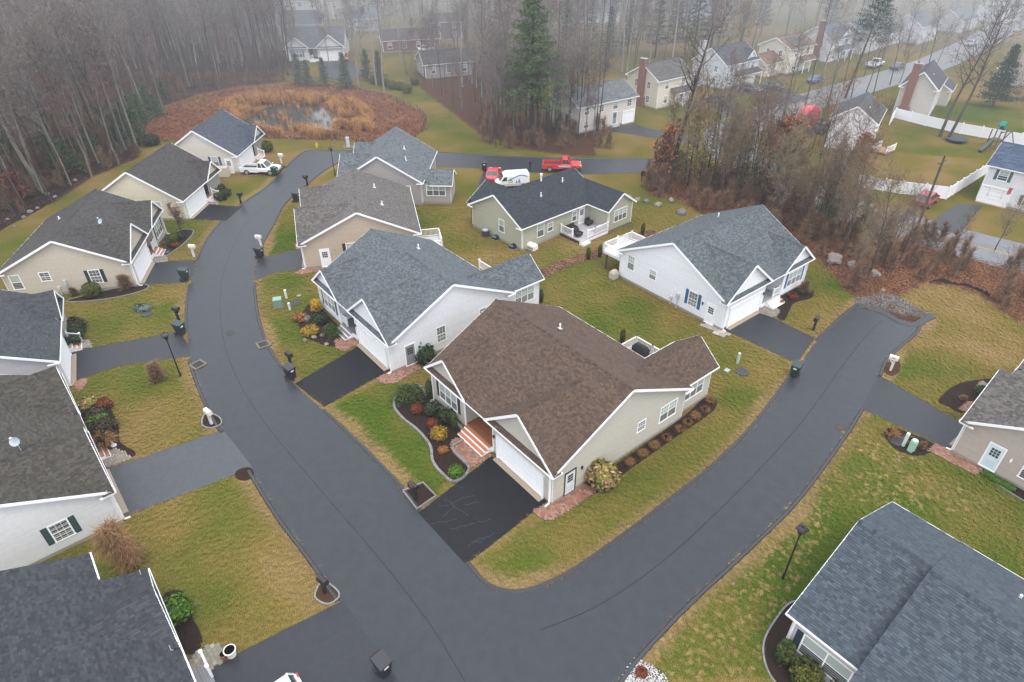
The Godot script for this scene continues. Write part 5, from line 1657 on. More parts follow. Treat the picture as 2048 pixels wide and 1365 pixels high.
	for q in [Vector2(25.09,-87.14), Vector2(28.04,-88.44), Vector2(29.69,-87.07), Vector2(31.81,-87.03), Vector2(32.64,-82.82), Vector2(34.92,-84.57), Vector2(43.15,-81.79), Vector2(42.43,-77.66), Vector2(41.15,-69.61), Vector2(39.27,-73.87), Vector2(31.47,-90.97), Vector2(25.92,-84.71), Vector2(35.95,-80.54), Vector2(36.44,-77.27), Vector2(40.01,-79.81), Vector2(42.08,-74.58), Vector2(38.08,-72.43), Vector2(31.13,-82.32), Vector2(34.99,-86.98)]:
		if s3 == null: s3 = plant("pine_tree", "thin olive green pine in the scrub belt", "tree", sparse, q, 0, "thin pines of the scrub belt")
		else: dup(s3, Vector3(q.x, 0, q.y), rr(0, TAU), "", rr(0.55, 1.05) * (0.7 if q.x > 39.0 else 1.0))
	print("trees ", Time.get_ticks_msec())
var street_line := []
func street_dist(p: Vector2) -> float:
	return dist_line(p, pl([92,-36, 58.1,-64.6, 49.3,-72.7, 42,-81.5, 37.2,-92, 36.2,-104, 41,-115.5, 57.2,-129.7, 72.6,-141.6, 106.7,-169, 164,-228, 230,-300]))

func scatter(called: String, label: String, cat: String, m: Mesh, n: int, poly: PackedVector2Array, lo: float, hi: float, cols: Array, box: Rect2, avoid := PackedVector2Array(), tilt := 0.0, patchy := -9.0) -> void:
	var tf := []
	var tries := 0
	while tf.size() < n and tries < n * 12:
		tries += 1
		var p := Vector2(rr(box.position.x, box.end.x), rr(box.position.y, box.end.y))
		if not inside(p, poly) or (avoid.size() and inside(p, avoid)) or noise.get_noise_2d(p.x * 2.2, p.y * 2.2) < patchy: continue
		var bs := Basis(Vector3.UP, rr(0, TAU)) * Basis(Vector3.RIGHT, rr(-tilt, tilt))
		tf.append(Transform3D(bs.scaled(Vector3.ONE * rr(lo, hi)), Vector3(p.x, 0.01, p.y)))
	var mm := MultiMesh.new()
	mm.transform_format = MultiMesh.TRANSFORM_3D
	mm.use_colors = true
	mm.mesh = m
	mm.instance_count = tf.size()
	for k in tf.size():
		mm.set_instance_transform(k, tf[k])
		mm.set_instance_color(k, tint(cols[rng.randi() % cols.size()], rr(0.65, 1.3)))
	var o := MultiMeshInstance3D.new()
	o.name = numbered(called)
	o.multimesh = mm
	add_child(o)
	stuff(o, label)
	o.set_meta("category", cat)

func build_mist() -> void:
	# mist lying over the woods and houses farther off, thicker the deeper one looks
	for q in [[-98.0, 0.0013], [-172.0, 0.0042]]:
		var f := FogVolume.new()
		f.name = numbered("mist")
		f.shape = RenderingServer.FOG_VOLUME_SHAPE_BOX
		f.size = Vector3(900, 62, 440)
		f.position = Vector3(0, 30, q[0] - 220.0)
		var fm := FogMaterial.new()
		fm.density = q[1]
		fm.albedo = Color(0.985, 0.985, 1.0)
		f.material = fm
		add_child(f)
		f.set_meta("kind", "stuff")
		f.set_meta("label", "pale mist hanging over the far woods and houses")
		f.set_meta("category", "mist")
func build_pond() -> void:
	var water := rounded(pl([-48.85,-119.14,-48.99,-124.31,-47.09,-130.55,-42.01,-131.9,-36.31,-128.87,-32.69,-123.97,-32.43,-119.43,-30.85,-113.96,-32.26,-111.7,-36.17,-114.07,-40.79,-114.16,-45.37,-116.01]))
	sheet("pond_water", water, 0.03, M["water"])
	var b := MB.new()
	for k in 16:
		var a := rr(0, TAU)
		var o := Vector3(cos(a), 0, sin(a)) * rr(0.05, 0.4)
		var w := Vector3(cos(a + 1.5), 0, sin(a + 1.5)) * 0.03
		var tip := o + Vector3(rr(-0.5, 0.5), rr(0.9, 1.7), rr(-0.5, 0.5))
		b.tri(o - w, o + w, tip, Vector3(0, 0.6, 0.8), Color.WHITE)
		b.tri(tip - w, tip + w, tip + Vector3(rr(-0.5, 0.5), rr(-0.5, 0.1), rr(-0.5, 0.5)), Vector3(0, 0.8, 0.6), Color.WHITE)
	var reed := pl([-55.84,-126.15,-56.15,-135.24,-50.99,-138.27,-41.18,-136.46,-32.22,-132.81,-26.91,-125.53,-23.65,-117.39,-24.52,-112.12,-32.59,-109.5,-39.95,-111.29,-46.13,-114.26,-51.54,-119.5])
	scatter("pond_reeds", "tan cattail reeds standing round the open water of the pond", "reeds", b.mesh(M["leaf"]), 5200, reed, 0.45, 1.05, [L(0.4, 0.2, 0.075), L(0.46, 0.26, 0.11), L(0.32, 0.15, 0.06)], Rect2(-62, -145, 60, 40), water, 0.25, 0.02)
	scatter("pond_reeds", "broken clumps of reeds standing in the open pond water", "reeds", b.mesh(M["leaf"]), 420, water, 0.35, 0.7, [L(0.36, 0.19, 0.08), L(0.28, 0.15, 0.07)], Rect2(-62, -145, 60, 40), PackedVector2Array(), 0.3, 0.12)
	b = MB.new()
	for k in 9:
		var a := rr(0, TAU)
		var o := Vector3(cos(a), 0, sin(a)) * rr(0.05, 0.5)
		var w := Vector3(cos(a + 1.5), 0, sin(a + 1.5)) * 0.02
		b.tri(o - w, o + w, o * 1.6 + Vector3(rr(-0.2, 0.2), rr(0.15, 0.4), rr(-0.2, 0.2)), Vector3.UP, Color.WHITE)
	scatter("marsh_growth", "low red brown growth on the bank between pond and wood", "ground cover", b.mesh(M["leaf"]), 6500, pond_zone, 0.7, 1.4, [L(0.22, 0.085, 0.045), L(0.25, 0.115, 0.06), L(0.16, 0.065, 0.042)], Rect2(-75, -150, 65, 45), reed)
	# fallen leaves and brush under the trees
	b = MB.new()
	for k in 9:
		var o := Vector3(rr(-0.5, 0.5), rr(0.01, 0.05), rr(-0.5, 0.5))
		var x := Vector3(rr(-1, 1), rr(-0.3, 0.3), rr(-1, 1)).normalized() * 0.09
		var y := x.cross(Vector3.UP).normalized() * 0.06
		b.quad(o - x, o + y, o + x, o - y, Vector3.UP, Color.WHITE)
	var lm := b.mesh(M["leaf"])
	scatter("fallen_leaves", "rust brown fallen leaves under the scrub belt", "leaves", lm, 9000, litter_zones[1], 0.7, 1.3, [L(0.17, 0.07, 0.035), L(0.22, 0.1, 0.05), L(0.1, 0.05, 0.03)], Rect2(15, -100, 75, 60))
	scatter("fallen_leaves", "brown fallen leaves under the wood left of the houses", "leaves", lm, 9000, forest_edge, 0.8, 1.6, [L(0.1, 0.055, 0.036), L(0.07, 0.05, 0.04), L(0.12, 0.06, 0.04)], Rect2(-110, -160, 80, 110))
	var bm: Array = tree_meshes(2.3, 0.0, bare_cfg(L(0.12, 0.085, 0.065), L(0.2, 0.125, 0.08), {"twigs": 4, "tw": 0.012, "kids": [2, 1, 1, 1]}), Vector3.ZERO, 0.03, 2, 16)
	var pts := []
	var tries := 0
	while pts.size() < 230 and tries < 20000:
		tries += 1
		var p := Vector2(rr(14, 75), rr(-98, -50))
		if inside(p, litter_zones[1]) and noise.get_noise_2d(p.x * 1.5, p.y * 1.5) > -0.12 and not inside(p, pl([34.47,-56.87,39.55,-59.95,47.02,-59.86,42.61,-52.05,32.93,-52.15])): pts.append(p)
	for k in 55:
		var p: Vector2 = Vector2(5.28,-106.4) + Vector2(rr(-11, 11), rr(-12, 3.5))
		pts.append(p)
	stand(bm, pts, "tangled brown brush growing between the belt trees", "brush")
	pts = []
	tries = 0
	while pts.size() < 500 and tries < 20000:
		tries += 1
		var p := Vector2(rr(-110, -45), rr(-150, -58))
		if inside(p, forest_edge) and not inside(p, pond_zone) and in_view(p, 2.0): pts.append(p)
	stand(bm, pts, "thin brown brush under the wood left of the houses", "brush")
	print("pond ", Time.get_ticks_msec())

var shrub_kind := {}
func shrub_mesh(kind: String) -> Array:
	if shrub_kind.has(kind): return shrub_kind[kind]
	var b := MB.new()
	var c := MB.new()
	b.tube(Vector3(0, -0.05, 0), Vector3(0, 0.5, 0), 0.05, 0.02, 5, L(0.08, 0.06, 0.045), false)
	match kind:
		"round_green":
			shell_leaves(c, Vector3(0.5, 0.5, 0.5), 1700, [L(0.07, 0.075, 0.016), L(0.1, 0.1, 0.02), L(0.05, 0.065, 0.015)], 0.05, 0.03)
		"dark_green":
			shell_leaves(c, Vector3(0.55, 0.45, 0.55), 1300, [L(0.02, 0.04, 0.02), L(0.035, 0.055, 0.025), L(0.05, 0.05, 0.022)], 0.07, 0.12)
		"bright_green":
			shell_leaves(c, Vector3(0.5, 0.45, 0.5), 1300, [L(0.06, 0.12, 0.015), L(0.09, 0.15, 0.02), L(0.04, 0.09, 0.015)], 0.07, 0.12)
		"gold":
			shell_leaves(c, Vector3(0.5, 0.45, 0.5), 1400, [L(0.34, 0.17, 0.02), L(0.24, 0.15, 0.02), L(0.16, 0.13, 0.025)], 0.07, 0.1)
		"yellow":
			shell_leaves(c, Vector3(0.42, 0.6, 0.42), 1400, [L(0.55, 0.3, 0.02), L(0.45, 0.27, 0.03), L(0.3, 0.2, 0.03)], 0.06, 0.1)
		"red":
			shell_leaves(c, Vector3(0.5, 0.45, 0.5), 1400, [L(0.14, 0.035, 0.018), L(0.19, 0.055, 0.025), L(0.09, 0.03, 0.02)], 0.06, 0.08)
		"rust":
			shell_leaves(c, Vector3(0.55, 0.4, 0.55), 1200, [L(0.24, 0.1, 0.03), L(0.3, 0.14, 0.04), L(0.18, 0.07, 0.03)], 0.08, 0.2)
		"purple":
			shell_leaves(c, Vector3(0.6, 0.45, 0.6), 1400, [L(0.05, 0.035, 0.028), L(0.07, 0.045, 0.03), L(0.035, 0.04, 0.02)], 0.07, 0.12)
		"hydrangea":
			shell_leaves(c, Vector3(0.5, 0.5, 0.5), 1300, [L(0.16, 0.19, 0.03), L(0.3, 0.16, 0.1), L(0.36, 0.2, 0.13), L(0.13, 0.15, 0.03)], 0.09, 0.1)
		"column":
			shell_leaves(c, Vector3(0.2, 0.5, 0.2), 1100, [L(0.045, 0.06, 0.016), L(0.065, 0.075, 0.02), L(0.03, 0.045, 0.015)], 0.06, 0.06)
		"weeping":
			for k in 60:
				var a := rr(0, TAU)
				var r := rr(0.2, 0.55)
				var p := Vector3(cos(a) * r * 0.4, rr(0.6, 1.0), sin(a) * r * 0.4)
				for s in 7:
					clump(c, p, 0.07, 6, [L(0.045, 0.075, 0.02), L(0.08, 0.1, 0.03), L(0.03, 0.055, 0.022)], 0.08)
					p += Vector3(cos(a) * 0.09 * r * 2.0, -0.02 - 0.03 * s, sin(a) * 0.09 * r * 2.0)
					p.y = maxf(p.y, 0.06)
		"grass":
			for k in 220:
				var a := rr(0, TAU)
				var o := Vector3(cos(a), 0, sin(a)) * rr(0, 0.12)
				var w := Vector3(cos(a + 1.5), 0, sin(a + 1.5)) * 0.012
				var m := o * 2.0 + Vector3(cos(a) * rr(0.1, 0.35), rr(0.3, 0.75), sin(a) * rr(0.1, 0.35))
				var col := tint([L(0.25, 0.13, 0.05), L(0.2, 0.095, 0.038), L(0.14, 0.08, 0.04)][k % 3], rr(0.7, 1.3))
				c.quad(o - w, o + w, m + w, m - w, Vector3(0, 0.6, 0.8), col)
				c.tri(m - w, m + w, m + Vector3(cos(a) * 0.25, rr(-0.2, 0.05), sin(a) * 0.25), Vector3.UP, col)
		"twiggy":
			var ms: Array = tree_meshes(0.9, 0.0, bare_cfg(L(0.13, 0.085, 0.055), L(0.2, 0.125, 0.075), {"twigs": 8, "tlen": 0.32, "tw": 0.008, "kids": [2, 2, 1, 1]}), Vector3.ZERO, 0.02, 2, 22)
			shrub_kind[kind] = ms
			return ms
		"blue":
			shell_leaves(c, Vector3(0.6, 0.16, 0.4), 1200, [L(0.09, 0.13, 0.12), L(0.13, 0.17, 0.15), L(0.06, 0.09, 0.08)], 0.06, 0.08)
	shrub_kind[kind] = [b.mesh(M["bark"]), c.mesh(M["leaf"])]
	return shrub_kind[kind]
func shell_leaves(c: MB, rad: Vector3, n: int, cols: Array, size: float, lump: float) -> void:
	# leaf faces through the outer third of a lumpy body resting on the ground
	var nz := FastNoiseLite.new()
	nz.seed = rng.randi() % 1000
	nz.frequency = 1.6
	for k in n:
		var d := Vector3(rr(-1, 1), rr(-1, 1), rr(-1, 1))
		if d.length() < 0.05: continue
		d = d.normalized()
		var s := (1.0 + nz.get_noise_3dv(d) * lump * 4.0) * pow(rng.randf(), 0.22)
		var p := Vector3(d.x * rad.x, d.y * rad.y, d.z * rad.z) * s + Vector3(0, rad.y * 0.92, 0)
		if p.y < 0.01: continue
		var o := (d + Vector3(rr(-1, 1), rr(-1, 1), rr(-1, 1)) * 0.7).normalized()
		var x := o.cross(Vector3(rr(-1, 1), rr(-1, 1), rr(-1, 1))).normalized() * size * rr(0.6, 1.3)
		var y := o.cross(x)
		c.quad(p - x, p + y * 0.6, p + x, p - y * 0.6, o, tint(cols[rng.randi() % cols.size()], rr(0.65, 1.35)))
func shrub(kind: String, at: Vector2, w: float, h: float, label: String, group := "") -> void:
	var ms := shrub_mesh(kind)
	var t := thing("shrub", label, "shrub", Vector3(at.x, 0.0, at.y), rr(0, TAU), group)
	t.scale = Vector3(w, h, w)
	put("stem", ms[0], t)
	put("foliage", ms[1], t)

func chip_mesh() -> Mesh:
	var b := MB.new()
	for k in 7: b.box(Vector3(rr(-0.3, 0.3), 0.03, rr(-0.3, 0.3)), Vector3(rr(0.08, 0.2), 0.04, rr(0.05, 0.1)), Color.WHITE, Basis(Vector3.UP, rr(0, 3)))
	return b.mesh(M["leaf"])
func patch_mesh() -> Mesh:
	# a ragged mat of dead blades
	var b := MB.new()
	for k in 60:
		var a := rr(0, TAU)
		var o := Vector3(cos(a), 0, sin(a)) * 0.3 * sqrt(rng.randf()) * (1.0 + 0.4 * sin(a * 3.0))
		var d := Vector3(rr(-1, 1), 0, rr(-1, 1)).normalized()
		var w := Vector3(-d.z, 0, d.x) * 0.02
		b.tri(o - w + Vector3(0, 0.03, 0), o + w + Vector3(0, 0.03, 0), o + d * rr(0.08, 0.17) + Vector3(0, rr(0.04, 0.07), 0), Vector3.UP, tint(Color.WHITE, rr(0.7, 1.2)))
	return b.mesh(M["grass"])
func build_gardens() -> void:
	var khaki := "the khaki corner house"
	# corner house
	bed("planting_bed", pl([-9.65,-39.77,-9.4,-41.49,-8.04,-42.34,-6.79,-40.5,-3.67,-36.42,-4.52,-34.8,-3.17,-32.75,-4.1,-31.45,-5.05,-32.18,-5.85,-33.41,-6.24,-35.08,-7.39,-36.79,-8.74,-38.19]), "mulch", "curved dark mulch bed with stone edging before the khaki corner house", "stone", 0.16)
	bed("planting_bed", pl([4.65,-30.24,6.43,-32.08,10,-35.1,13.75,-38.34,15.79,-40.42,16.71,-40.47,16.58,-39.53,15.54,-38.33,11.51,-35.09,6.66,-31.04,5.7,-30.32]), "mulch", "long mulch bed along the side wall of the khaki corner house")
	bed("planter", pl([-7.66,-30.56,-6.36,-31.33,-5.32,-30.09,-6.5,-28.96]), "mulch", "square timber framed planter with mailbox at the drive mouth", "strip", 0.2, false)
	shrub("weeping", Vector2(-8.44,-40.51), 1.9, 1.5, "sprawling green juniper at the top of the curved bed")
	shrub("red", Vector2(-7.67,-38.89), 1.0, 0.95, "round red shrub beside the juniper in the curved bed")
	shrub("red", Vector2(-6.22,-37.18), 1.0, 0.95, "round red shrub beside the golden one in the curved bed")
	shrub("gold", Vector2(-5.64,-35.94), 1.3, 1.2, "round golden orange shrub in the curved bed")
	shrub("dark_green", Vector2(-6.37,-38.76), 1.2, 1.2, "loose dark green shrub under the front windows of khaki house")
	shrub("dark_green", Vector2(-5.18,-37.92), 1.3, 1.3, "second loose dark green shrub beside the columnar one")
	shrub("column", Vector2(-6.79,-40.5), 1.4, 2.3, "columnar evergreen at the outer corner of the khaki house front")
	shrub("column", Vector2(-4.52,-36.88), 1.3, 2.0, "columnar evergreen between window and porch of the khaki house")
	shrub("bright_green", Vector2(-4.04,-32.12), 1.1, 1.0, "bright green round shrub at the drive end of the curved bed")
	shrub("rust", Vector2(-5.21,-34.54), 0.7, 0.5, "low rust coloured shrub beside the paver path")
	shrub("hydrangea", Vector2(6.26,-31.23), 2.2, 2.0, "large green and pink hydrangea by the side door of the khaki house")
	var gl := [Vector2(8.52,-33.05), Vector2(9.62,-33.95), Vector2(10.62,-34.78), Vector2(11.72,-35.57), Vector2(12.97,-36.56), Vector2(13.71,-37.29), Vector2(14.48,-38.04), Vector2(15.45,-38.75), Vector2(16.15,-39.91)]
	for q in gl: shrub("grass", q, rr(0.62, 0.85), rr(0.55, 0.7), "small tan ornamental grass clump along the khaki house wall", "ornamental grasses by the khaki house")
	# slate roofed house
	bed("planting_bed", pl([-19.95,-50.29,-20.89,-52.74,-20.52,-55.92,-18.93,-54.37,-15.85,-50.25,-15.13,-48.59,-16.56,-48.13,-18.38,-48.95]), "mulch", "rock edged mulch bed before the slate roofed house")
	shrub("yellow", Vector2(-19.48,-54.19), 1.4, 1.3, "bright yellow conifer at the corner of the slate roofed house")
	shrub("rust", Vector2(-20.79,-52.74), 1.2, 1.1, "rust coloured shrub on the lawn edge by the rocks")
	shrub("dark_green", Vector2(-18.72,-52.27), 1.5, 1.2, "dark green shrub between the boulders of the rock bed")
	shrub("gold", Vector2(-19.14,-50.28), 1.7, 0.9, "low spreading orange shrub in the rock bed")
	shrub("weeping", Vector2(-17.01,-49.93), 1.3, 1.2, "weeping evergreen beside the porch steps of slate roofed house")
	shrub("dark_green", Vector2(-7.64,-45.73), 1.7, 1.9, "upright dark evergreen below the side window of slate roofed house")
	# white house with blue shutters
	bed("planting_bed", pl([26.09,-54.24,27.31,-56.36,29.77,-58.15,31.36,-57.93,30.93,-56.41,28.75,-55.36,27.76,-54.04,26.62,-52.22,26.1,-52.41]), "mulch", "mulch bed before the blue shuttered house")
	shrub("twiggy", Vector2(30.33,-57.12), 2.0, 1.3, "reddish brown twiggy shrub at the corner of blue shuttered house")
	shrub("red", Vector2(28.81,-56.24), 1.1, 0.7, "low red brown shrub under the window of blue shuttered house")
	shrub("rust", Vector2(27.26,-55.47), 0.7, 0.5, "small orange shrub beside the porch of blue shuttered house")
	for q in [Vector2(8.7,-64.92), Vector2(10.08,-65.51), Vector2(14.05,-68.24), Vector2(15.99,-71.32), Vector2(2.98,-55.65), Vector2(10.19,-48.41)]: shrub("column", q, 1.2, 1.7, "young columnar cedar planted along the rear lot line", "young cedars on the lot line")
	# left side
	bed("planting_bed", pl([-44.39,-56.38,-45.65,-56.79,-40.82,-59.62,-38.88,-59.59,-38.98,-58.54,-41.17,-57.14]), "mulch", "long mulch bed below the side wall of the beige house", "strip", 0.08)
	shrub("round_green", Vector2(-43.58,-57.47), 1.9, 1.7, "clipped olive ball shrub below the beige house wall")
	shrub("twiggy", Vector2(-40.94,-58.98), 2.6, 1.6, "brown bare twiggy shrub at the corner of the beige house")
	shrub("twiggy", Vector2(-45.58,-57.59), 1.4, 0.9, "small bare shrub beside the beige house meter")
	bed("planting_bed", pl([-40.6,-66.03,-41.49,-70.72,-41.22,-73.24,-39.59,-73.22,-39.16,-70.96,-39.49,-68.04,-40.01,-66.27]), "mulch", "kidney shaped mulch bed before the beige house", "strip", 0.1)
	for q in [[Vector2(-40.82,-70.17), "round_green", 1.5, 1.1, "clipped yellow green ball in the kidney bed"], [Vector2(-40.38,-70.98), "dark_green", 1.3, 1.0, "dark green shrub in the kidney bed"], [Vector2(-40.9,-69.1), "dark_green", 1.3, 1.0, "dark shrub by the beige house bay window"], [Vector2(-39.83,-68.82), "red", 1.0, 0.7, "low red shrub in the kidney bed"], [Vector2(-40.28,-67.41), "blue", 0.9, 0.6, "low blue juniper in the kidney bed"], [Vector2(-41.03,-68.31), "twiggy", 1.2, 0.8, "straw coloured clump in the kidney bed"]]:
		shrub(q[1], q[0], q[2], q[3], q[4])
	plant("ornamental_tree", "small bare ornamental tree with spreading crown before the cream house", "tree", tree_meshes(3.6, 0.3, bare_cfg(L(0.12, 0.09, 0.07), L(0.17, 0.11, 0.08), {"twigs": 4, "tlen": 0.6, "tw": 0.012, "droop": 0.3}), Vector3.ZERO, 0.11, 3, 14), Vector2(-40.42,-72.09))
	for q in [[Vector2(-39.56,-84.46), "dark_green", 1.4, "dark shrub before the cream porch, nearest the path"], [Vector2(-39.74,-83.05), "dark_green", 1.5, "dark shrub in the middle of the cream porch row"], [Vector2(-40.96,-84.48), "round_green", 1.4, "yellow green shrub by the cream porch"], [Vector2(-41.08,-86.3), "purple", 1.4, "purplish shrub at the end of the cream porch"], [Vector2(-39.6,-103.16), "round_green", 2.2, "broad green yellow shrub beside the pond side porch"], [Vector2(-59.98,-106.82), "dark_green", 2.4, "low dark shrub on the lawn behind the pond side house"]]:
		shrub(q[1], q[0], q[2], q[2] * 0.85, q[3])
	shrub("blue", Vector2(-37.3,-54.86), 1.7, 1.3, "flat blue grey juniper on the lawn of the beige house")
	for q in [[Vector2(-42.02,-51.21), "purple", 1.7, "dark round shrub farthest along the lilac grey house"], [Vector2(-41.45,-50.18), "dark_green", 1.8, "dark round shrub in the middle of the lilac house row"], [Vector2(-40.77,-48.7), "dark_green", 1.7, "dark round shrub beside the white porch steps"]]:
		shrub(q[1], q[0], q[2], q[2] * 0.8, q[3])
	shrub("twiggy", Vector2(-30.56,-43.37), 2.6, 1.7, "rounded bare twiggy bush on the lawn by the lamp post")
	bed("planting_bed", pl([-32.88,-36,-35.08,-39.81,-33.93,-40.75,-31.15,-37.68,-29.97,-35.71,-28.31,-34.63,-28.36,-34.11,-30,-34.64,-31.08,-34.91]), "mulch", "dark bed of mixed shrubs before the satellite dish house")
	for q in [[Vector2(-34.23,-39.38), "hydrangea", 1.6, 1.2, "variegated pinkish shrub in the mixed bed"], [Vector2(-33.22,-39.61), "red", 1.5, 1.1, "deep red shrub in the mixed bed"], [Vector2(-33.17,-38.28), "purple", 1.8, 1.2, "long purple brown shrub in the mixed bed"], [Vector2(-32.56,-37.58), "bright_green", 1.7, 1.1, "bright green shrub in the mixed bed"], [Vector2(-31.78,-37), "purple", 1.7, 1.2, "dark purple shrub below the bright green one"], [Vector2(-32.64,-36.78), "dark_green", 1.4, 1.0, "dark green shrub against the porch in the mixed bed"], [Vector2(-30.79,-35.23), "grass", 1.7, 1.3, "tall straw coloured grass clump in the mixed bed"]]:
		shrub(q[1], q[0], q[2], q[3], q[4])
	bed("planting_bed", pl([-19.91,-32.05,-19.95,-32.68,-19.21,-32.97,-18.62,-32.28,-19.08,-31.71]), "mulch", "small dark mulch patch at the drive corner")
	bed("planting_bed", pl([-20.87,-22.52,-19.82,-22.84,-18.56,-21.22,-17.39,-19.71,-18.01,-18.99,-19.31,-20.61]), "mulch", "mulch bed beside the charcoal roofed house")
	shrub("bright_green", Vector2(-19.49,-21.23), 2.0, 1.5, "bright green bush against the charcoal roofed house")
	plant("weeping_bush", "wide bare weeping bush between the two left houses", "shrub", tree_meshes(2.2, 0.1, bare_cfg(L(0.1, 0.07, 0.05), L(0.26, 0.15, 0.075), {"twigs": 5, "tlen": 0.8, "tw": 0.008, "droop": 0.7, "along": 0.25, "lift": 0.0, "kids": [2, 2, 1, 1]}), Vector3.ZERO, 0.08, 3, 14), Vector2(-23.8,-24.71), 0.0, "", 1.55)
	# right side
	bed("planting_bed", pl([13.72,-19.08,14.73,-20.55,16.53,-21.95,17.31,-20.23,17.63,-15.9,14.76,-16.41,13.69,-17.44]), "mulch", "mulch bed at the end of the stepped grey roof house", "strip", 0.1)
	shrub("column", Vector2(14.46,-18.38), 2.2, 2.1, "upright cedar under the windows of the stepped grey roof house")
	shrub("round_green", Vector2(15.33,-17.38), 1.8, 1.6, "clipped olive ball in the corner bed of the grey roof house")
	shrub("column", Vector2(16.7,-17.04), 1.5, 1.4, "small cedar beside the clipped ball")
	bed("planting_bed", pl([28.59,-36.03,29.43,-36.81,30.55,-36.13,31.74,-34.92,31.09,-34.13,29.72,-33.78,28.61,-34.52]), "mulch", "oval bed with utility boxes beside the taupe house drive")
	shrub("grass", Vector2(28.91,-35.92), 1.1, 0.8, "straw grass clump at the tip of the oval bed")
	shrub("grass", Vector2(30,-35.2), 0.8, 0.5, "low orange clump behind the utility boxes")
	shrub("twiggy", Vector2(30.58,-34.5), 1.0, 0.6, "dark low shrub in the oval bed")
	bed("planting_bed", pl([34.98,-40.12,37.89,-42.18,41.25,-42.83,42.44,-42.68,38.32,-40.09,35.97,-38.51,35.35,-39.18]), "mulch", "wide mulch bed before the taupe house")
	shrub("weeping", Vector2(38.79,-40.72), 0.9, 0.9, "small weeping plant beside the pale boulder")
	shrub("twiggy", Vector2(36.89,-40.1), 1.0, 0.4, "dark low heather clump in the wide bed")
	bed("planting_bed", pl([33.64,-31.96,34.56,-32.34,35.89,-29.77,35.11,-29.12]), "mulch", "narrow bed along the taupe house wall", "strip", 0.08)
	for q in [Vector2(33.84,-31.77), Vector2(34.08,-31.29), Vector2(34.38,-30.92), Vector2(34.66,-30.55)]: shrub("bright_green", q, 0.7, 0.35, "small grey green plant in the narrow bed along the taupe wall", "small plants along the taupe wall")
	bed("planting_bed", pl([32.25,-43.82,33.01,-45.04,34.28,-45.47,33.8,-44.16,32.74,-43.32]), "litter", "leaf strewn patch round the white mailbox")
	# border at the wood
	bed("wood_border", pl([-62.21,-65.81,-63.81,-73.55,-63.04,-78.39,-62.81,-83.05,-63.36,-90.9,-62.01,-96.11,-60.75,-100.64,-63.36,-104.33,-65.51,-99.09,-66.33,-90.95,-66.39,-86.14,-67.67,-82.6,-67.27,-76.88]), "mulch", "dark mulch border with stones along the wood")
	for q in [Vector2(-20.88,-146.86), Vector2(-29.82,-147.98), Vector2(-27.32,-146.13), Vector2(-25.29,-143.47), Vector2(-23.56,-142.58), Vector2(-21.63,-140.03)]: shrub("round_green", q, 2.3, 1.8, "yellow green cedar of the hedge beyond the pond", "cedar hedge beyond the pond")
	# loose stones
	var rocks := [[Vector2(12.95,-84.37), 0.95], [Vector2(14.58,-83.63), 0.7], [Vector2(15.86,-82.55), 0.9], [Vector2(17.04,-81.84), 0.8], [Vector2(18.23,-81.31), 0.75], [Vector2(19.62,-80.11), 0.9], [Vector2(21.62,-81.43), 0.8], [Vector2(22.04,-77.48), 1.1], [Vector2(36.33,-64.09), 1.6], [Vector2(37.84,-62.77), 1.1], [Vector2(38.16,-61.63), 1.2], [Vector2(39.32,-60.83), 1.1], [Vector2(38.77,-57.64), 0.4], [Vector2(-20.2,-52.73), 0.8], [Vector2(-18.64,-49.61), 0.45], [Vector2(-17.91,-49.93), 0.4], [Vector2(-19.36,-49.12), 0.4], [Vector2(-17.19,-48.45), 0.35], [Vector2(39.38,-41.5), 0.9], [Vector2(-62.57,-74.55), 0.5], [Vector2(-63.53,-79.2), 0.6], [Vector2(-63.23,-80.34), 0.5], [Vector2(-63.24,-77.45), 0.5], [Vector2(-63.19,-84.28), 0.5], [Vector2(-64.99,-76.85), 0.4], [Vector2(-64.78,-85.21), 0.6], [Vector2(-63.88,-90.51), 0.5]]
	for k in rocks.size():
		var q: Array = rocks[k]
		var b := MB.new()
		var nz := FastNoiseLite.new()
		nz.seed = k
		nz.frequency = 0.8
		var rows := []
		for r in 8:
			var row := []
			for s in 12:
				var th := PI * (0.03 + 0.94 * r / 7.0)
				var d := Vector3(sin(th) * cos(TAU * s / 12.0), cos(th), sin(th) * sin(TAU * s / 12.0))
				row.append(Vector3(d.x * 0.62, d.y * 0.42, d.z * 0.5) * (1.0 + nz.get_noise_3dv(d) * 0.45) * q[1] + Vector3(0, 0.2 * q[1], 0))
			rows.append(row)
		b.loft(rows, [L(0.25, 0.21, 0.185), L(0.19, 0.175, 0.165), L(0.3, 0.255, 0.225)][k % 3])
		var far: bool = k < 8
		var o := obj(numbered("boulder"), b, M["rough_paint"], self)
		o.position = Vector3(q[0].x, 0, q[0].y)
		o.rotation.y = k * 1.3
		if far: tag(o, "boulder in the row along the lawn behind the sage house", "boulder", "row of boulders")
		elif k < 13: tag(o, "boulder among leaves beside the blue shuttered house", "boulder", "boulders in the leaves")
		elif k < 18: tag(o, "rock in the bed of the slate roofed house", "rock", "rocks of the front bed")
		elif k == 18: tag(o, "pale pink boulder in the wide bed of the taupe house", "boulder")
		else: tag(o, "stone in the mulch border along the wood", "stone", "stones of the wood border")
	# paths
	var red := [L(0.3, 0.13, 0.085), L(0.34, 0.17, 0.12), L(0.24, 0.12, 0.09), L(0.36, 0.21, 0.15)]
	var greyp := [L(0.28, 0.24, 0.2), L(0.33, 0.29, 0.24), L(0.24, 0.215, 0.19)]
	var an := deg_to_rad(51.2)
	walk(pl([-4.77,-35.55,-3.67,-36.31,-1.5,-34.04,-3.17,-32.65,-4.09,-33.91,-4.63,-34.69]), red, an)
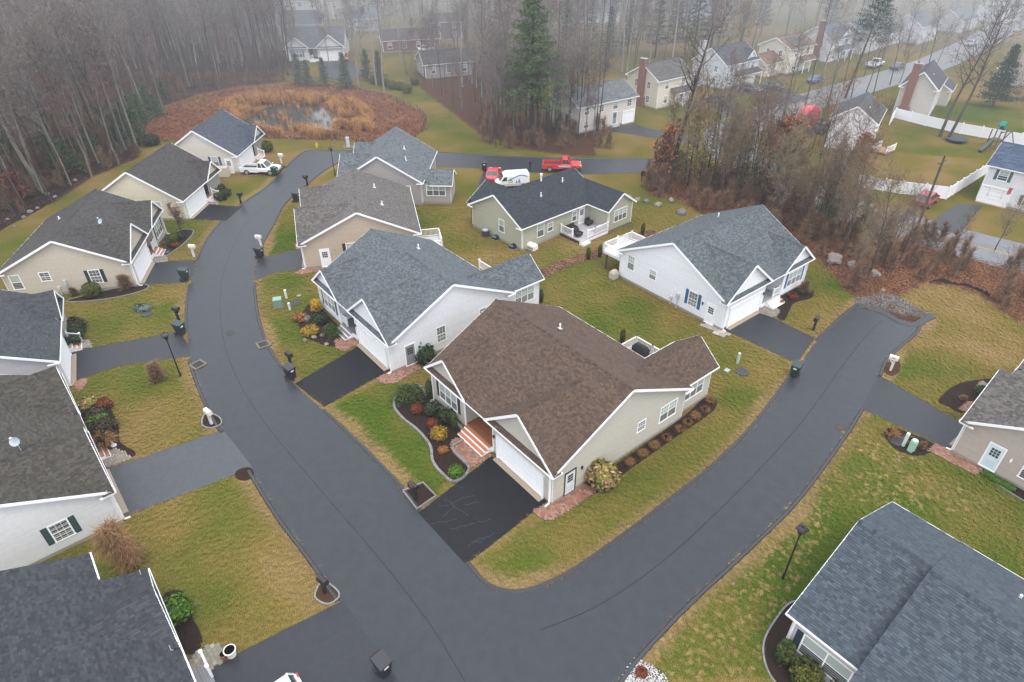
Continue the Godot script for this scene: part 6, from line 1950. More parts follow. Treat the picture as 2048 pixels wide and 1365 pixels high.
	walk(pl([1.35,-28.86,2.47,-29.59,4.93,-31.38,5.97,-30.59,3.86,-28.92,2.62,-28.01,2.06,-28.01]), red, an)
	walk(pl([-16.64,-49.1,-15.72,-50.08,-14.16,-48.83,-15.24,-47.33,-16.17,-47.81]), red, an)
	walk(pl([-11.69,-43.33,-10.5,-44.59,-8.27,-45.44,-8.01,-44.71,-9.99,-42.63,-11.06,-42.64]), red, an)
	walk(pl([-23.95,-62.04,-23.29,-63.3,-20.96,-63.85,-20.63,-62.92,-23.23,-61.81]), red, 0.2)
	walk(pl([-25.39,-69.42,-24.91,-68.1,-25.31,-67.85,-25.91,-69.17]), red, 0.2)
	walk(pl([24.27,-53.7,26.47,-55.38,26.71,-53.86,26.19,-52.95,25.53,-52.59]), greyp, 0.66)
	walk(pl([18.1,-51.26,18.83,-51.86,20.69,-49.86,19.92,-49.13]), [L(0.4, 0.36, 0.33)], 0.66, 0.6, 0.5)
	walk(pl([-41.12,-65.55,-41.28,-67.29,-39.89,-66.52,-39.12,-65.04,-40.73,-64.7]), greyp, 0.0)
	walk(pl([-40.41,-47.9,-40.81,-49.18,-39.76,-49.5,-38.69,-48.2]), greyp, 0.3)
	walk(pl([-30.18,-33.61,-30.57,-34.65,-30.03,-35.06,-28.98,-34.63,-28.24,-33.95,-29.53,-33.01]), greyp, 0.87)
	walk(pl([-17.79,-18.71,-17.49,-19.27,-16.65,-19.61,-15.69,-19.41,-15.13,-19.09,-17.02,-17.62]), [L(0.26, 0.25, 0.19), L(0.3, 0.27, 0.21), L(0.22, 0.22, 0.18), L(0.32, 0.27, 0.2)], 0.87, 0.3, 0.24)
	walk(pl([30.92,-34.29,31.98,-35.08,32.68,-34.12,33.9,-32.45,33.03,-31.78]), red, 0.95)
	walk(pl([35.9,-38.87,36.88,-39.72,38,-39.9,36.37,-38.5]), red, 0.95)
	walk(pl([-37.5,-42.76,-37.35,-43.58,-36.69,-43.64,-36.31,-42.61,-36.43,-41.74]), red, 0.5)
	walk(pl([-41.54,-81.69,-40.91,-83.06,-39.88,-82.7,-39.51,-81.32]), greyp, 0.0)
	walk(pl([-41.17,-92.57,-40.63,-93.19,-36.29,-92.49,-38.71,-91.91]), red, 0.0)
	var soil := rounded(pl([2.68,-61.72,4.89,-64,7.26,-65.42,10.4,-67.77,13.66,-69.98,17.1,-72.44,17.27,-71.31,13.38,-68.12,9.85,-65.51,6.54,-63.51,3.35,-60.82]))
	sheet("soil_strip", soil, 0.012, M["litter"])
	beds.append(soil)
	scatter("bark_chips", "brown bark chips on the strip between the sage house and its neighbours", "bark chips", chip_mesh(), 700, soil, 0.7, 1.4, [L(0.16, 0.075, 0.045), L(0.2, 0.1, 0.06), L(0.09, 0.05, 0.035)], Rect2(0, -80, 30, 25))
	scatter("dead_grass", "scattered tan patches of dead grass in the corner lawn", "grass", patch_mesh(), 900, spotty, 0.2, 0.6, [L(0.3, 0.21, 0.09), L(0.26, 0.18, 0.075), L(0.34, 0.23, 0.1)], Rect2(4, -42, 40, 34), PackedVector2Array(), 0.0, -0.45)
	print("gardens ", Time.get_ticks_msec())

# ---------- vehicles
func ring8(z: float, y0: float, y1: float, w: float) -> Array:
	var h := y1 - y0
	var r := []
	for p in [[0.86, 0.0], [1.0, 0.22], [1.0, 0.78], [0.9, 1.0], [-0.9, 1.0], [-1.0, 0.78], [-1.0, 0.22], [-0.86, 0.0]]: r.append(Vector3(p[0] * w, y0 + p[1] * h, z))
	return r
func wheel(t: Node, at: Vector3, r: float) -> void:
	var b := MB.new()
	b.tube(at - Vector3(0.11, 0, 0), at + Vector3(0.11, 0, 0), r, r, 16, Color.WHITE)
	var o := obj("wheel", b, M["rubber"], t)
	b = MB.new()
	b.tube(at - Vector3(0.12, 0, 0), at + Vector3(0.12, 0, 0), r * 0.62, r * 0.6, 10, Color.WHITE)
	obj("rim", b, M["metal"], o)
func cabin(t: Node, col: Color, zs: Array, yb: float, yt: float, w: float) -> void:
	# glass between belt and roof, painted roof and pillars
	var lo := [Vector3(w * 0.95, yb, zs[0]), Vector3(-w * 0.95, yb, zs[0]), Vector3(-w * 0.95, yb, zs[3]), Vector3(w * 0.95, yb, zs[3])]
	var hi := [Vector3(w * 0.78, yt, zs[1]), Vector3(-w * 0.78, yt, zs[1]), Vector3(-w * 0.78, yt, zs[2]), Vector3(w * 0.78, yt, zs[2])]
	var b := MB.new()
	b.loft([lo, hi])
	obj("windows", b, M["glass"], t)
	b = MB.new()
	b.loft([ring_roof(hi, 1.02, -0.05), ring_roof(hi, 1.02, 0.0), ring_roof(hi, 0.9, 0.06)], col)
	obj("car_roof", b, M["carpaint"], t)
	b = MB.new()
	for k in 4: b.bar(lo[k], hi[k], 0.09, 0.09, col)
	for s in [-1, 1]:
		var m0 := Vector3(s * w * 0.955, yb, lerpf(zs[0], zs[3], 0.5))
		b.bar(m0, Vector3(s * w * 0.785, yt, lerpf(zs[1], zs[2], 0.5)), 0.08, 0.06, col)
	obj("pillars", b, M["carpaint"], t)
func ring_roof(q: Array, s: float, dy: float) -> Array:
	var mid: Vector3 = (q[0] + q[1] + q[2] + q[3]) * 0.25
	var r := []
	for p in q: r.append(mid + (p - mid) * s + Vector3(0, dy, 0))
	return r
func vehicle(kind: String, col: Color, at: Vector2, dir: Vector2, label: String) -> Node3D:
	var t := thing({"sedan": "car", "suv": "car", "pickup": "pickup_truck", "van": "van"}[kind], label, {"sedan": "car", "suv": "car", "pickup": "truck", "van": "van"}[kind], Vector3(at.x, 0.035, at.y), atan2(dir.x, dir.y))
	var b := MB.new()
	var w := 0.92
	var wr := 0.33
	var ax := 1.38
	match kind:
		"sedan":
			b.loft([ring8(-2.32, 0.45, 0.72, 0.72), ring8(-2.2, 0.28, 0.9, 0.88), ring8(-1.4, 0.22, 0.95, w), ring8(0.9, 0.22, 0.92, w), ring8(1.9, 0.25, 0.8, 0.9), ring8(2.3, 0.4, 0.66, 0.72)], col)
			cabin(t, col, [-1.75, -1.05, 0.25, 1.05], 0.9, 1.4, w)
		"suv":
			b.loft([ring8(-2.3, 0.5, 0.9, 0.78), ring8(-2.2, 0.32, 1.04, 0.9), ring8(-1.2, 0.28, 1.06, w + 0.02), ring8(0.9, 0.28, 1.04, w + 0.02), ring8(1.95, 0.32, 0.95, 0.92), ring8(2.3, 0.45, 0.8, 0.78)], col)
			cabin(t, col, [-2.12, -1.8, 0.3, 1.05], 1.02, 1.66, w)
		"pickup":
			w = 1.0
			wr = 0.42
			ax = 1.8
			b.loft([ring8(0.0, 0.45, 1.12, w), ring8(1.2, 0.45, 1.12, w), ring8(2.4, 0.48, 1.08, 0.98), ring8(2.85, 0.55, 0.98, 0.86)], col)
			b.box(Vector3(0, 0.62, -1.4), Vector3(2.0, 0.32, 2.85), col)
			for s in [-1, 1]: b.box(Vector3(s * 0.94, 0.95, -1.4), Vector3(0.12, 0.42, 2.85), col)
			b.box(Vector3(0, 0.95, -2.78), Vector3(1.8, 0.42, 0.1), col)
			cabin(t, col, [-0.05, 0.05, 0.85, 1.45], 1.1, 1.82, w * 0.95)
			var bb := MB.new()
			bb.box(Vector3(0, 0.8, -1.4), Vector3(1.74, 0.05, 2.65), L(0.03, 0.03, 0.03))
			obj("cargo_bed", bb, M["rough_paint"], t)
			bb = MB.new()
			for s in [-2.92, 2.92]: bb.box(Vector3(0, 0.6, s), Vector3(1.86, 0.2, 0.14), L(0.45, 0.45, 0.47))
			obj("bumper", bb, M["metal"], t)
		"van":
			w = 1.0
			wr = 0.36
			ax = 1.75
			b.loft([ring8(-2.75, 0.4, 2.3, 0.95), ring8(-2.6, 0.35, 2.45, w), ring8(0.9, 0.35, 2.45, w), ring8(1.5, 0.35, 2.2, 0.97), ring8(2.15, 0.35, 1.25, 0.95), ring8(2.75, 0.45, 0.95, 0.85)], col)
			var g := MB.new()
			g.quad(Vector3(-0.85, 1.28, 2.17), Vector3(0.85, 1.28, 2.17), Vector3(0.78, 2.15, 1.56), Vector3(-0.78, 2.15, 1.56), Vector3(0, 0.55, 0.83))
			for s in [-1, 1]: g.quad(Vector3(s * 1.005, 1.3, 1.0), Vector3(s * 0.985, 1.3, 1.9), Vector3(s * 0.985, 1.95, 1.45), Vector3(s * 1.005, 2.0, 1.0), Vector3(s, 0, 0))
			obj("windows", g, M["glass"], t)
			# print along the sides: blue swooshes, green and red lettering blocks
			g = MB.new()
			for s in [-1, 1]:
				var sx: float = s * 1.008
				for k in 10:
					var z := -2.4 + k * 0.3
					g.quad(Vector3(sx, 1.75 + 0.3 * sin(k * 0.45), z), Vector3(sx, 1.75 + 0.3 * sin(k * 0.45 + 0.45), z + 0.3), Vector3(sx, 1.95 + 0.3 * sin(k * 0.45 + 0.45), z + 0.3), Vector3(sx, 1.9 + 0.3 * sin(k * 0.45), z), Vector3(s, 0, 0), L(0.03, 0.16, 0.5))
				for k in 5: g.quad(Vector3(sx, 1.25, 0.1 + k * 0.16), Vector3(sx, 1.25, 0.22 + k * 0.16), Vector3(sx, 1.5, 0.22 + k * 0.16), Vector3(sx, 1.5, 0.1 + k * 0.16), Vector3(s, 0, 0), L(0.03, 0.3, 0.06))
				for k in 6: g.quad(Vector3(sx, 1.0, 0.0 + k * 0.15), Vector3(sx, 1.0, 0.11 + k * 0.15), Vector3(sx, 1.15, 0.11 + k * 0.15), Vector3(sx, 1.15, 0.0 + k * 0.15), Vector3(s, 0, 0), L(0.45, 0.03, 0.05))
				g.tri(Vector3(sx, 0.9, -1.3), Vector3(sx, 0.9, -0.8), Vector3(sx, 1.7, -1.0), Vector3(s, 0, 0), L(0.02, 0.2, 0.5))
				g.tri(Vector3(sx * 1.001, 0.9, -0.75), Vector3(sx * 1.001, 0.9, -0.4), Vector3(sx * 1.001, 1.4, -0.55), Vector3(s, 0, 0), L(0.02, 0.12, 0.4))
			for k in 8: g.quad(Vector3(-0.7, 2.458, -1.9 + k * 0.2), Vector3(-0.55 + 0.1 * sin(k * 0.7), 2.458, -1.9 + k * 0.2), Vector3(-0.55 + 0.1 * sin(k * 0.7 + 0.7), 2.458, -1.7 + k * 0.2), Vector3(-0.7, 2.458, -1.7 + k * 0.2), Vector3.UP, L(0.05, 0.3, 0.55))
			obj("lettering", g, M["paint"], t)
	obj("body", b, M["carpaint"], t)
	for s in [-1, 1]:
		for z in [-ax, ax]: wheel(t, Vector3(s * (w - 0.09), wr, z), wr)
		var hb := MB.new()
		var fz: float = {"sedan": 2.2, "suv": 2.22, "pickup": 2.8, "van": 2.68}[kind]
		var hy: float = {"sedan": 0.66, "suv": 0.82, "pickup": 0.92, "van": 0.85}[kind]
		hb.box(Vector3(s * w * 0.72, hy, fz), Vector3(0.36, 0.14, 0.14), L(0.7, 0.7, 0.7))
		obj("headlight", hb, M["paint"], t)
		hb = MB.new()
		hb.box(Vector3(s * w * 0.8, hy + 0.12, -fz - 0.03), Vector3(0.22, 0.2, 0.1), L(0.4, 0.02, 0.02))
		obj("tail_light", hb, M["paint"], t)
		hb = MB.new()
		hb.box(Vector3(s * (w + 0.1), hy + 0.32, fz - 1.25), Vector3(0.2, 0.14, 0.1), col)
		obj("mirror", hb, M["carpaint"], t)
	return t
func semi(at: Vector2, dir: Vector2) -> void:
	var t := thing("tractor_truck", "red long nosed tractor truck parked beside the bright white house", "truck", Vector3(at.x, 0.04, at.y), atan2(dir.x, dir.y))
	var col := L(0.5, 0.015, 0.02)
	var b := MB.new()
	b.loft([ring8(0.2, 0.6, 2.2, 1.05), ring8(0.9, 0.6, 2.15, 1.05), ring8(2.6, 0.6, 1.75, 0.85), ring8(3.0, 0.6, 1.5, 0.75)], col)
	obj("hood", b, M["carpaint"], t)
	b = MB.new()
	b.loft([ring8(-2.4, 0.9, 3.7, 1.2), ring8(-1.2, 0.9, 3.9, 1.22), ring8(-0.4, 0.9, 3.4, 1.2), ring8(0.35, 0.9, 2.6, 1.15)], col)
	obj("sleeper_cab", b, M["carpaint"], t)
	b = MB.new()
	b.quad(Vector3(-0.95, 2.15, 0.45), Vector3(0.95, 2.15, 0.45), Vector3(0.95, 2.85, 0.12), Vector3(-0.95, 2.85, 0.12), Vector3(0, 0.4, 0.9))
	for s in [-1, 1]: b.quad(Vector3(s * 1.215, 2.0, -0.6), Vector3(s * 1.2, 2.0, 0.1), Vector3(s * 1.2, 2.7, -0.1), Vector3(s * 1.215, 2.7, -0.6), Vector3(s, 0, 0))
	obj("windows", b, M["glass"], t)
	b = MB.new()
	b.box(Vector3(0, 0.85, -3.4), Vector3(0.9, 0.25, 4.4), L(0.03, 0.03, 0.03))
	obj("frame", b, M["rough_paint"], t)
	for s in [-1, 1]:
		for z in [2.1, -3.6, -4.9]: wheel(t, Vector3(s * 0.95, 0.5, z), 0.5)
		b = MB.new()
		b.tube(Vector3(s * 1.1, 1.0, -2.5), Vector3(s * 1.1, 3.8, -2.5), 0.08, 0.08, 8)
		obj("exhaust_stack", b, M["metal"], t)
func build_vehicles() -> void:
	var red := L(0.55, 0.025, 0.03)
	vehicle("pickup", L(0.72, 0.72, 0.74), Vector2(-37.39,-93.13), Vector2(1, 0.08), "white crew cab pickup truck backed into the pond side drive")
	var rp := vehicle("pickup", red, Vector2(7.62,-93.86), Vector2(1, 0.04), "red pickup truck with blue and white door stripe parked on the far lane")
	var g := MB.new()
	for s in [-1, 1]: g.quad(Vector3(s * 1.005, 0.78, -0.5), Vector3(s * 1.005, 0.72, 1.3), Vector3(s * 1.005, 0.86, 1.3), Vector3(s * 1.005, 1.0, -0.5), Vector3(s, 0, 0), L(0.3, 0.45, 0.7))
	obj("door_stripe", g, M["paint"], rp)
	vehicle("sedan", red, Vector2(-2.57,-90.71), Vector2(0.1, -1), "red sedan at the top of the sage house drive")
	vehicle("van", L(0.75, 0.75, 0.77), Vector2(0.13,-87.34), Vector2(-1, 0.18), "white service van with blue and green print beside the sage house").scale = Vector3.ONE * 0.86
	vehicle("suv", L(0.035, 0.045, 0.06), Vector2(40.01,-130.1), Vector2(-0.5, -0.6), "dark grey car on the cream house drive")
	vehicle("suv", L(0.02, 0.022, 0.022), Vector2(49.88,-138.77), Vector2(0.75, 0.6), "black car on the bluish white house drive")
	vehicle("sedan", L(0.03, 0.1, 0.08), Vector2(55.51,-141.55), Vector2(0.8, 0.55), "dark green car next to the black car")
	vehicle("sedan", L(0.03, 0.06, 0.2), Vector2(66.74,-146.97), Vector2(0.8, -0.6), "blue car before the solar panelled house")
	vehicle("suv", L(0.02, 0.022, 0.025), Vector2(54.63,-111.44), Vector2(1, -0.1), "black sport utility car beside the bright white house")
	vehicle("suv", L(0.28, 0.025, 0.03), Vector2(55.26,-80.25), Vector2(0.75, -0.7), "dark red car by the fence corner")
	vehicle("suv", L(0.6, 0.61, 0.64), Vector2(-12.52,-15.3), Vector2(-0.75, 0.62), "silver car at the bottom drive with red tail lights")
	vehicle("pickup", L(0.68, 0.68, 0.7), Vector2(86.55,-161.72), Vector2(0.78, -0.62), "white pickup truck far up the street")
	vehicle("sedan", L(0.05, 0.05, 0.05), Vector2(90.9,-159.49), Vector2(0.78, -0.62), "dark car far up the street next to white pickup")
	vehicle("sedan", L(0.55, 0.57, 0.6), Vector2(124.33,-186.85), Vector2(0.78, -0.62), "silver car in the misty upper street")
	vehicle("sedan", L(0.66, 0.66, 0.68), Vector2(-22.28,-183.8), Vector2(1, -0.2), "white car before the brick ranch house")
	vehicle("sedan", L(0.3, 0.04, 0.04), Vector2(-41.71,-173.1), Vector2(0.2, 1), "red car beside the white garage beyond the pond")
	semi(Vector2(50.9,-113.52), Vector2(-0.95, 0.3))

# ---------- street furniture
func bin_proto(col: Color, label: String, at: Vector2, turn: float) -> Node3D:
	var t := thing("trash_bin", label, "bin", Vector3(at.x, 0.025, at.y), turn)
	var b := MB.new()
	var rows := []
	for k in [[0.12, 0.23, 0.27], [0.5, 0.27, 0.3], [1.02, 0.31, 0.36], [1.06, 0.33, 0.38]]:
		rows.append([Vector3(k[1], k[0], k[2]), Vector3(-k[1], k[0], k[2]), Vector3(-k[1], k[0], -k[2]), Vector3(k[1], k[0], -k[2])])
	b.loft(rows, col)
	obj("body", b, M["paint"], t)
	b = MB.new()
	b.loft([[Vector3(0.35, 1.06, 0.42), Vector3(-0.35, 1.06, 0.42), Vector3(-0.35, 1.06, -0.42), Vector3(0.35, 1.06, -0.42)], [Vector3(0.33, 1.12, 0.4), Vector3(-0.33, 1.12, 0.4), Vector3(-0.33, 1.2, -0.36), Vector3(0.33, 1.2, -0.36)]], tint(col, 1.25))
	obj("lid", b, M["paint"], t)
	b = MB.new()
	b.tube(Vector3(-0.3, 1.1, -0.48), Vector3(0.3, 1.1, -0.48), 0.025, 0.025, 6, col)
	obj("handle", b, M["paint"], t)
	for s in [-1, 1]:
		b = MB.new()
		b.tube(Vector3(s * 0.24, 0.15, -0.3), Vector3(s * 0.32, 0.15, -0.3), 0.15, 0.15, 12, Color.WHITE)
		obj("wheel", b, M["rubber"], t)
	b = MB.new()
	b.box(Vector3(0, 0.86, 0.35), Vector3(0.24, 0.13, 0.02), L(0.7, 0.7, 0.7), Basis(Vector3.RIGHT, 0.1))
	obj("sticker", b, M["paint"], t)
	t.scale = Vector3.ONE * 1.15
	return t
func mailbox(at: Vector2, turn: float, dark: bool, label: String) -> void:
	var t := thing("mailbox", label, "mailbox", Vector3(at.x, 0, at.y), turn)
	var c := L(0.012, 0.012, 0.013) if dark else L(0.6, 0.57, 0.53)
	var b := MB.new()
	b.box(Vector3(0, 0.55, 0), Vector3(0.17, 1.1, 0.17), c)
	b.bar(Vector3(0, 0.65, 0), Vector3(0, 1.0, 0.32), 0.09, 0.09, c)
	obj("post", b, M["paint"], t)
	b = MB.new()
	var ring := []
	for z in [-0.22, 0.42]:
		var r := []
		for k in 9:
			var a := PI * k / 8.0
			r.append(Vector3(cos(a) * 0.16, 1.28 + sin(a) * 0.14, z))
		r.append(Vector3(-0.16, 1.06, z))
		r.append(Vector3(0.16, 1.06, z))
		ring.append(r)
	b.loft(ring, c)
	obj("box", b, M["paint"], t)
	b = MB.new()
	b.box(Vector3(0.18, 1.3, 0.1), Vector3(0.02, 0.06, 0.2), L(0.5, 0.03, 0.03))
	obj("flag", b, M["paint"], t)
	t.scale = Vector3.ONE * 1.12
func lamp_post(at: Vector2, h: float, label: String) -> void:
	var t := thing("lamp_post", label, "street lamp", Vector3(at.x, 0, at.y), 0.6)
	var c := L(0.01, 0.01, 0.011)
	var b := MB.new()
	b.tube(Vector3(0, 0, 0), Vector3(0, 0.6, 0), 0.09, 0.075, 10, c)
	b.tube(Vector3(0, 0.6, 0), Vector3(0, h - 0.5, 0), 0.06, 0.045, 10, c)
	obj("pole", b, M["paint"], t)
	b = MB.new()
	b.loft([[Vector3(0.1, h - 0.5, 0.1), Vector3(-0.1, h - 0.5, 0.1), Vector3(-0.1, h - 0.5, -0.1), Vector3(0.1, h - 0.5, -0.1)], [Vector3(0.2, h - 0.08, 0.2), Vector3(-0.2, h - 0.08, 0.2), Vector3(-0.2, h - 0.08, -0.2), Vector3(0.2, h - 0.08, -0.2)]], L(0.06, 0.06, 0.06))
	obj("lantern", b, M["glass"], t)
	b = MB.new()
	b.loft([[Vector3(0.29, h - 0.08, 0.29), Vector3(-0.29, h - 0.08, 0.29), Vector3(-0.29, h - 0.08, -0.29), Vector3(0.29, h - 0.08, -0.29)], [Vector3(0.24, h + 0.02, 0.24), Vector3(-0.24, h + 0.02, 0.24), Vector3(-0.24, h + 0.02, -0.24), Vector3(0.24, h + 0.02, -0.24)], [Vector3(0.1, h + 0.14, 0.1), Vector3(-0.1, h + 0.14, 0.1), Vector3(-0.1, h + 0.14, -0.1), Vector3(0.1, h + 0.14, -0.1)]], c)
	b.box(Vector3(0, h + 0.18, 0), Vector3(0.14, 0.1, 0.14), c)
	obj("cap", b, M["paint"], t)
func solid(called: String, label: String, cat: String, at: Vector2, turn: float, parts: Array, group := "", y := 0.0) -> Node3D:
	# parts: [name, shape, centre, size, colour, material]
	var t := thing(called, label, cat, Vector3(at.x, y, at.y), turn, group)
	for p in parts:
		var b := MB.new()
		match p[1]:
			"box": b.box(p[2], p[3], p[4])
			"rod": b.tube(p[2] - Vector3(0, p[3].y * 0.5, 0), p[2] + Vector3(0, p[3].y * 0.5, 0), p[3].x, p[3].z, 14, p[4])
			"bar": b.bar(p[2], p[3], p[6], p[6], p[4])
			"dome": b.loft([[p[2] + Vector3(-p[3].x, 0, -p[3].z), p[2] + Vector3(p[3].x, 0, -p[3].z), p[2] + Vector3(p[3].x, 0, p[3].z), p[2] + Vector3(-p[3].x, 0, p[3].z)], [p[2] + Vector3(-p[3].x, p[3].y * 0.7, -p[3].z * 0.9), p[2] + Vector3(p[3].x, p[3].y * 0.7, -p[3].z * 0.9), p[2] + Vector3(p[3].x, p[3].y * 0.7, p[3].z * 0.9), p[2] + Vector3(-p[3].x, p[3].y * 0.7, p[3].z * 0.9)], [p[2] + Vector3(-p[3].x * 0.7, p[3].y, -p[3].z * 0.5), p[2] + Vector3(p[3].x * 0.7, p[3].y, -p[3].z * 0.5), p[2] + Vector3(p[3].x * 0.7, p[3].y, p[3].z * 0.5), p[2] + Vector3(-p[3].x * 0.7, p[3].y, p[3].z * 0.5)]], p[4])
		obj(p[0], b, M[p[5]], t)
	return t
func fence_run(called: String, label: String, line: PackedVector2Array, kind: String) -> void:
	var t := thing(called, label, "fence", Vector3(line[0].x, 0, line[0].y))
	var o := line[0]
	var wc := L(0.76, 0.76, 0.79)
	for k in range(line.size() - 1):
		var d := line[k + 1] - line[k]
		var n := maxi(1, int(round(d.length() / 2.4)))
		for j in n:
			var a := line[k] + d * (j / float(n)) - o
			var z := line[k] + d * ((j + 1.0) / n) - o
			var A := Vector3(a.x, 0, a.y)
			var Z := Vector3(z.x, 0, z.y)
			var b := MB.new()
			if kind == "vinyl":
				b.bar(A + Vector3.UP * 0.9, Z + Vector3.UP * 0.9, 0.03, 1.6, tint(wc, rr(0.95, 1.0)))
				b.bar(A + Vector3.UP * 1.68, Z + Vector3.UP * 1.68, 0.07, 0.12, wc)
				b.bar(A + Vector3.UP * 0.12, Z + Vector3.UP * 0.12, 0.07, 0.12, wc)
				for q in 9: b.bar(A.lerp(Z, (q + 0.5) / 9.0) + Vector3(0, 0.2, 0), A.lerp(Z, (q + 0.5) / 9.0) + Vector3(0, 1.62, 0), 0.045, 0.045, wc)
				obj("panel", b, M["paint"], t)
				b = MB.new()
				b.box(A + Vector3.UP * 0.92, Vector3(0.13, 1.84, 0.13), wc)
				b.box(A + Vector3.UP * 1.88, Vector3(0.17, 0.08, 0.17), wc)
				obj("post", b, M["paint"], t)
			else:
				var fc := L(0.06, 0.07, 0.06) if kind == "wire" else L(0.1, 0.075, 0.055)
				for y in [0.35, 0.75, 1.1]: b.tube(A + Vector3.UP * y, Z + Vector3.UP * y, 0.018, 0.018, 4, fc, false)
				for q in 8: b.tube(A.lerp(Z, q / 8.0), A.lerp(Z, q / 8.0) + Vector3.UP * 1.1, 0.008, 0.008, 3, fc, false)
				obj("rail", b, M["rough_paint"], t)
				b = MB.new()
				b.tube(A, A + Vector3.UP * 1.25, 0.04, 0.04, 6, fc)
				obj("post", b, M["rough_paint"], t)
func build_furniture() -> void:
	var bg := L(0.01, 0.028, 0.023)
	var bk := L(0.014, 0.015, 0.017)
	for q in [[bk, Vector2(-19.02,-43.4), 0.9, "black wheeled bin at the slate roofed house drive"], [bk, Vector2(-28.86,-65.88), 1.3, "black wheeled bin at the tan house drive"], [bg, Vector2(24.26,-43.34), -0.7, "dark green wheeled bin beside the right road"], [bg, Vector2(-35.39,-60.85), 1.6, "green wheeled bin at the beige house drive"], [bg, Vector2(-31.38,-50.24), 1.2, "green wheeled bin at the lilac grey house drive"], [bg, Vector2(-34.97,-92.06), 1.3, "dark green wheeled bin beside the white pickup"], [bk, Vector2(-6.96,-17.91), 0.8, "black wheeled bin at the bottom of the loop road"], [bk, Vector2(-3.99,-93.84), 0.0, "black wheeled bin on the far lane by the red sedan"], [bk, Vector2(-29.1,-82.19), 1.4, "dark bin on the verge behind the tan house"]]:
		bin_proto(q[0], q[3], q[1], q[2])
	for q in [[Vector2(-32.73,-52.78), 1.3, true, "black mailbox on the lawn by the lilac grey house drive"], [Vector2(-19.57,-45.19), 0.9, true, "black mailbox behind the bin of the slate roofed house"], [Vector2(-11.25,-22.72), 0.9, true, "black mailbox in a brick ring by the bottom drive"], [Vector2(-6.67,-29.83), -2.2, true, "black mailbox in the timber planter"], [Vector2(28.68,-50.37), -0.7, true, "black mailbox at the blue shuttered house drive"], [Vector2(-36.57,-81.79), 1.5, true, "black mailbox at the cream house drive"], [Vector2(2.85,-93.31), 3.14, true, "black mailbox on the far lane verge"], [Vector2(-29.17,-88), -1.9, true, "dark mailbox on the verge before the taupe house"], [Vector2(-23.73,-37.67), 0.9, false, "pale mailbox in a small mulch square by the loop road"], [Vector2(32.91,-44.03), -2.2, false, "pale mailbox beside the right road"], [Vector2(-36.64,-66.23), 1.5, false, "pale mailbox at the beige house drive"], [Vector2(-35.65,-97.44), 1.4, false, "pale mailbox by the pond side drive"], [Vector2(-29.59,-68.56), -1.8, false, "pale mailbox behind the tan house bin"]]:
		mailbox(q[0], q[1], q[2], q[3])
	lamp_post(Vector2(-28.78,-43.84), 4.4, "black lamp post on the lawn beside the loop road")
	lamp_post(Vector2(16.37,-23.52), 4.7, "black lamp post on the lawn beside the right road")
	lamp_post(Vector2(-26.15,-92.12), 4.1, "black lamp post on the verge by the far taupe house")
	lamp_post(Vector2(21.22,-86.63), 3.8, "black lamp post behind the rust leaved oak")
	var cc := L(0.42, 0.38, 0.32)
	for q in [[Vector2(-23.05,-48.51), 0.6, "concrete catch basin in the right kerb of the loop road"], [Vector2(-27.89,-45.42), 0.95, "concrete catch basin in the left kerb of the loop road"], [Vector2(38.51,-56.03), -0.5, "concrete catch basin in gravel past the dead end"]]:
		solid("catch_basin", q[2], "drain", q[0], q[1], [["frame", "box", Vector3(-0.5, 0.05, 0), Vector3(0.18, 0.09, 1.1), cc, "concrete"], ["frame", "box", Vector3(0.5, 0.05, 0), Vector3(0.18, 0.09, 1.1), cc, "concrete"], ["frame", "box", Vector3(0, 0.05, 0.48), Vector3(0.82, 0.09, 0.16), cc, "concrete"], ["frame", "box", Vector3(0, 0.05, -0.48), Vector3(0.82, 0.09, 0.16), cc, "concrete"], ["grate", "box", Vector3(0, 0.03, 0), Vector3(0.82, 0.03, 0.8), L(0.02, 0.02, 0.022), "rough_paint"]], "", 0.01)
	for q in [[Vector2(-26.85,-50.45), 0.36, L(0.05, 0.045, 0.042), "dark manhole cover in the loop road"], [Vector2(25.51,-36.84), 0.36, L(0.06, 0.045, 0.042), "round rusty manhole cover in the right road"]]:
		solid("manhole_cover", q[3], "manhole", q[0], 0, [["cover", "rod", Vector3(0, 0.024, 0), Vector3(q[1], 0.02, q[1]), q[2], "rough_paint"], ["rim", "rod", Vector3(0, 0.02, 0), Vector3(q[1] + 0.06, 0.018, q[1] + 0.06), tint(q[2], 0.6), "rough_paint"]], "", 0.0)
	var gc := L(0.2, 0.22, 0.24)
	for q in [[Vector2(-22.16,-55.74), 0.55, "round grey septic cover on the slate roofed house lawn"], [Vector2(-36.36,-53.82), 0.5, "round grey cover on the beige house lawn"], [Vector2(20.01,-43.94), 0.6, "dark round cover on the strip beside the right road"], [Vector2(29.22,-35.37), 0.65, "grey round slab in the oval bed"]]:
		solid("septic_cover", q[2], "cover", q[0], 0, [["slab", "rod", Vector3(0, 0.05, 0), Vector3(q[1], 0.06, q[1]), gc, "stone"], ["knob", "rod", Vector3(0.2, 0.09, 0), Vector3(0.05, 0.04, 0.05), gc, "stone"]])
	var mint := L(0.3, 0.48, 0.38)
	solid("transformer_box", "green utility cabinet on the slate roofed house lawn", "utility box", Vector2(-23.65,-55.28), 0.3, [["cabinet", "box", Vector3(0, 0.45, 0), Vector3(0.75, 0.8, 0.7), L(0.13, 0.22, 0.18), "paint"], ["lid", "box", Vector3(0, 0.88, 0), Vector3(0.82, 0.08, 0.77), L(0.17, 0.27, 0.22), "paint"], ["pad", "box", Vector3(0, 0.03, 0), Vector3(1.0, 0.06, 0.95), cc, "concrete"]])
